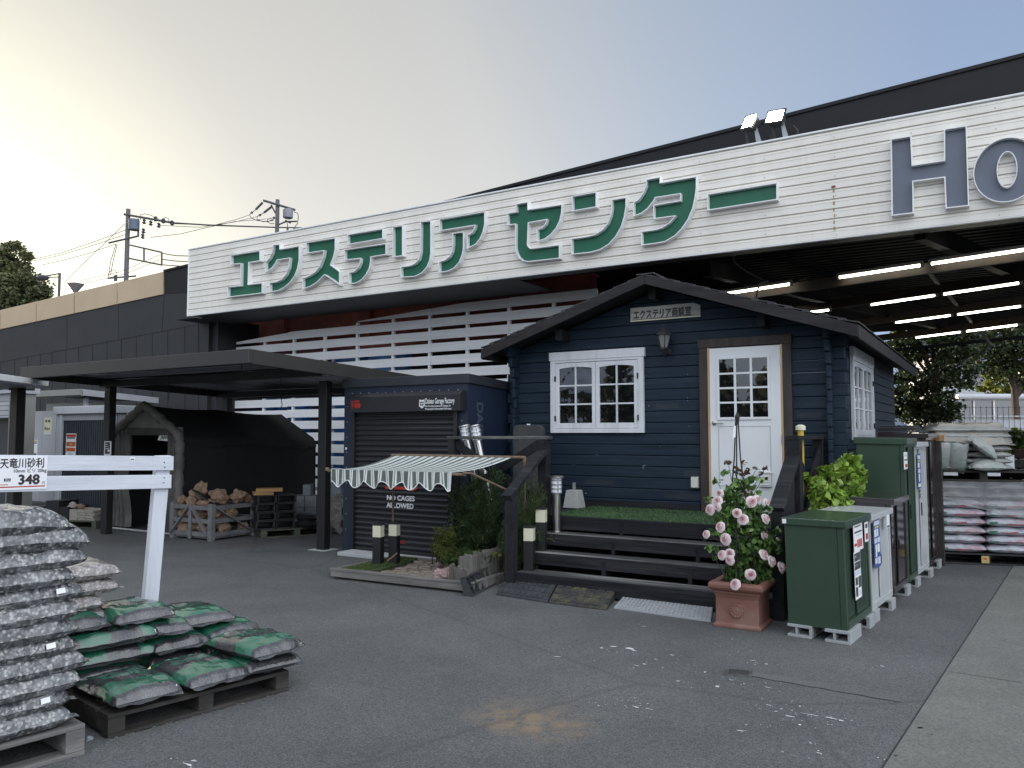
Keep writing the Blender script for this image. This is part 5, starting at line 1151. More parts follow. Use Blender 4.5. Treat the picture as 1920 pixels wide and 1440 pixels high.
m_.prism_xz([(x, z) for x, z in top_[::-1]][::1]+low_[::-1] if False else low_[::-1]+[(x, z) for x, z in top_[::-1]], .06, .075); m_.build('header_curtain', M_TENTF, tg)
def curtain(x0, x1, z0, z1, amp, fr):
    m_ = MB(); nx, nz_ = 18, 10; vs = [(x0+(x1-x0)*i/nx*(1-.12*math.sin(math.pi*j/nz_)), .09+amp*math.sin(i*fr+j*.15)+.02*math.sin(j), z0+(z1-z0)*j/nz_) for j in range(nz_+1) for i in range(nx+1)]
    m_.add(vs, [(j*(nx+1)+i, j*(nx+1)+i+1, (j+1)*(nx+1)+i+1, (j+1)*(nx+1)+i) for j in range(nz_) for i in range(nx)]); m_.build('side_curtain', M_TENTF, tg, smooth=True)
curtain(.02, .52, .05, 1.7, .05, 1.5); curtain(1.50, 1.86, .05, 1.72, .04, 1.7)
m_ = MB(); m_.tube([(0, -.02, .03), (TW, -.02, .03)], .022, 6); m_.build('base_bar', M_GALV, tg)
hn = fthing('hanging_notice', 'white printed notice hanging inside the tent opening', 'notice', TF, x=1.40, y=.12, z=1.66)
m_ = MB(); m_.hexa([(-.20, -.004, -.15), (.13, -.004, -.17), (.13, 0, -.17), (-.20, 0, -.15), (-.09, -.004, .05), (.12, -.004, .08), (.12, 0, .08), (-.09, 0, .05)]); m_.build('sheet', M_RIM, hn); text('lettering', 'JAJAN', .07, M_INK, hn, (-.12, -.005, -.13), bold=.002, ext=.0004, shear=.3)

# ================================================================== crate with rocks
def stone_mat(name, c1, c2, c3):
    m = mat(name, c1, .85, .35, 5, bump=1., bscale=16, dirt=c2, dirt_scale=3.5, dirt_amt=.85); return m
M_ROCK = stone_mat('rust brown stone', (.33, .215, .145), (.47, .35, .26), None); M_ROCK2 = stone_mat('ochre stone', (.38, .27, .17), (.50, .39, .27), None); M_ROCKP = stone_mat('pink stone', (.44, .30, .29), (.58, .47, .45), None)
def rock_mesh(seed, rough=.28):
    bm = bmesh.new(); bmesh.ops.create_icosphere(bm, subdivisions=4, radius=1.)
    o = Vector((seed*13.1, seed*7.7, seed*3.3))
    for v in bm.verts:
        p = v.co.copy(); d = mnoise.fractal(p*1.1+o, 1., 2., 5)*rough*1.6+mnoise.noise(p*2.4+o)*rough*.8+mnoise.noise(p*6.5+o)*rough*.4
        cell = mnoise.voronoi(p*1.6+o)[0][0]; v.co = p*(1+d*.8-.28*cell)
    me = bpy.data.meshes.new('rock'); bm.to_mesh(me); bm.free(); me.polygons.foreach_set('use_smooth', [True]*len(me.polygons)); return me
RM = [rock_mesh(i+1) for i in range(5)]
def rock(lab, p, s, rot, m=None, group='brown rocks in the crate', name='rock', cat='rock', k=0):
    me = RM[k % 5]
    if m is not None and (not me.materials or me.materials[0] != m): me = me.copy(); me.materials.clear(); me.materials.append(m)
    o = bpy.data.objects.new(name, me); COL.objects.link(o); o.location = p; o.scale = s; o.rotation_euler = rot; return tag(o, lab, cat, group)
for me in RM: me.materials.append(M_ROCK)
q = G(395, 1016); KF = Frame((q.x, q.y), R(-30)); CW, CDp, CH = .95, .90, .555
M_GREYW = wood('weathered grey timber', (.165, .168, .172), .25, (3, 3, 3), dirt=(.08, .08, .08), amt=.5, rough=.8, bump=.35)
kr = fthing('timber_crate', 'open weathered timber crate full of brown rocks under the carport', 'crate', KF)
m_ = MB()
for x, y in ((-.04, .04), (-CW+.04, .04), (-.04, CDp-.04), (-CW+.04, CDp-.04)): m_.box(x-.04, x+.04, y-.04, y+.04, 0, CH)
m_.each('corner_post', M_GREYW, kr, .004)
m_ = MB()
for z in (.09, .29, .49): m_.box(-CW+.08, -.08, .015, .045, z-.03, z+.035); m_.box(-CW+.08, -.08, CDp-.045, CDp-.015, z-.03, z+.035); m_.box(-.05, -.02, .08, CDp-.08, z-.03, z+.035); m_.box(-CW+.02, -CW+.05, .08, CDp-.08, z-.03, z+.035)
m_.each('rail', M_GREYW, kr, .003)
m_ = MB(); m_.box(-CW*.5-.03, -CW*.5+.03, -.012, .013, .02, CH-.01); m_.bar((-CW*.5+.03, -.002, CH-.05), (-.08, -.002, .08), .02, .055, up=(0, 1, 0)); m_.bar((-CW*.5-.03, -.002, CH-.05), (-CW+.03, -.002, .08), .02, .055, up=(0, 1, 0)); m_.bar((-.008, .09, CH-.06), (-.008, CDp-.08, .07), .02, .07, up=(1, 0, 0)); m_.each('brace', M_GREYW, kr, .003)
m_ = MB(); m_.box(-CW+.05, -.05, .05, CDp-.05, .03, .055); m_.build('floor', M_GREYW, kr)
RK = [('largest upright rock on the left of the crate heap', -.70, .30, .64, (.13, .11, .22), (0, .5, 0), 0), ('low rounded rock at the crate top front left', -.62, .14, .57, (.11, .1, .08), (.3, 0, 1), 1), ('angular rock in the middle of the crate top', -.34, .42, .64, (.17, .13, .11), (.2, .3, .4), 2), ('round rock at the right end of the crate top', -.14, .62, .635, (.14, .13, .12), (0, .2, 2), 3), ('flat rock low at the crate top front centre', -.30, .15, .55, (.14, .1, .07), (0, 0, .5), 4), ('small rock at the far right rim of the crate', -.10, .80, .58, (.07, .07, .07), (1, 0, .5), 0), ('small rock hugging the top left crate corner', -.86, .16, .575, (.09, .08, .07), (1, 1, .5), 1),
      ('rock showing in the upper gap of the left face', -.55, .15, .385, (.20, .1, .09), (0, .2, .1), 2), ('rock behind the left diagonal of the crate', -.82, .14, .37, (.09, .08, .10), (.4, .2, 1), 3), ('rock showing in the upper gap of the right face', -.14, .50, .385, (.10, .20, .09), (0, .1, .2), 4), ('pale rock in the upper gap beside the front post', -.16, .18, .385, (.09, .11, .08), (0, 0, .8), 1), ('long rock in the lower gap of the left face', -.68, .15, .165, (.20, .1, .10), (0, .1, 0), 0), ('rock in the lower gap next to the front post', -.28, .14, .165, (.16, .1, .10), (0, .3, .2), 3), ('ochre rock in the lower gap of the right face', -.14, .36, .165, (.10, .22, .10), (.1, 0, 0), 2), ('small ochre rock at the lower right end of the crate', -.13, .72, .155, (.09, .13, .09), (.3, 0, 0), 4)]
for i, (lab, x, y, z, s, r_, k) in enumerate(RK): rock(lab, KF.wld(x, y, z), s, r_, M_ROCK2 if i in (9, 10, 13, 14) else None, k=k)
sl_ = fthing('slate_slab', 'thin black slab wedged between the rocks on the crate', 'slab', KF, x=-.42, y=.26, z=.62); m_ = MB(); m_.X = Matrix.Rotation(R(24), 4, 'Y') @ Matrix.Rotation(R(-20), 4, 'X'); m_.box(-.22, .24, -.15, .15, -.02, .01); m_.build('slab', M_INK, sl_, .004)
for (x, y) in ((-.45, .5), (-.7, .6), (-.5, .75)): pass
rock('brown rock buried in the centre of the crate', KF.wld(-.5, .5, .38), (.28, .26, .27), (0, 0, 0), k=2)

# ================================================================== pallets under the carport
def pallet(name, lab, fr, x0, y0, w_, d_, h, m, group=None, nslat=7, zbase=0.):
    t_ = fthing(name, lab, 'pallet', fr, group, x0, y0, zbase)
    m_ = MB()
    for i in range(nslat): a = d_*i/nslat; m_.box(0, w_, a+.006, a+d_/nslat-.012, h-.022, h)
    m_.each('deck_board', m, t_, .003)
    m_ = MB()
    for x in (.0, w_/2-.045, w_-.09): m_.box(x, x+.09, .004, d_-.004, .022, h-.023)
    m_.each('bearer', m, t_, .003)
    m_ = MB()
    for y in (0, d_/2-.05, d_-.1): m_.box(0, w_, y, y+.1, 0, .0215)
    m_.each('bottom_board', m, t_, .003)
    return t_
M_PALG = wood('green grey pallet', (.085, .095, .070), .25, (3, 3, 3), dirt=(.05, .055, .04), amt=.6, rough=.8)
M_PALD = wood('dark worn pallet', (.040, .037, .034), .35, (1, 5, 5), dirt=(.11, .10, .092), amt=.6, rough=.8); M_PALW = wood('weathered pallet', (.165, .160, .155), .3, (1, 5, 5), dirt=(.30, .29, .28), amt=.6, rough=.8, bump=.3)
M_BLK = mat('black block', (.016, .0165, .018), .5, .25, 4, bump=.1); M_CIN = mat('grey cinder block', (.27, .29, .31), .9, .12, 8, bump=.4, bscale=60)
q = G(490, 1010); PF = Frame((q.x, q.y), R(27)); pallet('pallet', 'green wooden pallet under the black blocks right of the crate', PF, 0, 0, 1.1, 1.0, .13, M_PALG)
def hollow(mb, x0, x1, y0, y1, z0, z1, t=.03):
    mb.box(x0, x1, y0, y1, z0, z0+t*.6); mb.box(x0, x1, y0, y1, z1-t*.6, z1); mb.box(x0, x0+t, y0, y1, z0+t*.6, z1-t*.6); mb.box(x1-t, x1, y0, y1, z0+t*.6, z1-t*.6); mb.box(x0+t, x1-t, (y0+y1)/2, y1, z0+t*.6, z1-t*.6)
lay = ('bottom', 'second', 'third', 'top')
for k in range(4):
    for c, side in ((0, 'left'), (1, 'right')):
        t_ = fthing('black_block', f'black hollow block, {lay[k]} layer, {side} column on the green pallet', 'block', PF, 'black blocks on the green pallet', x=-.1+.02+c*.31+(k % 2)*.02, y=.05+.03*c, z=.13+k*.132)
        m_ = MB(); hollow(m_, 0, .295, 0, .5, 0, .128); m_.build('shell', M_BLK, t_, .006)
for k in range(2):
    t_ = fthing('black_sack', ('lower', 'upper')[k]+' slumped black sack beside the black blocks', 'sack', PF, x=.72, y=.10, z=.13+k*.10+.06)
    m_ = MB(); nn = 12; pf = [(.02, -.06), (.13, -.055), (.17, 0), (.13, .05), (.02, .06)]; m_.lathe([(r_*1.0, z) for r_, z in pf], 14); o = m_.build('body', M_BLACKP, t_, smooth=True); o.scale = (1.0, 1.6, 1)
for k in range(2):
    t_ = fthing('timber_plank', ('lower', 'upper')[k]+' orange timber plank lying on the black blocks', 'plank', PF, x=-.11+.03*k, y=.10, z=.13+.528+k*.052)
    m_ = MB(); m_.X = Matrix.Rotation(R(-12 if k else -4), 4, 'Z'); m_.box(0, .40-.1*(1-k), -.0, .26, 0, .05); m_.build('plank', wood('orange timber', (.38, .22, .10), .15, (1, 5, 5)), t_, .004)
CBF = Frame((DP(548, 985, 13.6).x, 13.6), R(5)); k = 0
for r_ in range(3):
    for c in range(2):
        t_ = fthing('cinder_block', f'pale grey block, {("bottom", "middle", "top")[r_]} row, {("left", "right")[c]} of the pair behind the black blocks', 'block', CBF, 'pale grey blocks under the carport', x=c*.20, y=.0, z=r_*.19)
        m_ = MB(); m_.box(0, .19, 0, .39, 0, .186); m_.build('block', M_CIN, t_, .006)
t_ = fthing('cinder_block', 'small pale block standing on top of the grey blocks', 'block', CBF, 'pale grey blocks under the carport', x=.16, y=.02, z=.57); m_ = MB(); m_.box(0, .13, 0, .3, 0, .18); m_.build('block', M_CIN, t_, .006)
# wrapped goods between column and garage
q = G(607, 1000); WF = Frame((q.x, q.y), R(-20))
t_ = fthing('wrapped_stack', 'brown cartons under torn clear film between column and garage', 'carton stack', WF)
m_ = MB(); m_.box(0, .25, .1, .5, .1, .62); m_.build('cartons', mat('brown carton', (.16, .105, .06), .8, .2, 5), t_, .01)
m_ = MB(); vs = []; nx, nz_ = 12, 10
for j in range(nz_+1):
    for i in range(nx+1): vs.append((-.02+.34*i/nx+.03*math.sin(j*1.7), .06-.05*math.sin(i*1.3+j*2.1)-.06*(1-j/nz_), .02+.62*j/nz_+.02*math.sin(i*2.)))
m_.add(vs, [(j*(nx+1)+i, j*(nx+1)+i+1, (j+1)*(nx+1)+i+1, (j+1)*(nx+1)+i) for j in range(nz_) for i in range(nx)])
M_FILM = bpy.data.materials.new('clear film'); M_FILM.use_nodes = True; _b = M_FILM.node_tree.nodes['Principled BSDF']; _b.inputs['Base Color'].default_value = (.5, .5, .52, 1); _b.inputs['Roughness'].default_value = .2; _b.inputs['Alpha'].default_value = .35
m_.build('film', M_FILM, t_, smooth=True)
m_ = MB(); m_.box(-.02, .4, .08, .6, 0, .1); m_.build('base', M_PALD, t_)
t_ = fthing('cinder_block', 'whitish block on the wrapped cartons right of the column', 'block', WF, x=.02, y=.14, z=.62); m_ = MB(); m_.box(0, .2, 0, .3, 0, .2); m_.build('block', M_CIN, t_, .006)
q = G(179, 992); LPF = Frame((q.x, q.y), R(-14)); pallet('pallet', 'grey green pallet with stone slabs in front of the small shed', LPF, -1.15, 0, 1.15, .9, .13, M_PALG)
M_SLB = mat('pale stone slab', (.40, .37, .32), .85, .15, 5, stretch=(1, 1, 5), dirt=(.28, .24, .18), dirt_scale=4, dirt_amt=.6, bump=.4, bscale=20)
for i, (xa, w_, h, lab) in enumerate(((-.58, .165, .19, 'left'), (-.405, .15, .185, 'middle'), (-.245, .165, .18, 'right'))):
    t_ = fthing('stone_slabs', lab+' bundle of pale stone slabs on the grey green pallet', 'stone slabs', LPF, 'stone slab bundles', x=xa, y=.04, z=.13); m_ = MB()
    for k in range(4 if i else 1): zz0 = h*k/(4 if i else 1); zz1 = h*(k+1)/(4 if i else 1)-.004; o = .008*math.sin(k*3+i); m_.box(o, w_+o, o, .4+o, zz0, zz1)
    m_.build('slabs', M_SLB, t_, .005)
for (xa, w_, h, lab) in ((-.78, .19, .21, 'black box right of the taller one, on the stone slab pallet'), (-1.06, .27, .31, 'taller black box on the stone slab pallet'), (-1.32, .22, .21, 'black box at the left end of the stone slab pallet')):
    t_ = fthing('black_box', lab, 'box', LPF, 'black boxes on the left pallet', x=xa, y=.03, z=.13); m_ = MB(); m_.box(0, w_, 0, .45, 0, h); m_.build('body', M_BLK, t_, .006)
    m_ = MB(); m_.box(-.005, w_+.005, -.005, .455, h, h+.015); m_.build('rim', M_BLK, t_)
rock('whitish stone lying on the boxes of the left pallet', LPF.wld(-.60, .15, .37), (.10, .08, .055), (0, .2, 0), M_SLB, group='loose stones', k=1)
rock('brownish stone on top of the stone slabs', LPF.wld(-.44, .14, .355), (.07, .07, .05), (0, .2, 1), M_ROCK2, group='loose stones', k=2)

# ================================================================== little show garden under the awning
ga, gb = G(620, 1085), G(876, 1114); GA = Frame((gb.x, gb.y), math.atan2(gb.y-ga.y, gb.x-ga.x)); GL = (gb-ga).length; GDp = 1.20
gp_ = fthing('garden_platform', 'low timber framed show garden with turf and brick paving', 'garden bed', GA)
M_GT = wood('grey sleeper timber', (.165, .158, .150), .3, (.6, 5, 5), dirt=(.30, .29, .27), amt=.6, rough=.85, bump=.3)
m_ = MB(); m_.box(-GL, 0, 0, .06, .025, .09); m_.box(-GL-.02, -.01, -.004, .055, .0905, .118); m_.box(-GL-.01, -GL+.05, .061, GDp, .0, .11); m_.box(-GL+.05, 0, GDp-.05, GDp, 0, .1); m_.box(-.06, 0, .061, GDp-.05, 0, .1); m_.each('edge_board', M_GT, gp_, .006)
m_ = MB(); m_.box(-GL+.051, -.061, .061, GDp-.051, .0, .07); m_.build('bed', mat('garden soil', (.05, .04, .03), .95, .4, 20, bump=.6), gp_)
px_t = GA.loc(G(697, 1070, .1)).x
M_TURF2 = mat('short turf', (.075, .11, .035), .95, .35, 30, bump=1., bscale=200)
m_ = MB(); tl = [(-GL+.055, .065), (GA.loc(G(690, 1073, .1)).x, .065), (GA.loc(G(742, 1052, .1)).x+.1, GDp-.06), (-GL+.055, GDp-.06)]; m_.prism_xy(tl, .07, .095); tu = m_.build('turf', M_TURF2, gp_)
P = np.stack([rng.uniform(-GL+.055, tl[2][0], 6000), rng.uniform(.065, GDp-.06, 6000), np.full(6000, .10)], 1); sl2 = (tl[2][0]-tl[1][0])/(GDp-.12); P = P[P[:, 0] < tl[1][0]+(P[:, 1]-.065)*sl2]
npmesh('turf_blades', leaf_cards(P, .03, .005, up=1.3), 6, leafmat('grass blade', (.06, .10, .025), (.13, .18, .055), rough=.8, trans=.1), tu)
m_ = MB(); M_PAV = mat('sandstone paver', (.235, .195, .160), .85, .25, 5, dirt=(.16, .14, .11), dirt_scale=3, dirt_amt=.5, bump=.3, bscale=30)
m_.m = 0; r_ = 0; y = .07
while y < GDp-.12:
    x = -.1-.07*(r_ % 2); hrow = .118+.02*(r_ % 2)
    while x > -GL+.2:
        w_ = .16+.05*random.random(); a = x-w_+.018
        if a > tl[1][0]+(y-.065)*sl2: m_.hexa([(a, y, .07), (x, y, .07), (x, y+hrow-.016, .07), (a, y+hrow-.016, .07), (a+.006, y+.006, .096+random.random()*.006), (x-.006, y+.006, .096+random.random()*.006), (x-.006, y+hrow-.022, .096), (a+.006, y+hrow-.022, .096)])
        x -= w_
    y += hrow; r_ += 1
m_.build('paving', M_PAV, gp_, .004)
# bollard lights
def bollard(lab, pos, h=.47, rz=ANG+R(14), s=.052):
    t_ = thing('bollard_light', lab, 'bollard light', pos, rz, 'black bollard lights with cream tops')
    m_ = MB(); m_.box(-s, s, -s, s, 0, h-.155); m_.build('post', M_BLACKP, t_, .003)
    m_ = MB(); m_.box(-s+.001, s-.001, -s+.001, s-.001, h-.155, h-.02); m_.build('lens', M_CREAM, t_, .003)
    m_ = MB(); m_.box(-s-.004, s+.004, -s-.004, s+.004, h-.02, h); m_.build('cap', M_BLACKP, t_, .003)
p = G(709, 1057, .1); bollard('black bollard light with cream top, left one on the show garden turf', (p.x, p.y, .095))
p = G(739, 1055, .1); bollard('black bollard light with cream top, right one in front of the awning pole', (p.x, p.y, .095), .475)
bollard('black bollard light with cream top on the lowest step', CF.wld(-1.275, -1.80, .177), .46)
bollard('cream topped bollard light half hidden in the shrub beside the steps', CF.wld(-1.25, -1.585, .354), .46)
# awning
AW = Frame((0, 0), ANG); f0, f1, r1, r0 = DP(622, 880, 9.3), DP(846, 886, 8.5), DP(960, 857.5, 8.98), DP(738, 853.5, 9.8)
f0.z = f1.z = .5*(f0.z+f1.z)
aw = thing('awning', 'green and white striped awning with scalloped valance on wooden poles', 'awning', (f0.x, f0.y, 0))
o_ = Vector((f0.x, f0.y, 0)); ns = 112; nd = 10
def aq(s, t): a = f0.lerp(f1, s); b = r0.lerp(r1, s); p = a.lerp(b, t); p.z -= .045*math.sin(math.pi*t)*(1+.25*math.sin(s*5)); return p-o_
M_AWG = mat('awning green', (.105, .135, .115), .8, .1, 6); M_AWW = mat('awning white', (.66, .68, .67), .8, .05, 6)
pat = []  # stripe pattern along the width
for k in range(12): pat += [0, 0, 0, 0, 0, 1, 0, 1, 1][:9]
wts = []
for k in range(8): wts += [(.30, 0), (.10, 1), (.05, 0), (.10, 1), (.23, 0), (.07, 1), (.03, 0), (.12, 1)]
tot = sum(a for a, b in wts); edges = [0]; cols_ = []
for a, b in wts: edges.append(edges[-1]+a/tot); cols_.append(b)
edges[-1] = 1.0
ss = []; cc = []
for i, c in enumerate(cols_):
    n_ = 2 if (edges[i+1]-edges[i]) > .012 else 1
    for k in range(n_): ss.append(edges[i]+(edges[i+1]-edges[i])*k/n_); cc.append(c)
ss.append(1.0)
m_ = MB(); vs = [aq(s, t/nd) for s in ss for t in range(nd+1)]; nT = nd+1
for i in range(len(ss)-1):
    m_.m = cc[i]; m_.add([aq(ss[i], t/nd) for t in range(nT)]+[aq(ss[i+1], t/nd) for t in range(nT)], [(t, nT+t, nT+t+1, t+1) for t in range(nd)])
m_.build('canopy_cloth', [M_AWG, M_AWW], aw, smooth=True)
m_ = MB(); nsc = 6.5; hv = .20
def vz(s): return hv*(.62+.34*abs(math.cos(math.pi*s*nsc+.2))**1.0) if False else hv*(.80-.20*math.cos(2*math.pi*(s*nsc+.1)))
def vq(s, t): p = f0.lerp(f1, s); return p-o_+Vector((.012*math.sin(s*55)*t, -.006-.018*math.sin(s*48)*t, -vz(s)*t))
for i in range(len(ss)-1):
    m_.m = cc[i]; m_.add([vq(ss[i], t/4) for t in range(5)]+[vq(ss[i+1], t/4) for t in range(5)], [(t+1, 5+t+1, 5+t, t) for t in range(4)])
m_.m = 1; m_.tube([vq(s, 1)+Vector((0, -.002, 0)) for s in [k/160 for k in range(161)]], .006, 5); m_.tube([vq(0, 0), vq(0, 1)], .005, 4); m_.tube([vq(1, 0), vq(1, 1)], .005, 4)
m_.build('valance', [M_AWG, M_AWW], aw)
dx = (f1-f0).normalized(); m_ = MB(); pz = Vector((.01, .02, -.02)); m_.tube([f0-o_-dx*.07+pz, f1-o_+dx*.16+pz], .016, 8); m_.tube([r0-o_-dx*.03, r1-o_+dx*.17], .017, 8); m_.lathe([(.02, -.02), (.026, 0), (.02, .02)], 8, tuple(f0-o_-dx*.07)); m_.build('cross_pole', M_WOODPOLE, aw)
mid = f0.lerp(f1, .52); b0 = G(746, 1050, .1); m_ = MB(); fp = DP(737, 960, 9.62); m_.tube([Vector((fp.x, fp.y, .1))-o_, Vector((fp.x, fp.y, 1.06))-o_, Vector((fp.x-.01, fp.y-.02, 1.20))-o_], .014, 8); m_.build('front_pole', M_WOODPOLE, aw)
m_ = MB(); m_.tube([f0.lerp(f1, .33)-o_+Vector((.1, .2, -.02)), Vector((fp.x, fp.y, 1.06))-o_], .010, 6); m_.build('arm', M_WOODPOLE, aw)
m_ = MB(); e1 = DP(953, 920, 8.75); m_.tube([f1-o_+dx*.15+Vector((0, 0, .0)), f1-o_+dx*.24, e1-o_], .012, 7); m_.build('arm', M_WOODPOLE, aw)
m_ = MB(); e2 = r1+dx*.16; m_.tube([e2-o_, e2-o_+Vector((0, 0, -.06))], .02, 7); m_.tube([e2-o_+Vector((0, 0, -.06)), e2-o_+Vector((0, 0, -1.25))], .012, 7); m_.each('rear_pole', M_WOODPOLE, aw)
m_ = MB(); e3 = r0-dx*.0+Vector((0, -.1, 0)); m_.tube([DP(745, 1037, 9.3)-o_, DP(726, 1052, 9.2)-o_], .009, 6); m_.each('rear_pole', M_WOODPOLE, aw)
# planting: log edging, rosemary like shrub, leafy plants, pink stones
M_LOG = wood('split log', (.125, .118, .11), .35, (5, 5, .7), dirt=(.09, .085, .08), amt=.6, rough=.9, bump=.4)
lg = fthing('log_edging', 'upright grey half-log edging around the shrub bed', 'edging', GA)
m_ = MB()
l0, l1 = GA.loc(G(881, 1110)), GA.loc(G(958, 1078))
for k in range(13):
    t_ = k/12; x = l0.x+(l1.x-l0.x)*t_+.05*math.sin(t_*3); y = l0.y+(l1.y-l0.y)*t_+.02; h = .355+.012*math.sin(k*2.7)-.02*t_; sh_ = Vector((-.946, .32, 0))*.085; m_.X = Matrix.Translation((x+sh_.dot(GA.x), y+sh_.dot(GA.y), .005)) @ Matrix.Rotation(R(58+6*math.sin(k*5)), 4, 'Z'); m_.hexa([(-.046, -.02, 0), (.046, -.02, 0), (.046, .03, 0), (-.046, .03, 0), (-.044, -.02, h+.012*math.sin(k*9)), (.044, -.02, h+.012*math.sin(k*4)), (.044, .03, h-.01), (-.044, .03, h-.006)])
m_.X = None; m_.build('logs', M_LOG, lg, .006)
m_ = MB(); s0, s1 = GA.loc(G(838, 1090, .1)), GA.loc(G(868, 1096, .1))
for k in range(9):
    t_ = k/8; x = s0.x+(s1.x-s0.x)*t_; y = s0.y+.08+(s1.y-s0.y)*t_; h = .17+.02*math.sin(k*1.9)-.03*t_; m_.lathe([(.022, 0), (.021, h-.01), (.012, h)], 7, (x, y, .09))
m_.build('small_logs', M_LOG, lg, smooth=True)
for (px, py, s, lab, k) in ((826, 1086, .07, 'pink rock leaning at the foot of the small logs, left one', 0), (846, 1084, .085, 'pink rock in front of the small log edging, right one', 1), (822, 1066, .05, 'small pink rock behind the other two', 2), (838, 1078, .06, 'pink rock between its neighbours by the small logs', 3)):
    p = G(px, py, .1); rock(lab, (p.x, p.y, .10+s*.6), (s*1.2, s, s*.85), (.3*k, .2, k), M_ROCKP, group='pink garden rocks', k=k)
M_ROSM = leafmat('needle leaf', (.042, .085, .034), (.12, .19, .07), (.21, .28, .11), rough=.6, trans=.1, pscale=5)
M_ROSM2 = leafmat('light needle leaf', (.04, .075, .022), (.10, .16, .05), rough=.6, trans=.15, pscale=5)
def needle_bush(name, lab, base, tips, m, per=140, ln=.035, spread=.022, cat='shrub'):
    t_ = thing(name, lab, cat, (base.x, base.y, base.z)); P_ = []; D_ = []; sm = MB()
    for tp in tips:
        b = Vector((random.uniform(-.16, .16), random.uniform(-.12, .12), 0)); e = tp-base; bend = Vector((random.gauss(0, .05), random.gauss(0, .05), .10))
        pts = [b.lerp(e, k/6)+bend*math.sin(math.pi*k/6) for k in range(7)]; sm.tube(pts, [.006-.0007*k for k in range(7)], 4)
        for k in range(per):
            u = (rng.uniform(.18, 1))*5.999; i = int(u); f_ = u-i; p = pts[i].lerp(pts[i+1], f_); d = (pts[i+1]-pts[i]).normalized(); w_ = Vector(rng.normal(size=3))*spread; P_.append(tuple(p+w_)); D_.append(tuple(d*1.3+w_*14))
    sm.build('stems', mat('woody stem', (.05, .045, .025), .8, .3, 9), t_); npmesh('needles', leaf_cards(np.array(P_), ln, .0048, dirs=np.array(D_), jit=.7), 6, m, t_); return t_
b_ = G(905, 1062); b_.z = .08
tips = []
for _ in range(110):
    px = random.uniform(832, 955); py = random.uniform(880, 1040)-((px-838)/114)*14+ (30 if px < 860 else 0); tips.append(DP(px, py, random.uniform(8.75, 9.3)))
needle_bush('rosemary_bush', 'large dark feathery shrub beside the awning and railing', b_, tips, M_ROSM, 190, .045, .028)
b2 = G(985, 1050); b2 = CF.wld(-1.62, -1.55, 0.05); tips = []
for (px, py, n_) in ((985, 910, 6), (1000, 935, 8), (975, 950, 7), (1012, 930, 5), (1015, 925, 5), (992, 975, 7), (1000, 1040, 7), (1024, 1020, 4), (1008, 1060, 5), (985, 1025, 6), (1012, 1000, 6), (975, 985, 6), (960, 1010, 7), (945, 1030, 5), (1018, 1040, 4), (995, 900, 3)):
    for _ in range(n_): tips.append(DP(px+random.gauss(0, 6), py+random.gauss(0, 8), random.uniform(8.5, 9.0)))
needle_bush('rosemary_bush', 'trailing feathery shrub winding between the railing posts and step lights', b2, tips, M_ROSM2, 110, .045, .022)
b3 = G(838, 1070); b3.z = .08; tips = [DP(random.uniform(815, 852), random.uniform(985, 1050), random.uniform(8.5, 8.8)) for _ in range(46)]
needle_bush('yellow_green_shrub', 'yellow green upright shrub in front of the dark feathery one', b3, tips, leafmat('yellow green leaf', (.09, .13, .025), (.23, .27, .06), rough=.5, trans=.2, pscale=8), 70, .05, .02)
def leafy(name, lab, base, n_, L_, W_, spread, h, m):
    t_ = thing(name, lab, 'plant', (base.x, base.y, base.z)); P_ = []; D_ = []
    for _ in range(n_):
        a = rng.uniform(0, 6.28); r_ = spread*rng.uniform(.1, 1); P_.append((r_*math.cos(a), r_*math.sin(a), h*rng.uniform(.25, 1))); D_.append((math.cos(a), math.sin(a), rng.uniform(.1, .9)))
    sm = MB()
    for p in P_[::4]: sm.tube([(p[0]*.2, p[1]*.2, 0), p], .003, 4)
    sm.build('stems', M_ROSM2, t_); npmesh('leaves', leaf_cards(np.array(P_), L_, W_, dirs=np.array(D_), jit=.5), 6, m, t_); return t_
leafy('leafy_plant', 'low broad-leaved green plant between the log edgings', G(862, 1065, .1), 150, .11, .030, .20, .19, leafmat('broad leaf', (.08, .15, .05), (.19, .29, .12), rough=.45, trans=.2))
leafy('leafy_plant', 'yellowish low plant tucked behind the half-log edging', G(905, 1058, .2), 110, .05, .03, .2, .14, leafmat('yellowish leaf', (.09, .12, .02), (.22, .23, .06), rough=.5, trans=.2))
# third curb ramp stood on edge against the logs
q0 = G(884, 1119); q1 = G(962, 1078); RF = Frame((q0.x, q0.y), math.atan2(q1.y-q0.y, q1.x-q0.x)); RL = (q1-q0).length
t_ = fthing('curb_ramp', 'curb ramp standing on its edge showing its ribbed underside, left of the steps', 'curb ramp', RF, 'curb ramps by the steps')
m_ = MB(); m_.X = Matrix.Rotation(R(-16), 4, 'X'); h_ = .20
m_.box(0, RL, .06, .075, 0, h_); m_.box(0, RL, -.02, .06, 0, .014); m_.box(0, RL, .02, .06, h_-.014, h_)
m_.prism_yz([(-.02, 0), (.06, 0), (.06, h_), (.02, h_)], 0, .014); m_.prism_yz([(-.02, 0), (.06, 0), (.06, h_), (.02, h_)], RL-.014, RL)
for k in range(1, 10): x = RL*k/10; m_.prism_yz([(.0, .01), (.06, .01), (.06, h_-.02), (.035, h_-.02)], x-.004, x+.004)
m_.box(0, RL, .005, .06, .09, .10); m_.build('ribbed_body', M_RUB, t_)
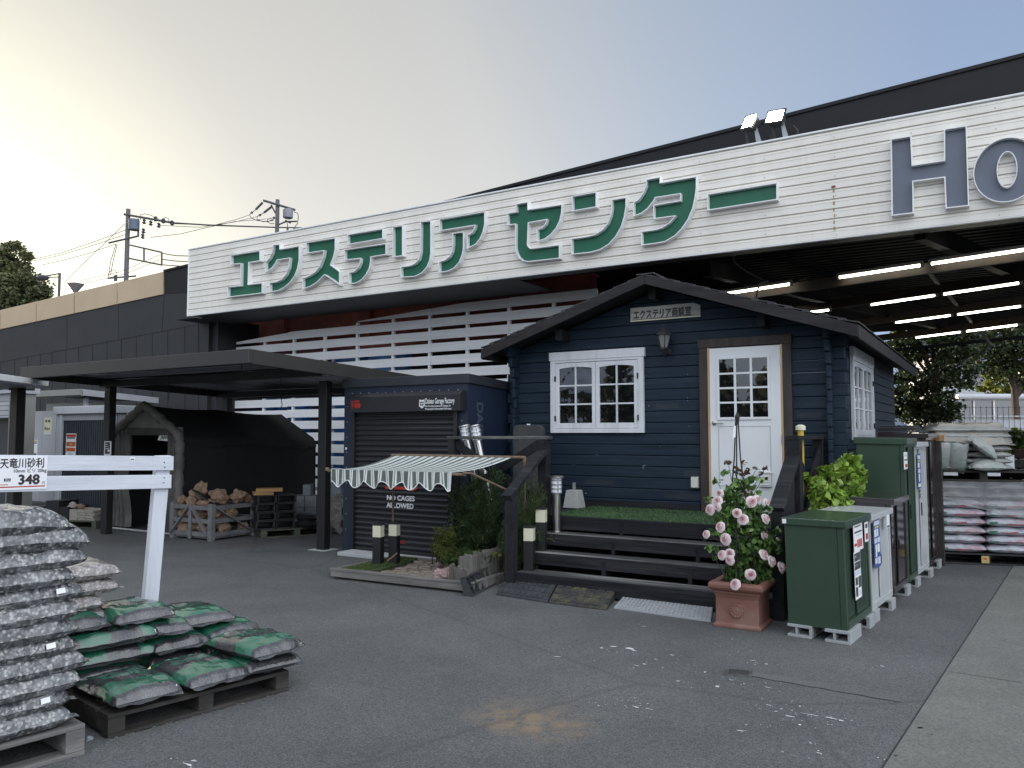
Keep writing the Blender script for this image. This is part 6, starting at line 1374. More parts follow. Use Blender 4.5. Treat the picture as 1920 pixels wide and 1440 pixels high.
# ================================================================== storage cabinets on concrete blocks
KB = Frame((2.57, 6.23), R(-36))
def gloss(name, col, rough=.35, coat=.2): return mat(name, col, rough, .05, 1.5, coat=coat, dirt=tuple(min(1, c*1.25+.004) for c in col), dirt_scale=2, dirt_amt=.3)
M_CG = gloss('cabinet green', (.030, .060, .038)); M_CW = gloss('cabinet silver white', (.46, .48, .49), .3); M_CB = gloss('cabinet dark brown', (.032, .026, .027), .12, .6)
M_CGD = mat('cabinet green door', (.026, .050, .034), .4, .06, 2); M_BLU = mat('blue print', (.035, .09, .30), .5, .1, 5); M_SLOT = mat('dark gap', (.008, .008, .009), .8, .1, 4)
M_BLOCK = mat('concrete block', (.33, .35, .36), .9, .12, 8, bump=.5, bscale=70, dirt=(.22, .23, .23), dirt_scale=4, dirt_amt=.5)
def cinder(lab, x0, y0, along):
    t_ = fthing('concrete_block', lab, 'block', KB, 'concrete blocks under the cabinets', x=x0, y=y0)
    w_, d_ = (.19, .36) if along == 'y' else (.36, .19); m_ = MB(); h = .10; tw = .022
    if along == 'y': sp_ = [(0, .022), (.062, .08), (.168, .19)]; 
    else: sp_ = [(0, .03), (.165, .195), (.33, .36)]
    m_.box(0, w_, 0, d_, 0, tw); m_.box(0, w_, 0, d_, h-tw, h)
    for a, b in sp_[(1 if along == 'y' else 0):]: m_.box(a, b, .002, d_-.002, tw, h-tw)
    m_.box(.0, w_-.0, d_*.5, d_*.5+.02, tw, h-tw) if False else None
    m_.box(.004, w_-.004, d_*.55, d_-.004, tw+.0005, h-tw-.0005)
    m_.build('block', M_BLOCK, t_, .004); return t_
for lab, x, y, al in (('concrete block under the front left corner of the low green cabinet', -.455, -.015, 'y'), ('concrete block under the front right corner of the low green cabinet', -.165, -.03, 'y'), ('concrete block under the far end of the low green cabinet', -.33, .60, 'x'), ('concrete block under the near end of the low white cabinet', -.335, .83, 'x'), ('concrete block under the far end of the low white cabinet', -.32, 1.43, 'x'),
     ('concrete block under the low brown cabinet', -.33, 2.25, 'x'), ('concrete block under the far end of the tall green cabinet', -.33, 2.82, 'x'), ('concrete block under the tall white cabinet', -.31, 3.50, 'x'), ('concrete block under the tall brown cabinet', -.33, 4.25, 'x')): cinder(lab, x, y, al)
def cabinet(lab, y0, y1, h, m, md, dep=.45, lid=.055, handle=True, ribs=True, roll=0.):
    t_ = fthing('storage_cabinet', lab, 'storage cabinet', KB, 'storage cabinets beside the cabin', y=y0, z=.10); L_ = y1-y0; H_ = h-.10
    m_ = MB(); m_.box(-dep, -.05, 0, L_, 0, H_-lid); m_.build('body', m, t_, .004)
    m_ = MB(); m_.box(-.05, 0, .0, .03, 0, H_-lid); m_.box(-.05, 0, L_-.03, L_, 0, H_-lid); m_.box(-.05, .004, .03, L_-.03, 0, .055); m_.box(-.05, 0, .03, L_-.03, H_-lid-.035, H_-lid); m_.build('door_frame', m, t_, .003)
    m_ = MB(); m_.hexa([(-dep-.02, -.025, H_-lid), (.03, -.025, H_-lid-.01), (.03, L_+.01, H_-lid-.01), (-dep-.02, L_+.01, H_-lid), (-dep-.02, -.025, H_), (.03, -.025, H_-.012), (.03, L_+.01, H_-.012), (-dep-.02, L_+.01, H_)]); m_.build('lid', m, t_, .006)
    a = [.03, L_*.5, L_-.03]
    for i in range(2):
        o = -.030 if i == 0 else -.012; m_ = MB(); x0_, x1_ = a[i]+(.003 if i == 0 else -.02), a[i+1]-.003
        m_.box(o-.012, o, x0_, x1_, .058, H_-lid-.037)
        if ribs:
            y = x0_+.06
            while y < x1_-.05: m_.box(o, o+.003, y, y+.012, .09, H_-lid-.06); y += .045
        d_ = m_.build('door', md, t_, .002)
        if handle and i == 1: m_ = MB(); m_.box(o+.001, o+.01, x0_+.015, x0_+.035, H_*.42, H_*.52); m_.build('handle', M_SLOT, d_)
    m_ = MB()
    for q_ in (.10, H_-lid-.12): m_.box(-dep+.03, -dep+.05, -.004, -.0005, q_, q_+.02); m_.box(-.09, -.07, -.004, -.0005, q_, q_+.02)
    m_.each('bolt_cover', m, t_)
    m_ = MB(); m_.box(-.047, -.044, -.0015, -.0003, .01, H_-lid-.01); m_.build('seam', M_SLOT, t_)
    t_.rotation_euler = (Matrix.Rotation(KB.a, 3, 'Z') @ Matrix.Rotation(-roll, 3, 'Y')).to_euler(); return t_
def kposter(parent, y0c, pxa, pya, pxb, pyb, bands, base=M_RIM, x=.003, name='poster'):
    a = KB.hitx(pxa, pya, x); b = KB.hitx(pxb, pyb, x); y0, y1 = sorted((a[0]-y0c, b[0]-y0c)); z0, z1 = sorted((a[1]-.10, b[1]-.10))
    m_ = MB(); m_.box(x-.002, x, y0, y1, z0, z1); o = m_.build(name, base, parent)
    for (u0, u1, v0, v1, mm) in bands:
        m_ = MB(); m_.box(x, x+.0015, y0+(y1-y0)*u0, y0+(y1-y0)*u1, z0+(z1-z0)*v0, z0+(z1-z0)*v1); m_.build('print', mm, o)
    return o
c1 = cabinet('low dark green storage cabinet nearest the flower pot', 0, .82, .945, M_CG, M_CGD, roll=R(1.2))
kposter(c1, 0, 1603.5, 986, 1621.5, 1028, [(.15, .8, .9, .94, M_DGR), (.1, .9, .68, .74, M_DGR), (.3, .9, .56, .61, M_LBL), (.35, .9, .12, .42, mat('pale red print', (.50, .14, .13), .6, .1, 5)), (.05, .3, .2, .3, M_RINK)])
kposter(c1, 0, 1603.5, 1037, 1617.5, 1118, [(.05, .95, .80, .97, M_DGR), (.05, .95, .62, .78, M_DGR), (.1, .5, .88, .92, M_WINK), (.1, .6, .70, .73, M_WINK), (.05, .95, .50, .60, M_LBL), (.08, .45, .3, .46, M_DGR), (.55, .95, .22, .46, M_DGR), (.08, .4, .06, .26, M_DGR), (.6, .9, .06, .16, M_LBL)])
m_ = MB(); m_.box(-.455, -.425, -.029, -.0255, .80, .835); m_.build('latch', M_RIM, c1)
c2_ = cabinet('low silver white storage cabinet with a blue poster', .86, 1.70, .925, M_CW, M_CW, ribs=False, roll=R(.6))
kposter(c2_, .86, 1639, 974, 1653, 1060, [(.08, .92, .86, .95, M_LBL), (.2, .8, .80, .84, M_YEL), (.1, .42, .63, .78, M_WINK), (.52, .7, .63, .78, M_WINK), (.08, .45, .50, .60, M_LBL), (.55, .92, .50, .60, M_LBL), (.2, .4, .22, .47, M_WINK), (.5, .85, .3, .47, M_WINK), (.08, .45, .09, .2, M_LBL), (.55, .92, .06, .2, M_LBL)], M_BLU)
kposter(c2_, .86, 1622.5, 980, 1630, 1014, [(.2, .8, .7, .9, M_DGR), (.25, .85, .12, .42, M_RINK)])
c3 = cabinet('low glossy dark brown storage cabinet between white and tall green ones', 1.73, 2.47, 1.005, M_CB, M_CB, ribs=False)
kposter(c3, 1.73, 1662.5, 966, 1668, 989, [(.1, .9, .05, .2, M_DGR)], x=.034, name='hang_tag')
c4 = cabinet('tall dark green storage cabinet in the middle of the row', 2.49, 3.03, 1.575, M_CG, M_CGD, dep=.47, lid=.07)
kposter(c4, 2.49, 1694.5, 848, 1702, 879, [(.1, .9, .75, .9, M_LBL), (.1, .9, .5, .58, M_DGR), (.3, .9, .1, .3, M_RINK)])
c5 = cabinet('tall silver white storage cabinet with blue poster', 3.06, 3.76, 1.53, M_CW, M_CW, ribs=False)
kposter(c5, 3.06, 1719.5, 851, 1727.5, 915, [(.1, .9, .85, .95, M_LBL), (.2, .8, .77, .82, M_YEL), (.15, .6, .6, .74, M_WINK), (.15, .85, .45, .56, M_LBL), (.3, .7, .2, .42, M_WINK), (.1, .9, .05, .14, M_WINK)], M_BLU)
m_ = MB(); a = KB.hitx(1722, 928, .0); y_ = a[0]-3.06; z_ = a[1]-.10
for q in range(3): m_.box(.002, .004, y_+q*.05, y_+q*.05+.025, z_-.04, z_+.05-.02*q)
m_.box(.002, .004, y_, y_+.13, z_+.03, z_+.05); m_.build('logo', M_DGR, c5)
m_ = MB()
for q in range(6): m_.box(.001, .0025, .42, .60, .12+q*.14, .12+q*.14+.06)
m_.build('reflection_strips', M_SHG, c5) if False else None
c6 = cabinet('tall dark brown storage cabinet at the far end of the row', 3.80, 4.52, 1.625, M_CB, M_CB, dep=.50, ribs=False)
fs_ = fthing('folded_sheets', 'pile of folded grey sheets lying on the farthest cabinet', 'sheets', KB, x=-.5, y=3.85, z=1.625); m_ = MB()
for k in range(4): m_.box(-.04+.01*k, .42-.02*k, 0+.01*(k % 2), .5, .022*k, .022*k+.018)
m_.build('sheets', M_GREYB, fs_, .006)
pk = fthing('plank_bundle', 'bundle of short planks with an orange end behind the far cabinet', 'planks', KB, x=-.10, y=4.56, z=0); m_ = MB(); m_.box(0, .14, 0, .1, 0, 1.52); m_.build('dark_planks', M_PALD, pk); m_ = MB(); m_.box(-.01, .15, -.02, .3, 1.521, 1.60); m_.build('orange_plank', wood('orange plank', (.33, .20, .10)), pk, .004)

# ================================================================== bags
def bag_mesh(name, L_, W_, H_, seed, m, droop=.0, fin=.028, crinkle=1., box=1.):
    nu, nv = 30, 20; r_ = random.Random(seed); o = Vector((seed*3.7, seed*1.9, 0)); zs = .38*H_; V = []; Fc = []
    ph = [r_.uniform(0, 6.28) for _ in range(6)]
    def prof(u, v): return max(0, 1-abs(u)**(2+1.2*box))**(.65-.23*box)*max(0, 1-abs(v)**(2+1.2*box))**(.6-.24*box)
    def shape(u, v):
        px_ = L_/2*u*(1-.045*(1-abs(v)**2)*abs(u)**3*0); py_ = W_/2*v*(1-.05*abs(u)**4)
        return px_, py_
    for side in (1, -1):
        base = len(V)
        for i in range(nu+1):
            for j in range(nv+1):
                u = -1+2*i/nu; v = -1+2*j/nv; u = math.copysign(abs(u)**.8, u); v = math.copysign(abs(v)**.8, v)
                x, y = shape(u, v); p = prof(u, v); n_ = mnoise.fractal(Vector((x*7, y*7, side))+o, 1., 2., 4)
                wr = (math.sin(v*17+ph[0]+2*u)+.6*math.sin(v*29+ph[3]-3*u))*(abs(u)**4)*(1-abs(u)**12)*.004*crinkle+math.sin(u*14+ph[1])*(abs(v)**6)*.0015*crinkle
                z = zs+((H_-zs)*p*(1+.24*n_) if side == 1 else -zs*p*(1+.05*n_))+wr*(1 if side == 1 else .5)-droop*(u*u)*.6
                V.append((x+.010*n_, y+.012*n_, max(z, -.02 if droop else 0.001)))
        for i in range(nu):
            for j in range(nv):
                a, b, c, d = base+i*(nv+1)+j, base+(i+1)*(nv+1)+j, base+(i+1)*(nv+1)+j+1, base+i*(nv+1)+j+1
                Fc.append((a, b, c, d) if side == 1 else (d, c, b, a))
    for sgn in (1, -1): # welded end seams
        base = len(V)
        for j in range(nv+1):
            v = -1+2*j/nv; v = math.copysign(abs(v)**.8, v); x, y = shape(sgn*1.0, v); rz_ = .005*crinkle*(math.sin(v*5+ph[2+(sgn > 0)])+.5*math.sin(v*13+ph[1]))
            z0 = zs-droop*.6; V.append((x-sgn*.006, y, max(z0, .002))); V.append((x+sgn*fin*.5, y*.99, max(z0-.004+rz_*.5, .001))); V.append((x+sgn*fin*(1+.15*math.sin(v*7+ph[4])), y*.98, max(z0-.008+rz_, .001)))
        for j in range(nv):
            for q in range(2): a = base+j*3+q; Fc.append((a, a+1, a+4, a+3))
    me = bpy.data.meshes.new(name); me.from_pydata(V, [], Fc); me.materials.append(m); me.polygons.foreach_set('use_smooth', [True]*len(Fc)); me.update(); return me
def film_mat(name, c0, c1, c2, sc, pr=None, haze=.12, rough=.16):
    """stones seen through clear film"""
    m = bpy.data.materials.new(name); m.use_nodes = True; t = m.node_tree; n = t.nodes; L = t.links; b = n['Principled BSDF']
    tc = n.new('ShaderNodeTexCoord'); v = n.new('ShaderNodeTexVoronoi'); v.inputs['Scale'].default_value = sc; L.new(tc.outputs['Object'], v.inputs[0])
    oi = n.new('ShaderNodeObjectInfo'); av = n.new('ShaderNodeVectorMath'); av.operation = 'ADD'; L.new(tc.outputs['Object'], av.inputs[0])
    sv = n.new('ShaderNodeCombineXYZ'); mu = n.new('ShaderNodeMath'); mu.operation = 'MULTIPLY'; mu.inputs[1].default_value = 9; L.new(oi.outputs['Random'], mu.inputs[0])
    for i in range(3): L.new(mu.outputs[0], sv.inputs[i])
    L.new(sv.outputs[0], av.inputs[1]); L.new(av.outputs[0], v.inputs[0])
    sp_ = n.new('ShaderNodeSeparateColor'); L.new(v.outputs['Color'], sp_.inputs[0])
    cr = n.new('ShaderNodeValToRGB'); cr.color_ramp.interpolation = 'CONSTANT'; e = cr.color_ramp.elements; e[0].color = (*c0, 1); e[1].position = .36; e[1].color = (*c1, 1); x = e.new(.72); x.color = (*c2, 1)
    L.new(sp_.outputs[0], cr.inputs[0])
    ed = n.new('ShaderNodeValToRGB'); ed.color_ramp.elements[0].position = .2; ed.color_ramp.elements[0].color = (1.1, 1.1, 1.1, 1); ed.color_ramp.elements[1].position = .75; ed.color_ramp.elements[1].color = (.35, .35, .37, 1); L.new(v.outputs['Distance'], ed.inputs[0])
    mx = n.new('ShaderNodeMix'); mx.data_type = 'RGBA'; mx.blend_type = 'MULTIPLY'; mx.inputs[0].default_value = 1; L.new(cr.outputs[0], mx.inputs[6]); L.new(ed.outputs[0], mx.inputs[7]); col = mx.outputs[2]
    def mth(op, a, b_=None, c_=None):
        k = n.new('ShaderNodeMath'); k.operation = op
        for i, q in enumerate((a, b_, c_)):
            if q is None: continue
            if hasattr(q, 'links'): L.new(q, k.inputs[i])
            else: k.inputs[i].default_value = q
        return k.outputs[0]
    sx = n.new('ShaderNodeSeparateXYZ'); L.new(tc.outputs['Object'], sx.inputs[0])
    nz = n.new('ShaderNodeTexNoise'); nz.inputs['Scale'].default_value = 9; nz.inputs['Detail'].default_value = 5; L.new(av.outputs[0], nz.inputs[0])
    # cloudy film that is not pressed on the stones
    hz = n.new('ShaderNodeMapRange'); hz.inputs['From Min'].default_value = .45; hz.inputs['From Max'].default_value = .75; hz.inputs['To Max'].default_value = haze*2.4; hz.inputs['To Min'].default_value = haze*.5; L.new(nz.outputs[0], hz.inputs[0])
    m2 = n.new('ShaderNodeMix'); m2.data_type = 'RGBA'; L.new(hz.outputs[0], m2.inputs[0]); L.new(col, m2.inputs[6]); m2.inputs[7].default_value = (.62, .64, .68, 1); col = m2.outputs[2]
    if pr:
        top = mth('GREATER_THAN', sx.outputs[2], pr['z']); X, Y = sx.outputs[0], sx.outputs[1]; wob = mth('MULTIPLY', mth('SUBTRACT', nz.outputs[0], .5), .10)
        f1 = mth('MULTIPLY', mth('GREATER_THAN', mth('ADD', X, wob), .045), mth('LESS_THAN', X, .215))       # the hill silhouette
        f2 = mth('MULTIPLY', mth('GREATER_THAN', X, -.235), mth('LESS_THAN', X, -.155))                          # end band
        ring_ = None
        for cx, cy, r0 in ((-.065, -.085, .030), (-.06, .0, .034), (-.065, .09, .030)):
            d = mth('SQRT', mth('ADD', mth('POWER', mth('SUBTRACT', X, cx), 2), mth('POWER', mth('SUBTRACT', Y, cy), 2))); q = mth('COMPARE', d, r0, .011); ring_ = q if ring_ is None else mth('MAXIMUM', ring_, q)
        w_ = mth('MULTIPLY', mth('COMPARE', X, -.19, .014), mth('GREATER_THAN', mth('SINE', mth('MULTIPLY', Y, 130)), -.2)); w_ = mth('MULTIPLY', w_, mth('LESS_THAN', mth('ABSOLUTE', Y), .11))
        gr = mth('MULTIPLY', mth('MAXIMUM', mth('MAXIMUM', f1, f2), ring_), top)
        m3 = n.new('ShaderNodeMix'); m3.data_type = 'RGBA'; L.new(gr, m3.inputs[0]); L.new(col, m3.inputs[6]); m3.inputs[7].default_value = (*pr['col'], 1); col = m3.outputs[2]
        m4 = n.new('ShaderNodeMix'); m4.data_type = 'RGBA'; L.new(mth('MULTIPLY', w_, top), m4.inputs[0]); L.new(col, m4.inputs[6]); m4.inputs[7].default_value = (.6, .66, .62, 1); col = m4.outputs[2]
    L.new(col, b.inputs['Base Color']); b.inputs['Roughness'].default_value = .55; b.inputs['Coat Weight'].default_value = 1; b.inputs['Coat Roughness'].default_value = rough; b.inputs['Coat IOR'].default_value = 1.75 if pr else 1.55
    mp = n.new('ShaderNodeMapping'); mp.inputs['Scale'].default_value = (6, 26, 10); L.new(av.outputs[0], mp.inputs[0]); wn = n.new('ShaderNodeTexNoise'); wn.inputs['Scale'].default_value = 1.; wn.inputs['Detail'].default_value = 4; L.new(mp.outputs[0], wn.inputs[0])
    bp = n.new('ShaderNodeBump'); bp.inputs['Strength'].default_value = .3; bp.inputs['Distance'].default_value = .02; L.new(wn.outputs[0], bp.inputs['Height']); L.new(bp.outputs[0], b.inputs['Coat Normal'])
    b2 = n.new('ShaderNodeBump'); b2.inputs['Strength'].default_value = .4; b2.inputs['Distance'].default_value = .006; b2.invert = True; L.new(v.outputs['Distance'], b2.inputs['Height']); L.new(bp.outputs[0], b2.inputs['Normal']); L.new(b2.outputs[0], b.inputs['Normal'])
    return m
M_GRAV = film_mat('black white gravel in film', (.013, .015, .019), (.125, .13, .135), (.32, .32, .31), 66, haze=.09)
M_PINKG = film_mat('pinkish gravel in film', (.20, .165, .15), (.32, .27, .25), (.42, .37, .34), 60, haze=.12)
M_GBAG = film_mat('dark fine gravel in printed film', (.008, .009, .010), (.020, .021, .024), (.055, .057, .063), 125, pr=dict(z=.046, col=(.012, .13, .072)), haze=.03, rough=.09)
GM = [bag_mesh('gravel_bag', .57, .40, .112, 20+i, M_GRAV, droop=.0, box=1.5) for i in range(4)]; GT = [bag_mesh('gravel_bag', .60, .42, .15, 40+i, M_GRAV, droop=.035, box=1.2) for i in range(2)]
PMS = [bag_mesh('pinkish_gravel_bag', .55, .38, .105, 60+i, M_PINKG, box=1.3) for i in range(2)]; BM = [bag_mesh('printed_gravel_bag', .54, .385, .108, 80+i, M_GBAG, fin=.03, box=1.2) for i in range(4)]
def bag(name, lab, fr, x, y, z, rz, me, group, cat='gravel bag', tilt=(0, 0)):
    o = bpy.data.objects.new(name, me); COL.objects.link(o); o.location = fr.wld(x, y, z); o.rotation_euler = (Matrix.Rotation(fr.a+rz, 3, 'Z') @ Matrix.Rotation(tilt[0], 3, 'X') @ Matrix.Rotation(tilt[1], 3, 'Y')).to_euler(); return tag(o, lab, cat, group)
# ---- tall stack at the left edge
q = G(159, 1414.5); SF = Frame((q.x, q.y), R(50.5)); pl1 = pallet('pallet', 'weathered wooden pallet under the tall stack of black and white gravel bags', SF, -1.1, 0, 1.1, 1.1, .15, M_PALW)
cnt = ('lowest', 'second from bottom', 'third from bottom', 'fourth from bottom', 'fifth from bottom', 'sixth from bottom', 'sixth from top', 'fifth from top', 'fourth from top', 'third from top', 'second from top', 'topmost')
ux = [-.02, -.03, .01, .035, -.01, -.01, .0, .02, -.03, .02, .03, -.08]; stickers = (1, 4, 7)
for k in range(12):
    z = .15+.0865*k; o = bag('gravel_bag', f'black and white gravel bag, {cnt[k]} of the tall front stack', SF, -.315+ux[k], .215+.012*math.sin(k*2), z, R(180 if k % 2 else 0)+R(2*math.sin(k*3)), GT[k % 2] if k > 9 else GM[k % 4], 'black and white gravel bags')
    if k in stickers:
        m_ = MB(); m_.hexa([(0, -.002, 0), (.042, -.002, .003), (.042, 0, .003), (0, 0, 0), (0, .008, .024), (.042, .008, .027), (.042, .010, .027), (0, .010, .024)]); s_ = m_.build('sticker', M_RIM, o); s_.location = Matrix.Rotation(-(R(180 if k % 2 else 0)), 4, 'Z') @ Vector((.14, -.207, .055)); s_.rotation_euler.z = -R(180 if k % 2 else 0)
for k in range(12):
    bag('gravel_bag', f'black and white gravel bag, {cnt[k]} of the stack hidden behind the front one', SF, -.32+.02*math.sin(k*4), .625, .15+.0865*k, R(180*(k % 2)), GM[(k+2) % 4], 'black and white gravel bags') if k in (0, 2, 4, 6, 8, 10, 11) or True else None
# ---- pinkish stack behind it
PKF = Frame((-2.56, 5.16), R(45)); pallet('pallet', 'wooden pallet under the pinkish gravel bags behind the tall stack', PKF, -1.1, -.1, 1.1, 1.0, .14, M_PALW)
pk_l = ('lowest', 'second lowest', 'third lowest', 'fourth lowest', 'third from top', 'second from top', 'topmost')
for k in range(7): bag('pinkish_gravel_bag', f'pinkish gravel bag, {pk_l[k]} of the stack behind the tall one', PKF, -.27+(.04, 0, .02, .0, -.06, .03, .03)[k], .10, .14+.092*k, R(180*(k % 2)), PMS[k % 2], 'pinkish gravel bags')
# ---- low pallet with green printed bags
q = G(202, 1388); q2 = G(542, 1295); PFR = Frame((q.x, q.y), math.atan2(q2.y-q.y, q2.x-q.x)); pallet('pallet', 'dark wooden pallet under the green printed gravel bags', PFR, 0, 0, (q2-q).length, 1.1, .125, M_PALD)
z0 = .126; Q = R(-90); gname = 'printed_gravel_bag'; gg_ = 'green printed gravel bags'
for lab, x, y, k, rz, i, tl in (
    ('green printed gravel bag, front left on the dark pallet', .185, .27, 0, Q, 0, (0, 0)), ('green printed gravel bag, front middle on the dark pallet', .565, .26, 0, Q+R(3), 1, (0, 0)), ('lower green printed bag of the pair at the front right corner', .945, .27, 0, Q-R(4), 2, (0, 0)), ('upper green printed bag of the pair at the front right corner', .925, .24, 1, Q+R(5), 3, (0, 0)),
    ('grey bag edge under the sideways printed bag at the left rear', .20, .80, 0, Q, 1, (0, 0)), ('flat bag squeezed beneath the sideways printed bag', .22, .74, 1, R(180), 2, (0, 0)), ('sideways printed bag with large green rings at the left rear', .215, .72, 2, R(180)+R(4), 0, (R(4), 0)), ('topmost printed bag at the far left, behind the tall stack', .03, .92, 3, Q+R(8), 3, (0, 0)),
    ('lowest printed bag of the middle rear pile', .60, .84, 0, Q, 2, (0, 0)), ('second printed bag of the middle rear pile', .60, .80, 1, Q+R(4), 3, (0, 0)), ('third printed bag of the middle rear pile', .52, .84, 2, Q-R(3), 1, (0, 0)), ('topmost printed bag of the middle rear pile, before the white post', .42, .90, 3, Q+R(2), 0, (0, 0)),
    ('lowest printed bag of the right rear pile', .97, .86, 0, Q, 3, (0, 0)), ('middle printed bag of the right rear pile', .96, .84, 1, Q+R(6), 0, (0, 0)), ('topmost printed bag of the right rear pile', .84, .92, 2, Q-R(2), 2, (0, 0))):
    bag(gname, lab, PFR, x+.02+.05*x, y, z0+.095*k, rz, BM[i], gg_, tilt=tl)
for i, (px, py, s, lab) in enumerate(((137, 1385, .022, 'larger pale pebble between the two front pallets'), (168, 1388, .018, 'smaller pale pebble beside the dark pallet'))):
    p = G(px, py); rock(lab, (p.x, p.y, s*.5), (s*1.3, s, s*.7), (0, 0, i), M_CIN, group='loose pebbles', name='pebble', cat='pebble', k=i)
gr_ = MB()
for _ in range(70):
    t_ = random.random()**1.5; p = PFR.wld(t_*1.08, random.gauss(-.02, .022)+.01, 0); s = random.uniform(.003, .008); gr_.box(p.x-s, p.x+s, p.y-s, p.y+s, 0.001, s*.9)
tag(gr_.build('spilled_grit', M_CONC), 'scattered grit along the foot of the dark pallet', 'grit', kind='stuff')

# ---- white rail fence with the price sign
pL = DP(-330, 853, 4.35); pA = DP(0, 853, 5.25); pB = DP(326, 855.5, 5.95); WR = Frame((pA.x, pA.y), math.atan2(pB.y-pA.y, pB.x-pA.x)); WL = (Vector((pB.x, pB.y))-Vector((pA.x, pA.y))).length
wf = fthing('rail_fence', 'white washed two-board fence with a price sign and leaning post', 'fence', WR)
M_WRAIL = wood('white washed rail', (.60, .63, .69), .08, (.5, 5, 6), dirt=(.36, .38, .42), amt=.6, rough=.6, bump=.15)
def wz(px, py): return WR.hit(px, py, 0.0)
tz = [wz(0, 853)[1], wz(0, 883)[1], wz(0, 894)[1], wz(0, 923)[1]]; rz4 = [wz(325, 855.5)[1], wz(324, 882)[1], wz(323, 890)[1], wz(322.5, 915.5)[1]]
for a in (0, 2):
    m_ = MB(); xr_ = WL if a == 0 else WL-.012; x0_ = -1.2; sl0 = (tz[a]-rz4[a])/WL; sl1 = (tz[a+1]-rz4[a+1])/WL
    m_.hexa([(x0_, 0, tz[a+1]-sl1*x0_), (xr_, 0, rz4[a+1]), (xr_, .03, rz4[a+1]), (x0_, .03, tz[a+1]-sl1*x0_), (x0_, 0, tz[a]-sl0*x0_), (xr_, 0, rz4[a]), (xr_, .03, rz4[a]), (x0_, .03, tz[a]-sl0*x0_)]); m_.build('board', M_WRAIL, wf, .003)
xp0, xp1 = WR.hit(294, 870, .032)[0], WR.hit(321, 870, .032)[0]; xb0 = WR.hit(270, 1138, .032)[0]; zz_t = wz(310, 854.5)[1]; zbm = WR.hit(270, 1138, .032)[1]; k_ = (xp0-xb0)/(WR.hit(294, 870, .032)[1]-zbm); xg = xb0-k_*zbm; wd = (xp1-xp0)*.96; xt = xb0+k_*(zz_t-zbm)
m_ = MB(); m_.hexa([(xg, .031, 0), (xg+wd, .031, 0), (xg+wd, .031+.09, 0), (xg, .031+.09, 0), (xt, .031, zz_t), (xt+wd, .031, zz_t), (xt+wd, .121, zz_t), (xt, .121, zz_t)]); m_.build('post', wood('white washed post', (.60, .63, .69), .08, (6, 6, .5), dirt=(.33, .34, .36), amt=.6, rough=.6, bump=.15), wf, .004)
m_ = MB(); m_.hexa([(xg-1.9, .031, 0), (xg-1.9+wd, .031, 0), (xg-1.9+wd, .121, 0), (xg-1.9, .121, 0), (xt-1.9, .031, zz_t), (xt-1.9+wd, .031, zz_t), (xt-1.9+wd, .121, zz_t), (xt-1.9, .121, zz_t)]); m_.build('post', M_WRAIL, wf, .004)
m_ = MB()
for px, py in ((308, 867), (309, 876), (308, 896), (307, 905)): x, z = wz(px, py); m_.box(x-.004, x+.004, -.002, .001, z-.004, z+.004)
m_.build('screws', M_BLACKP, wf); 
m_ = MB(); x, z = wz(248, 861); m_.box(x-.018, x+.018, -.002, -.0005, z-.01, z+.014); st_ = m_.build('sticker', M_RIM, wf); m_ = MB(); m_.box(x-.012, x+.012, -.003, -.002, z-.004, z+.003); m_.build('print', M_INK, st_)
ps = fthing('price_sign', 'white price sign reading 348 yen on the white board fence', 'price sign', WR); M_PAPER = mat('white sign paper', (.78, .79, .82), .4, .02, 5)
x0_, zt_ = wz(-62, 857); x1_, zb2 = wz(87, 916); m_ = MB(); m_.box(x0_, x1_, -.006, -.001, zb2, zt_); m_.build('panel', M_PAPER, ps)
hgt = lambda px, a, b: wz(px, a)[1]-wz(px, b)[1]
x, z = wz(-1, 876.5); text('lettering', '天竜川砂利', .070, M_INK, ps, (x, -.0065, z), bold=.0011, ext=.0004, sx=.98*( wz(85, 870)[0]-x)/(.070*5*1.0))
x, z = wz(24, 886); text('lettering', '10mm ビリ 20kg', .030, M_INK, ps, (x, -.0065, z), bold=.0004, ext=.0004, sx=.92)
x, z = wz(33, 908); text('lettering', '348', .088, M_INK, ps, (x, -.0065, z), bold=.0028, ext=.0004, sx=.95)
x, z = wz(78, 908); text('lettering', '円', .024, M_INK, ps, (x, -.0065, z), ext=.0004, sx=.8)
xa, za = wz(7, 903); xb, zb3 = wz(20, 897); m_ = MB(); m_.box(xa, xb, -.0066, -.006, za, zb3); lb = m_.build('tax_label', M_INK, ps); text('lettering', '税込', .017, M_WINK, ps, (xa+.006, -.0075, za+.003), ext=.0003, sx=.9)
m_ = MB(); xa, za = wz(-40, 913.5); xb, zb3 = wz(84, 912); m_.box(xa, xb, -.0066, -.006, za-.002, zb3); m_.build('red_line', M_RINK, ps)
m_ = MB(); xa, za = wz(0, 910); xb, zb3 = wz(15, 908); m_.box(xa, xb, -.0066, -.006, za, zb3); m_.build('small_print', M_ORG, ps)

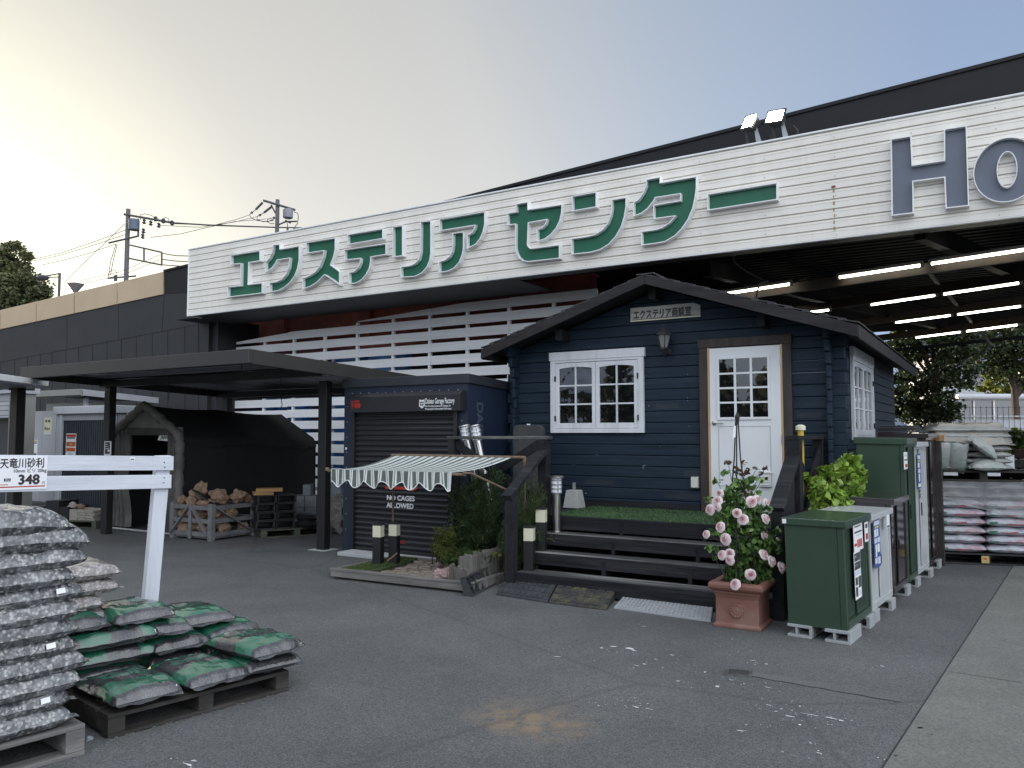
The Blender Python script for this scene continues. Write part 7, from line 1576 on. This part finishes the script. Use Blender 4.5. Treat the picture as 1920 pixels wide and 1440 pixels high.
# ================================================================== pallets of sacks on the right
q = G(1756, 1056); q2 = G(1915, 1065); RPF = Frame((q.x, q.y), R(-16)); RW = 1.12
M_SACK = mat('printed silver sack', (.31, .33, .37), .25, .4, 6, stretch=(1, 3, 3), coat=.5, dirt=(.27, .07, .11), dirt_scale=4.2, dirt_amt=.9); M_SACKD = mat('dark film sack', (.045, .055, .075), .22, .3, 5, coat=.6); M_SACKW = mat('dull white sack', (.30, .31, .30), .5, .1, 6, stretch=(1, 3, 3), dirt=(.18, .19, .18), dirt_scale=5, dirt_amt=.5)
M_RED = mat('sack red print', (.34, .03, .05), .4, .2, 8); M_GRN = mat('sack green print', (.02, .12, .07), .4, .2, 8)
pallet('pallet', 'black plastic pallet under the printed silver sacks at right', RPF, 0, 0, RW, 1.1, .14, M_BLACKP)
m_ = MB(); tg_ = fthing('pallet_tag', 'small yellow tag on the black pallet at right', 'tag', RPF, x=.50, y=-.004, z=.025); m_.box(0, .085, -.003, 0, 0, .085); m_.build('card', mat('yellow card', (.45, .36, .12), .6, .1, 5), tg_); m_ = MB(); m_.box(.02, .06, -.005, -.003, .04, .065); m_.build('print', M_ORG, tg_)
SK = [bag_mesh('printed_sack', .57, .46, .125, 100+i, M_SACK, fin=.02, crinkle=1.4) for i in range(3)]; SKD = [bag_mesh('dark_sack', .57, .46, .12, 110+i, M_SACKD, fin=.02, crinkle=1.6) for i in range(2)]
rw = ('lowest row', 'second row from the bottom', 'third row from the bottom', 'fourth row from the bottom', 'fifth row from the bottom', 'sixth row from the bottom', 'second row from the top', 'top row')
for k in range(8):
    for c, s_ in ((0, 'left'), (1, 'right')):
        dk_ = k > 5; o = bag('dark_sack' if dk_ else 'printed_sack', f'{"dark" if dk_ else "silver printed"} sack, {rw[k]}, {s_} half of the right pallet', RPF, .285+c*.56, .22+.01*math.sin(k*3+c), .14+.108*k, R(180*((k+c) % 2)), (SKD[(k+c) % 2] if dk_ else SK[(k+c) % 3]), 'sacks on the right pallet', 'sack')
        if not dk_:
            m_ = MB(); s1 = 1
            m_.box(-.06, .07, -.225, -.217, .030, .058); m_.build('red_print', M_RED, o).location = (0, 0, 0); m_ = MB(); m_.box(-.24, -.15, -.224, -.216, .03, .065); m_.build('green_print', M_GRN, o)
            if (k+c) % 2:
                for ch in o.children: ch.rotation_euler.z = math.pi
for k in range(8): pass
m_ = MB(); m_.box(.04, RW-.04, .45, 1.08, .14, 1.0); rb = fthing('rear_sacks', 'dark rear half of the sack stack on the right pallet', 'sacks', RPF); m_.build('sacks', M_SACKD, rb, .03)
# film over the stack
zt2 = 1.01; wp = fthing('stretch_film', 'loose torn stretch film over the printed sacks at right', 'film', RPF); m_ = MB(); vs = []; nx, nz_ = 16, 8
for j in range(nz_+1):
    for i in range(nx+1): t_ = i/nx; vs.append((-.005+(RW+.01)*t_, -.022+.012*math.sin(i*1.9+j)+.01*math.sin(j*2.3), .55+(1-t_)*.25*(1-j/nz_)-(.0)+(.47-.25*(1-t_)*(1-j/nz_))*j/nz_))
m_.add(vs, [(j*(nx+1)+i, j*(nx+1)+i+1, (j+1)*(nx+1)+i+1, (j+1)*(nx+1)+i) for j in range(nz_) for i in range(nx)]); m_.build('sheet', M_FILM, wp, smooth=True)
pallet('pallet', 'upper wooden pallet carrying the dull white sacks', RPF, .0, .0, 1.12, 1.05, .13, M_PALD, zbase=1.022)
SW = [bag_mesh('white_sack', .47, .42, .085, 120+i, M_SACKW, fin=.015, crinkle=1.2) for i in range(3)]
rw7 = ('lowest', 'second lowest', 'third lowest', 'middle', 'third highest', 'second highest', 'highest')
for k in range(7):
    for c, s_ in ((0, 'left'), (1, 'right')): bag('white_sack', f'dull white sack, {rw7[k]} row, {s_} half of the upper right stack', RPF, .25+c*.42, .26, 1.155+.078*k, R(180*((k+c) % 2)), SW[(k+c) % 3], 'white sacks on the upper pallet', 'sack')
m_ = MB(); m_.box(.03, .88, .47, 1.0, 1.155, 1.66); rb = fthing('rear_sacks', 'grey rear half of the white sack stack', 'sacks', RPF); m_.build('sacks', M_SACKW, rb, .04)
m_ = MB(); cv = fthing('film_cover', 'crumpled grey film hood over the white sacks', 'film', RPF); vs = []; nx, ny_ = 14, 8
for j in range(ny_+1):
    for i in range(nx+1): x = -.01+.94*i/nx; y = .02+.9*j/ny_; edge = max(abs(i/nx-.5)*2, abs(j/ny_-.5)*2); vs.append((x, y, 1.745+.008*math.sin(i*1.7+j)+.012*math.sin(j*2.1+i*.4)-.26*max(0, edge-.80)/.20))
m_.add(vs, [(j*(nx+1)+i, j*(nx+1)+i+1, (j+1)*(nx+1)+i+1, (j+1)*(nx+1)+i) for j in range(ny_) for i in range(nx)]); m_.build('hood', mat('grey film', (.27, .26, .23), .4, .2, 6, coat=.3), cv, smooth=True)
M_SACKG = mat('white sack with green', (.36, .38, .37), .45, .08, 6, dirt=(.05, .22, .12), dirt_scale=5, dirt_amt=.7); LS = [bag_mesh('loose_sack', .38, .21, .13, 130+i, M_SACKG, fin=.02, crinkle=2.2, box=.3) for i in range(2)]
for lab, x, y, z, rz, tl, i in (('slumped white sack standing at the left front of the upper pallet', .10, -.02, 1.31, R(90), (0, R(66)), 0), ('slumped white sack leaning beside the leftmost one', .27, -.03, 1.30, R(80), (R(8), R(66)), 1), ('white sack sliding diagonally off the upper stack', .52, .0, 1.40, R(15), (R(28), R(34)), 0), ('flat white sack with green print at the foot of the upper stack', .60, -.02, 1.155, R(0), (R(6), 0), 1)):
    bag('loose_sack', lab, RPF, x, y, z, rz, LS[i], 'loose white sacks', 'sack', tilt=tl)
R2 = Frame(RPF.wld(RW+.06, -.02)[:2], R(-16)); pallet('pallet', 'dark pallet under the wrapped goods at the right picture edge', R2, 0, 0, 1.1, 1.0, .14, M_BLACKP)
gw = fthing('wrapped_goods', 'dark film wrapped goods at the right picture edge', 'wrapped goods', R2); m_ = MB(); m_.box(.02, 1.08, .02, .98, .14, 1.0); m_.build('goods', M_SACKD, gw, .04)
for k, lab in enumerate(('lowest empty pallet on the wrapped goods at the right edge', 'middle empty pallet on the wrapped goods at the right edge', 'top reddish empty pallet on the wrapped goods at the right edge')): pallet('pallet', lab, R2, 0, 0, 1.1, 1.0, .13, (M_PALD, M_PALW, wood('red brown pallet', (.10, .05, .04), .3, (1, 5, 5)))[k], zbase=1.01+.135*k)

# ================================================================== beyond the canopy and the wall
M_BARK = mat('bark', (.045, .036, .028), .9, .4, 6, stretch=(3, 3, 1), bump=.6)
def tree(lab, base, h, blobs, n_, leaf, m, trunk_r=.16, cat='tree', name='tree', gaps=.5):
    """blobs: (dx, dy, z, radius)"""
    t_ = thing(name, lab, cat, base); tk = MB(); top = Vector((0, 0, h*.55)); tk.tube([(0, 0, -.1), (.05, .03, h*.25), (.0, .06, h*.55)], [trunk_r, trunk_r*.8, trunk_r*.55], 9)
    for (x, y, z, r_) in blobs:
        st = Vector((.02, .03, min(z*.75, h*.5))); e = Vector((x, y, z)); md = st.lerp(e, .5)+Vector((0, 0, .15*r_)); tk.tube([st, md, e], [trunk_r*.45, trunk_r*.28, trunk_r*.08], 6)
        for _ in range(5): d = Vector(rng.normal(size=3)).normalized()*r_*.85; tk.tube([md, md.lerp(e+d, .6), e+d], [trunk_r*.18, trunk_r*.1, .008], 4)
    tk.build('trunk', M_BARK, t_, smooth=True); tot = sum(b[3]**2 for b in blobs); P_ = []
    for (x, y, z, r_) in blobs:
        k = int(n_*r_*r_/tot); nc = max(6, int(k/45)); c = rng.normal(size=(nc, 3)); c /= np.linalg.norm(c, axis=1)[:, None]; c *= r_*(rng.uniform(.35, 1, nc)**.5)[:, None]; c += rng.normal(size=(nc, 3))*r_*.08
        per = k//nc
        for q in c: g_ = rng.normal(size=(per, 3))*r_*gaps*.32; g_[:, 2] *= .6; P_.append(q+g_+np.array([x, y, z]))
    P_ = np.concatenate(P_); npmesh('crown', leaf_cards(P_, leaf, leaf*.55, up=.1), 6, m, t_); return t_
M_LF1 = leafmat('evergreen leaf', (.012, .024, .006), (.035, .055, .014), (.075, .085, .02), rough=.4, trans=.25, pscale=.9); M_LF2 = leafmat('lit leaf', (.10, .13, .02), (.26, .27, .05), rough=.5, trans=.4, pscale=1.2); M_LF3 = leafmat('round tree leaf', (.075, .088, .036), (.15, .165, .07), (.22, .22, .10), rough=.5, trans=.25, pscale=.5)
def wp_(px, py, Y): return DP(px, py, Y)
def blobs(base, lst):
    out = []
    for px, py, r_, Y in lst: p = DP(px, py, Y); out.append((p.x-base[0], p.y-base[1], p.z, r_*Y/FPX))
    return out
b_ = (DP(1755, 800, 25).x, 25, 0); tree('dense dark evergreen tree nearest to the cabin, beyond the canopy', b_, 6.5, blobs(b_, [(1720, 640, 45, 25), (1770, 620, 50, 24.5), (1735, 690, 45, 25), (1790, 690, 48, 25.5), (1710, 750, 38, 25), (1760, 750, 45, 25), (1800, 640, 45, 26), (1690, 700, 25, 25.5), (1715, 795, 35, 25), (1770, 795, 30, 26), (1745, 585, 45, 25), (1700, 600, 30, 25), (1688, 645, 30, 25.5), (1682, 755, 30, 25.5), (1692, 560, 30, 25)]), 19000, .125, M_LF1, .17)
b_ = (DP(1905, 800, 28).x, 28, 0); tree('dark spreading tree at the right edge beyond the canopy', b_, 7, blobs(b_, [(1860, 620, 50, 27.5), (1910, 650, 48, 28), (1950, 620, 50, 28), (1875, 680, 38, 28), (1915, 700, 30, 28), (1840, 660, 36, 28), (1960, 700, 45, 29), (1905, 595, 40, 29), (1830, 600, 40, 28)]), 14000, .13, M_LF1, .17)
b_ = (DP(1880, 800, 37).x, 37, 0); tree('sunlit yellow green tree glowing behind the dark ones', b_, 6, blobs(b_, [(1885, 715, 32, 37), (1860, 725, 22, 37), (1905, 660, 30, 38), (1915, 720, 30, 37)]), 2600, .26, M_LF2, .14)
b_ = (DP(1900, 850, 22).x, 22, 0); hb_ = thing('hedge_bush', 'leafy bush row between the sacks and the white wall at right', 'bush', b_); P_ = []
for px, py, r_ in ((1885, 822, 14), (1905, 818, 15), (1925, 825, 18), (1895, 838, 16), (1915, 842, 16)):
    p = DP(px, py, 22); g_ = rng.normal(size=(260, 3)); g_ /= np.linalg.norm(g_, axis=1)[:, None]; P_.append(g_*(rng.uniform(.4, 1, 260)**.5)[:, None]*r_*22/FPX+np.array([p.x-b_[0], p.y-b_[1], p.z]))
npmesh('leaves', leaf_cards(np.concatenate(P_), .13, .07), 6, leafmat('hedge leaf', (.03, .06, .012), (.08, .12, .03), (.16, .19, .05), rough=.4, trans=.3), hb_); m_ = MB()
for x in (-.3, .1, .5): m_.tube([(x, 0, 0), (x+.05, 0, 1.3)], .03, 6)
m_.build('stems', M_BARK, hb_)
# pale wall with mesh fence, glazed shelter with silver roof, grey house
FW = Frame((DP(1790, 790, 27.).x, 27.), R(-4)); ww = fthing('white_wall', 'low white wall with wire mesh on it beyond the bushes', 'wall', FW); zt3 = DP(1890, 781, 27).z; m_ = MB(); m_.box(-.5, 7, .05, .2, 0, zt3-.1); m_.build('panel', mat('white wall', (.62, .64, .70), .7, .05, 3), ww)
m_ = MB()
for k in range(40): x = -.4+.18*k; m_.box(x-.006, x+.006, -.01, .0, zt3-1.2, zt3+.35)
for k in range(5): m_.box(-.5, 7, -.012, -.002, zt3-1.1+k*.35, zt3-1.09+k*.35)
m_.build('wire_mesh', M_DARKSTEEL, ww); m_ = MB(); m_.box(-.5, 7, -.0, .04, zt3-.02, zt3+.03); m_.build('top_rail', M_SHW, ww)
FS = Frame((DP(1815, 790, 33.).x, 33.), R(-3)); ss_ = fthing('glazed_shelter', 'long shelter with silver roof and dark glazing behind the white wall', 'shelter', FS); za, zb4 = DP(1870, 739, 33).z, DP(1870, 750, 33).z
m_ = MB(); m_.tube([(-.4, 0, .5*(za+zb4)), (9, 0, .5*(za+zb4))], (za-zb4)*.55, 12); m_.build('roof', M_SHW, ss_, smooth=True)
m_ = MB(); m_.box(-.2, 9, .08, .12, 0, zb4); m_.build('glazing', glass('shelter glazing', 0, (.05, .06, .08)), ss_); m_ = MB()
for k in range(11): m_.box(.25+.8*k, .31+.8*k, .02, .075, 0, zb4)
m_.each('mullion', M_RIM, ss_)
FH = Frame((DP(1800, 700, 46.).x, 46.), R(-6)); hs_ = fthing('grey_house', 'grey house wall glimpsed between the dark trees at right', 'house', FH); zr_ = DP(1850, 655, 46).z; m_ = MB(); m_.box(-1.5, 5, 0, 4, 0, zr_-.4); m_.build('wall', mat('pale grey render', (.45, .47, .50), .8, .05, 2), hs_); m_ = MB(); m_.prism_yz([(-.4, zr_-.45), (4.4, zr_-.45), (2, zr_+1)], -2, 5.5); m_.build('roof', M_GREYB, hs_)
m_ = MB(); m_.box(.6, 1.8, -.03, -.005, zr_-2.2, zr_-1.0); m_.build('window', glass('house pane'), hs_)
# rear wall of the covered store behind the slat fence
m_ = MB(); m_.box(XC0-9, XC0+10.8, 7.5, 7.7, 0, ZC-.02); m_.build('rear_wall', M_DARKSTEEL, cn)
m_ = MB(); m_.box(XC0+10.8, XC0+11, 3.2, 7.7, 0, ZC-.02) if False else None
# tree, lamp and horn behind the tan coping
b_ = (DP(20, 600, 40).x, 40, 0); tree('round leafy tree rising behind the tan coping at the left edge', b_, 9, blobs(b_, [(15, 520, 42, 40), (50, 545, 40, 39.5), (-20, 530, 50, 41), (20, 490, 34, 40), (65, 575, 32, 40), (30, 580, 45, 40), (-30, 590, 55, 40), (75, 560, 22, 40)]), 22000, .19, M_LF3, .25)
M_POLE = mat('concrete pole', (.13, .13, .14), .85, .12, 4); M_HARD = mat('pole hardware', (.07, .075, .085), .55, .2, 6); M_WIRE2 = mat('cable grey', (.05, .05, .052), .6, .1, 5)
sla = DP(112, 512, 36); sl_t = thing('street_lamp', 'thin street lamp with bent arm beside the round tree', 'street lamp', (sla.x, sla.y, 0)); m_ = MB()
m_.tube([(0, 0, 0), (0, 0, sla.z)], .06, 8); m_.build('post', M_HARD, sl_t); m_ = MB(); e = DP(88, 520, 35.5)-Vector(sl_t.location); e2 = DP(88, 517, 35.5)-Vector(sl_t.location); m_.tube([(0, 0, sla.z-.02), e2], .035, 6); m_.tube([(0, 0, sla.z-.18), e], .03, 6); m_.build('arm', M_HARD, sl_t)
m_ = MB(); h_ = DP(80, 520, 35.3)-Vector(sl_t.location); m_.X = Matrix.Translation(h_) @ Matrix.Rotation(R(-8), 4, 'Y'); m_.lathe([(.02, .12), (.2, .06), (.28, -.02), (.22, -.1), (.05, -.12)], 14); m_.build('lamp_head', M_HARD, sl_t, smooth=True)
hp = DP(141, 549, 24); hn_ = thing('cone_lamp', 'inverted grey cone lamp standing on the tan coping', 'lamp', (hp.x, hp.y, 0)); m_ = MB(); m_.tube([(0, 0, 0), (0, 0, hp.z)], .03, 8); m_.build('post', M_HARD, hn_); m_ = MB(); m_.lathe([(.03, hp.z-.02), (.23, hp.z+.25), (.24, hp.z+.27), (.12, hp.z+.30), (.02, hp.z+.31)], 24); m_.build('shade', mat('cone grey', (.20, .20, .22), .5, .1, 5), hn_, smooth=True)
def Zp(zx, zy): return zx/4, 340+zy/4          # first pole zoom
Y1, Y2 = 46., 58.
def pole(lab, px0, pxb, ptop, Y, r_):
    p = DP(px0, ptop, Y); t_ = thing('utility_pole', lab, 'utility pole', (p.x, p.y, 0)); m_ = MB(); m_.tube([(0, 0, 0), (0, 0, p.z)], [r_*1.25, r_], 12); m_.build('shaft', M_POLE, t_, smooth=True); return t_
p1_ = pole('utility pole with two side frames left of the sign', 240.5, 238, 392, Y1, .125); O1 = Vector(p1_.location)
def a1(zx, zy, dY=0): return DP(zx/4, 340+zy/4, Y1+dY)-O1
def bars(parent, name, segs, r_, m=M_HARD):
    m_ = MB()
    for s in segs: m_.tube(s, r_, 6)
    m_.build(name, m, parent)
bars(p1_, 'crossarm', [[a1(930, 247, -.1), a1(1300, 312, -.1)]], .07); bars(p1_, 'crossarm', [[a1(815, 462, -.1), a1(1040, 410, -.1)], [a1(1037, 280, -.1), a1(1037, 410, -.1)]], .055)
bars(p1_, 'side_frame', [[a1(975, 478), a1(1215, 533)], [a1(970, 578), a1(1215, 628)], [a1(1080, 503), a1(1080, 600)], [a1(1213, 533), a1(1213, 628)]], .05); bars(p1_, 'lower_arm', [[a1(808, 727), a1(1020, 710)], [a1(860, 705), a1(862, 750)], [a1(872, 700), a1(874, 748)]], .05)
m_ = MB(); c = a1(1005, 325, -.3); m_.lathe([(.2, -.35), (.3, -.3), (.3, .25), (.24, .32), (.08, .36)], 14, tuple(c)); m_.build('transformer', mat('blue grey tank', (.10, .13, .18), .5, .1, 4), p1_, smooth=True); m_ = MB()
for zx, zy in ((1165, 280), (1225, 295), (1290, 310), (1080, 300), (1130, 312), (1190, 328), (1075, 370), (1070, 410)): c = a1(zx, zy, -.1); m_.lathe([(.05, -.16), (.13, -.1), (.05, -.02), (.12, .05), (.04, .14)], 8, tuple(c))
m_.build('insulators', M_HARD, p1_, smooth=True); bars(p1_, 'jumper', [[a1(1052, 290), a1(1055, 250), a1(1085, 243), a1(1140, 256), a1(1165, 285)], [a1(1170, 262), a1(1190, 285)], [a1(1215, 290), a1(1240, 270), a1(1262, 280), a1(1272, 305)], [a1(870, 470), a1(830, 600), a1(812, 715)], [a1(880, 470), a1(850, 590), a1(828, 705)], [a1(810, 720), a1(820, 680), a1(850, 662), a1(880, 690)]], .02, M_WIRE2)
p2_ = pole('utility pole with transformer right behind the sign top', 520.5, 518.5, 374.5, Y2, .15); O2_ = Vector(p2_.location)
def a2(zx, zy, dY=0): return DP(440+zx/12, 360+zy/12, Y2+dY)-O2_
bars(p2_, 'crossarm', [[a2(645, 190, -.2), a2(1360, 405, -.2)]], .09); bars(p2_, 'lower_arm', [[a2(980, 740, -.2), a2(1140, 670, -.2), a2(1400, 660, -.2)], [a2(1140, 640), a2(1260, 700)], [a2(820, 290), a2(920, 480)]], .06)
m_ = MB(); c = a2(1200, 490, -.4); m_.lathe([(.24, -.36), (.36, -.3), (.36, .26), (.3, .34), (.1, .38)], 16, tuple(c)); m_.build('transformer', mat('grey transformer', (.20, .21, .25), .5, .1, 4), p2_, smooth=True)
bars(p2_, 'insulator_string', [[a2(630, 235), a2(475, 395)], [a2(840, 325), a2(660, 465)], [a2(400, 450), a2(370, 480)], [a2(590, 510), a2(550, 530)], [a2(900, 572), a2(870, 582)], [a2(1190, 800), a2(1195, 880)], [a2(1340, 800), a2(1345, 870)]], .085)
bars(p2_, 'jumper', [[a2(475, 395), a2(330, 515), a2(380, 590), a2(500, 640), a2(740, 670), a2(900, 600)], [a2(660, 465), a2(500, 555), a2(510, 620), a2(640, 670), a2(880, 640)], [a2(870, 582), a2(745, 610), a2(735, 670), a2(800, 710), a2(890, 715)], [a2(1330, 445), a2(1420, 480), a2(1435, 560), a2(1410, 720), a2(1350, 790)], [a2(1180, 700), a2(1195, 800)]], .028, M_WIRE2)
def wire(lab, pts, r_=.018):
    m_ = MB(); out = []
    for i in range(len(pts)-1):
        for k in range(6): out.append(Vector(pts[i]).lerp(Vector(pts[i+1]), k/6))
    out.append(Vector(pts[-1])); m_.tube(out, r_, 5); return tag(m_.build('overhead_cable', M_WIRE2), lab, 'cable', 'overhead cables')
W4 = lambda zx, zy, Y: DP(zx/4, 340+zy/4, Y); W12 = lambda zx, zy, Y: DP(440+zx/12, 360+zy/12, Y)
wire('thick cable bundle running level between the two utility poles', [W4(1300, 312, Y1), W4(1560, 328, 50), W12(0, 765, 53), W12(900, 795, Y2), W12(1700, 810, 64)], .05); wire('upper cable rising to the right pole from the left crossarm', [W4(1290, 318, Y1), W4(1600, 330, 50), W12(0, 630, 53), W12(330, 515, Y2-.1)]); wire('second cable rising to the right pole', [W4(1190, 330, Y1), W4(1500, 345, 49), W12(0, 675, 53), W12(500, 555, Y2-.1)]); wire('lowest of the cables swooping between the poles', [W4(1130, 420, Y1), W4(1350, 395, 48), W4(1560, 345, 50), W12(0, 665, 53), W12(740, 605, Y2)])
wire('upper cable falling from the left pole to the round tree', [W4(940, 365, Y1), W4(730, 445, 45), W4(450, 540, 44), W4(220, 590, 42)]); wire('middle cable falling from the left pole to the round tree', [W4(940, 398, Y1), W4(700, 480, 45), W4(430, 560, 44), W4(215, 603, 42)]); wire('lower cable falling from the left pole to the street lamp', [W4(870, 470, Y1), W4(650, 545, 45), W4(440, 600, 44), W4(300, 630, 42)]); wire('steep guy wire from the left pole down to the coping', [W4(935, 320, Y1), W4(780, 470, 45), W4(600, 640, 43), W4(480, 760, 42)])
wire('upper cable leaving the side frame toward the sign', [W4(1215, 540, Y1), W4(1320, 558, 47), W4(1500, 562, 50)], .03); wire('middle cable leaving the side frame toward the sign', [W4(1215, 585, Y1), W4(1320, 598, 47), W4(1500, 608, 50)], .03); wire('lower cable leaving the side frame toward the sign', [W4(1215, 626, Y1), W4(1320, 634, 47), W4(1500, 645, 50)], .03)
wire('thin low cable above the tan coping', [W4(1200, 550, Y1), W4(900, 680, 44), W4(600, 745, 42)], .014); wire('thinner low cable just above the tan coping', [W4(1195, 590, Y1), W4(950, 690, 44), W4(620, 770, 42)], .014)
# wood behind the photographer, mirrored in the cabin windows
P_ = []; 
for k in range(46):
    x = -82+92*k/45; h = 5.6+1.8*math.sin(k*1.3)+1.2*math.sin(k*.37+1); c = np.array([x, -27+2*math.sin(k*2.1), h*.5]); g_ = rng.normal(size=(230, 3)); g_ /= np.linalg.norm(g_, axis=1)[:, None]; P_.append(c+g_*(rng.uniform(.3, 1, 230)**.4)[:, None]*np.array([2.2, 2., h*.55]))
M_WOODE = leafmat("far wood leaf", (.02, .028, .010), (.045, .055, .02), rough=.6, trans=.15, pscale=.2)
tw = npmesh('wood_edge', leaf_cards(np.concatenate(P_), .9, .6), 6, M_WOODE); tag(tw, 'dark wood across the yard, mirrored in the cabin windows', 'woodland', kind='stuff')
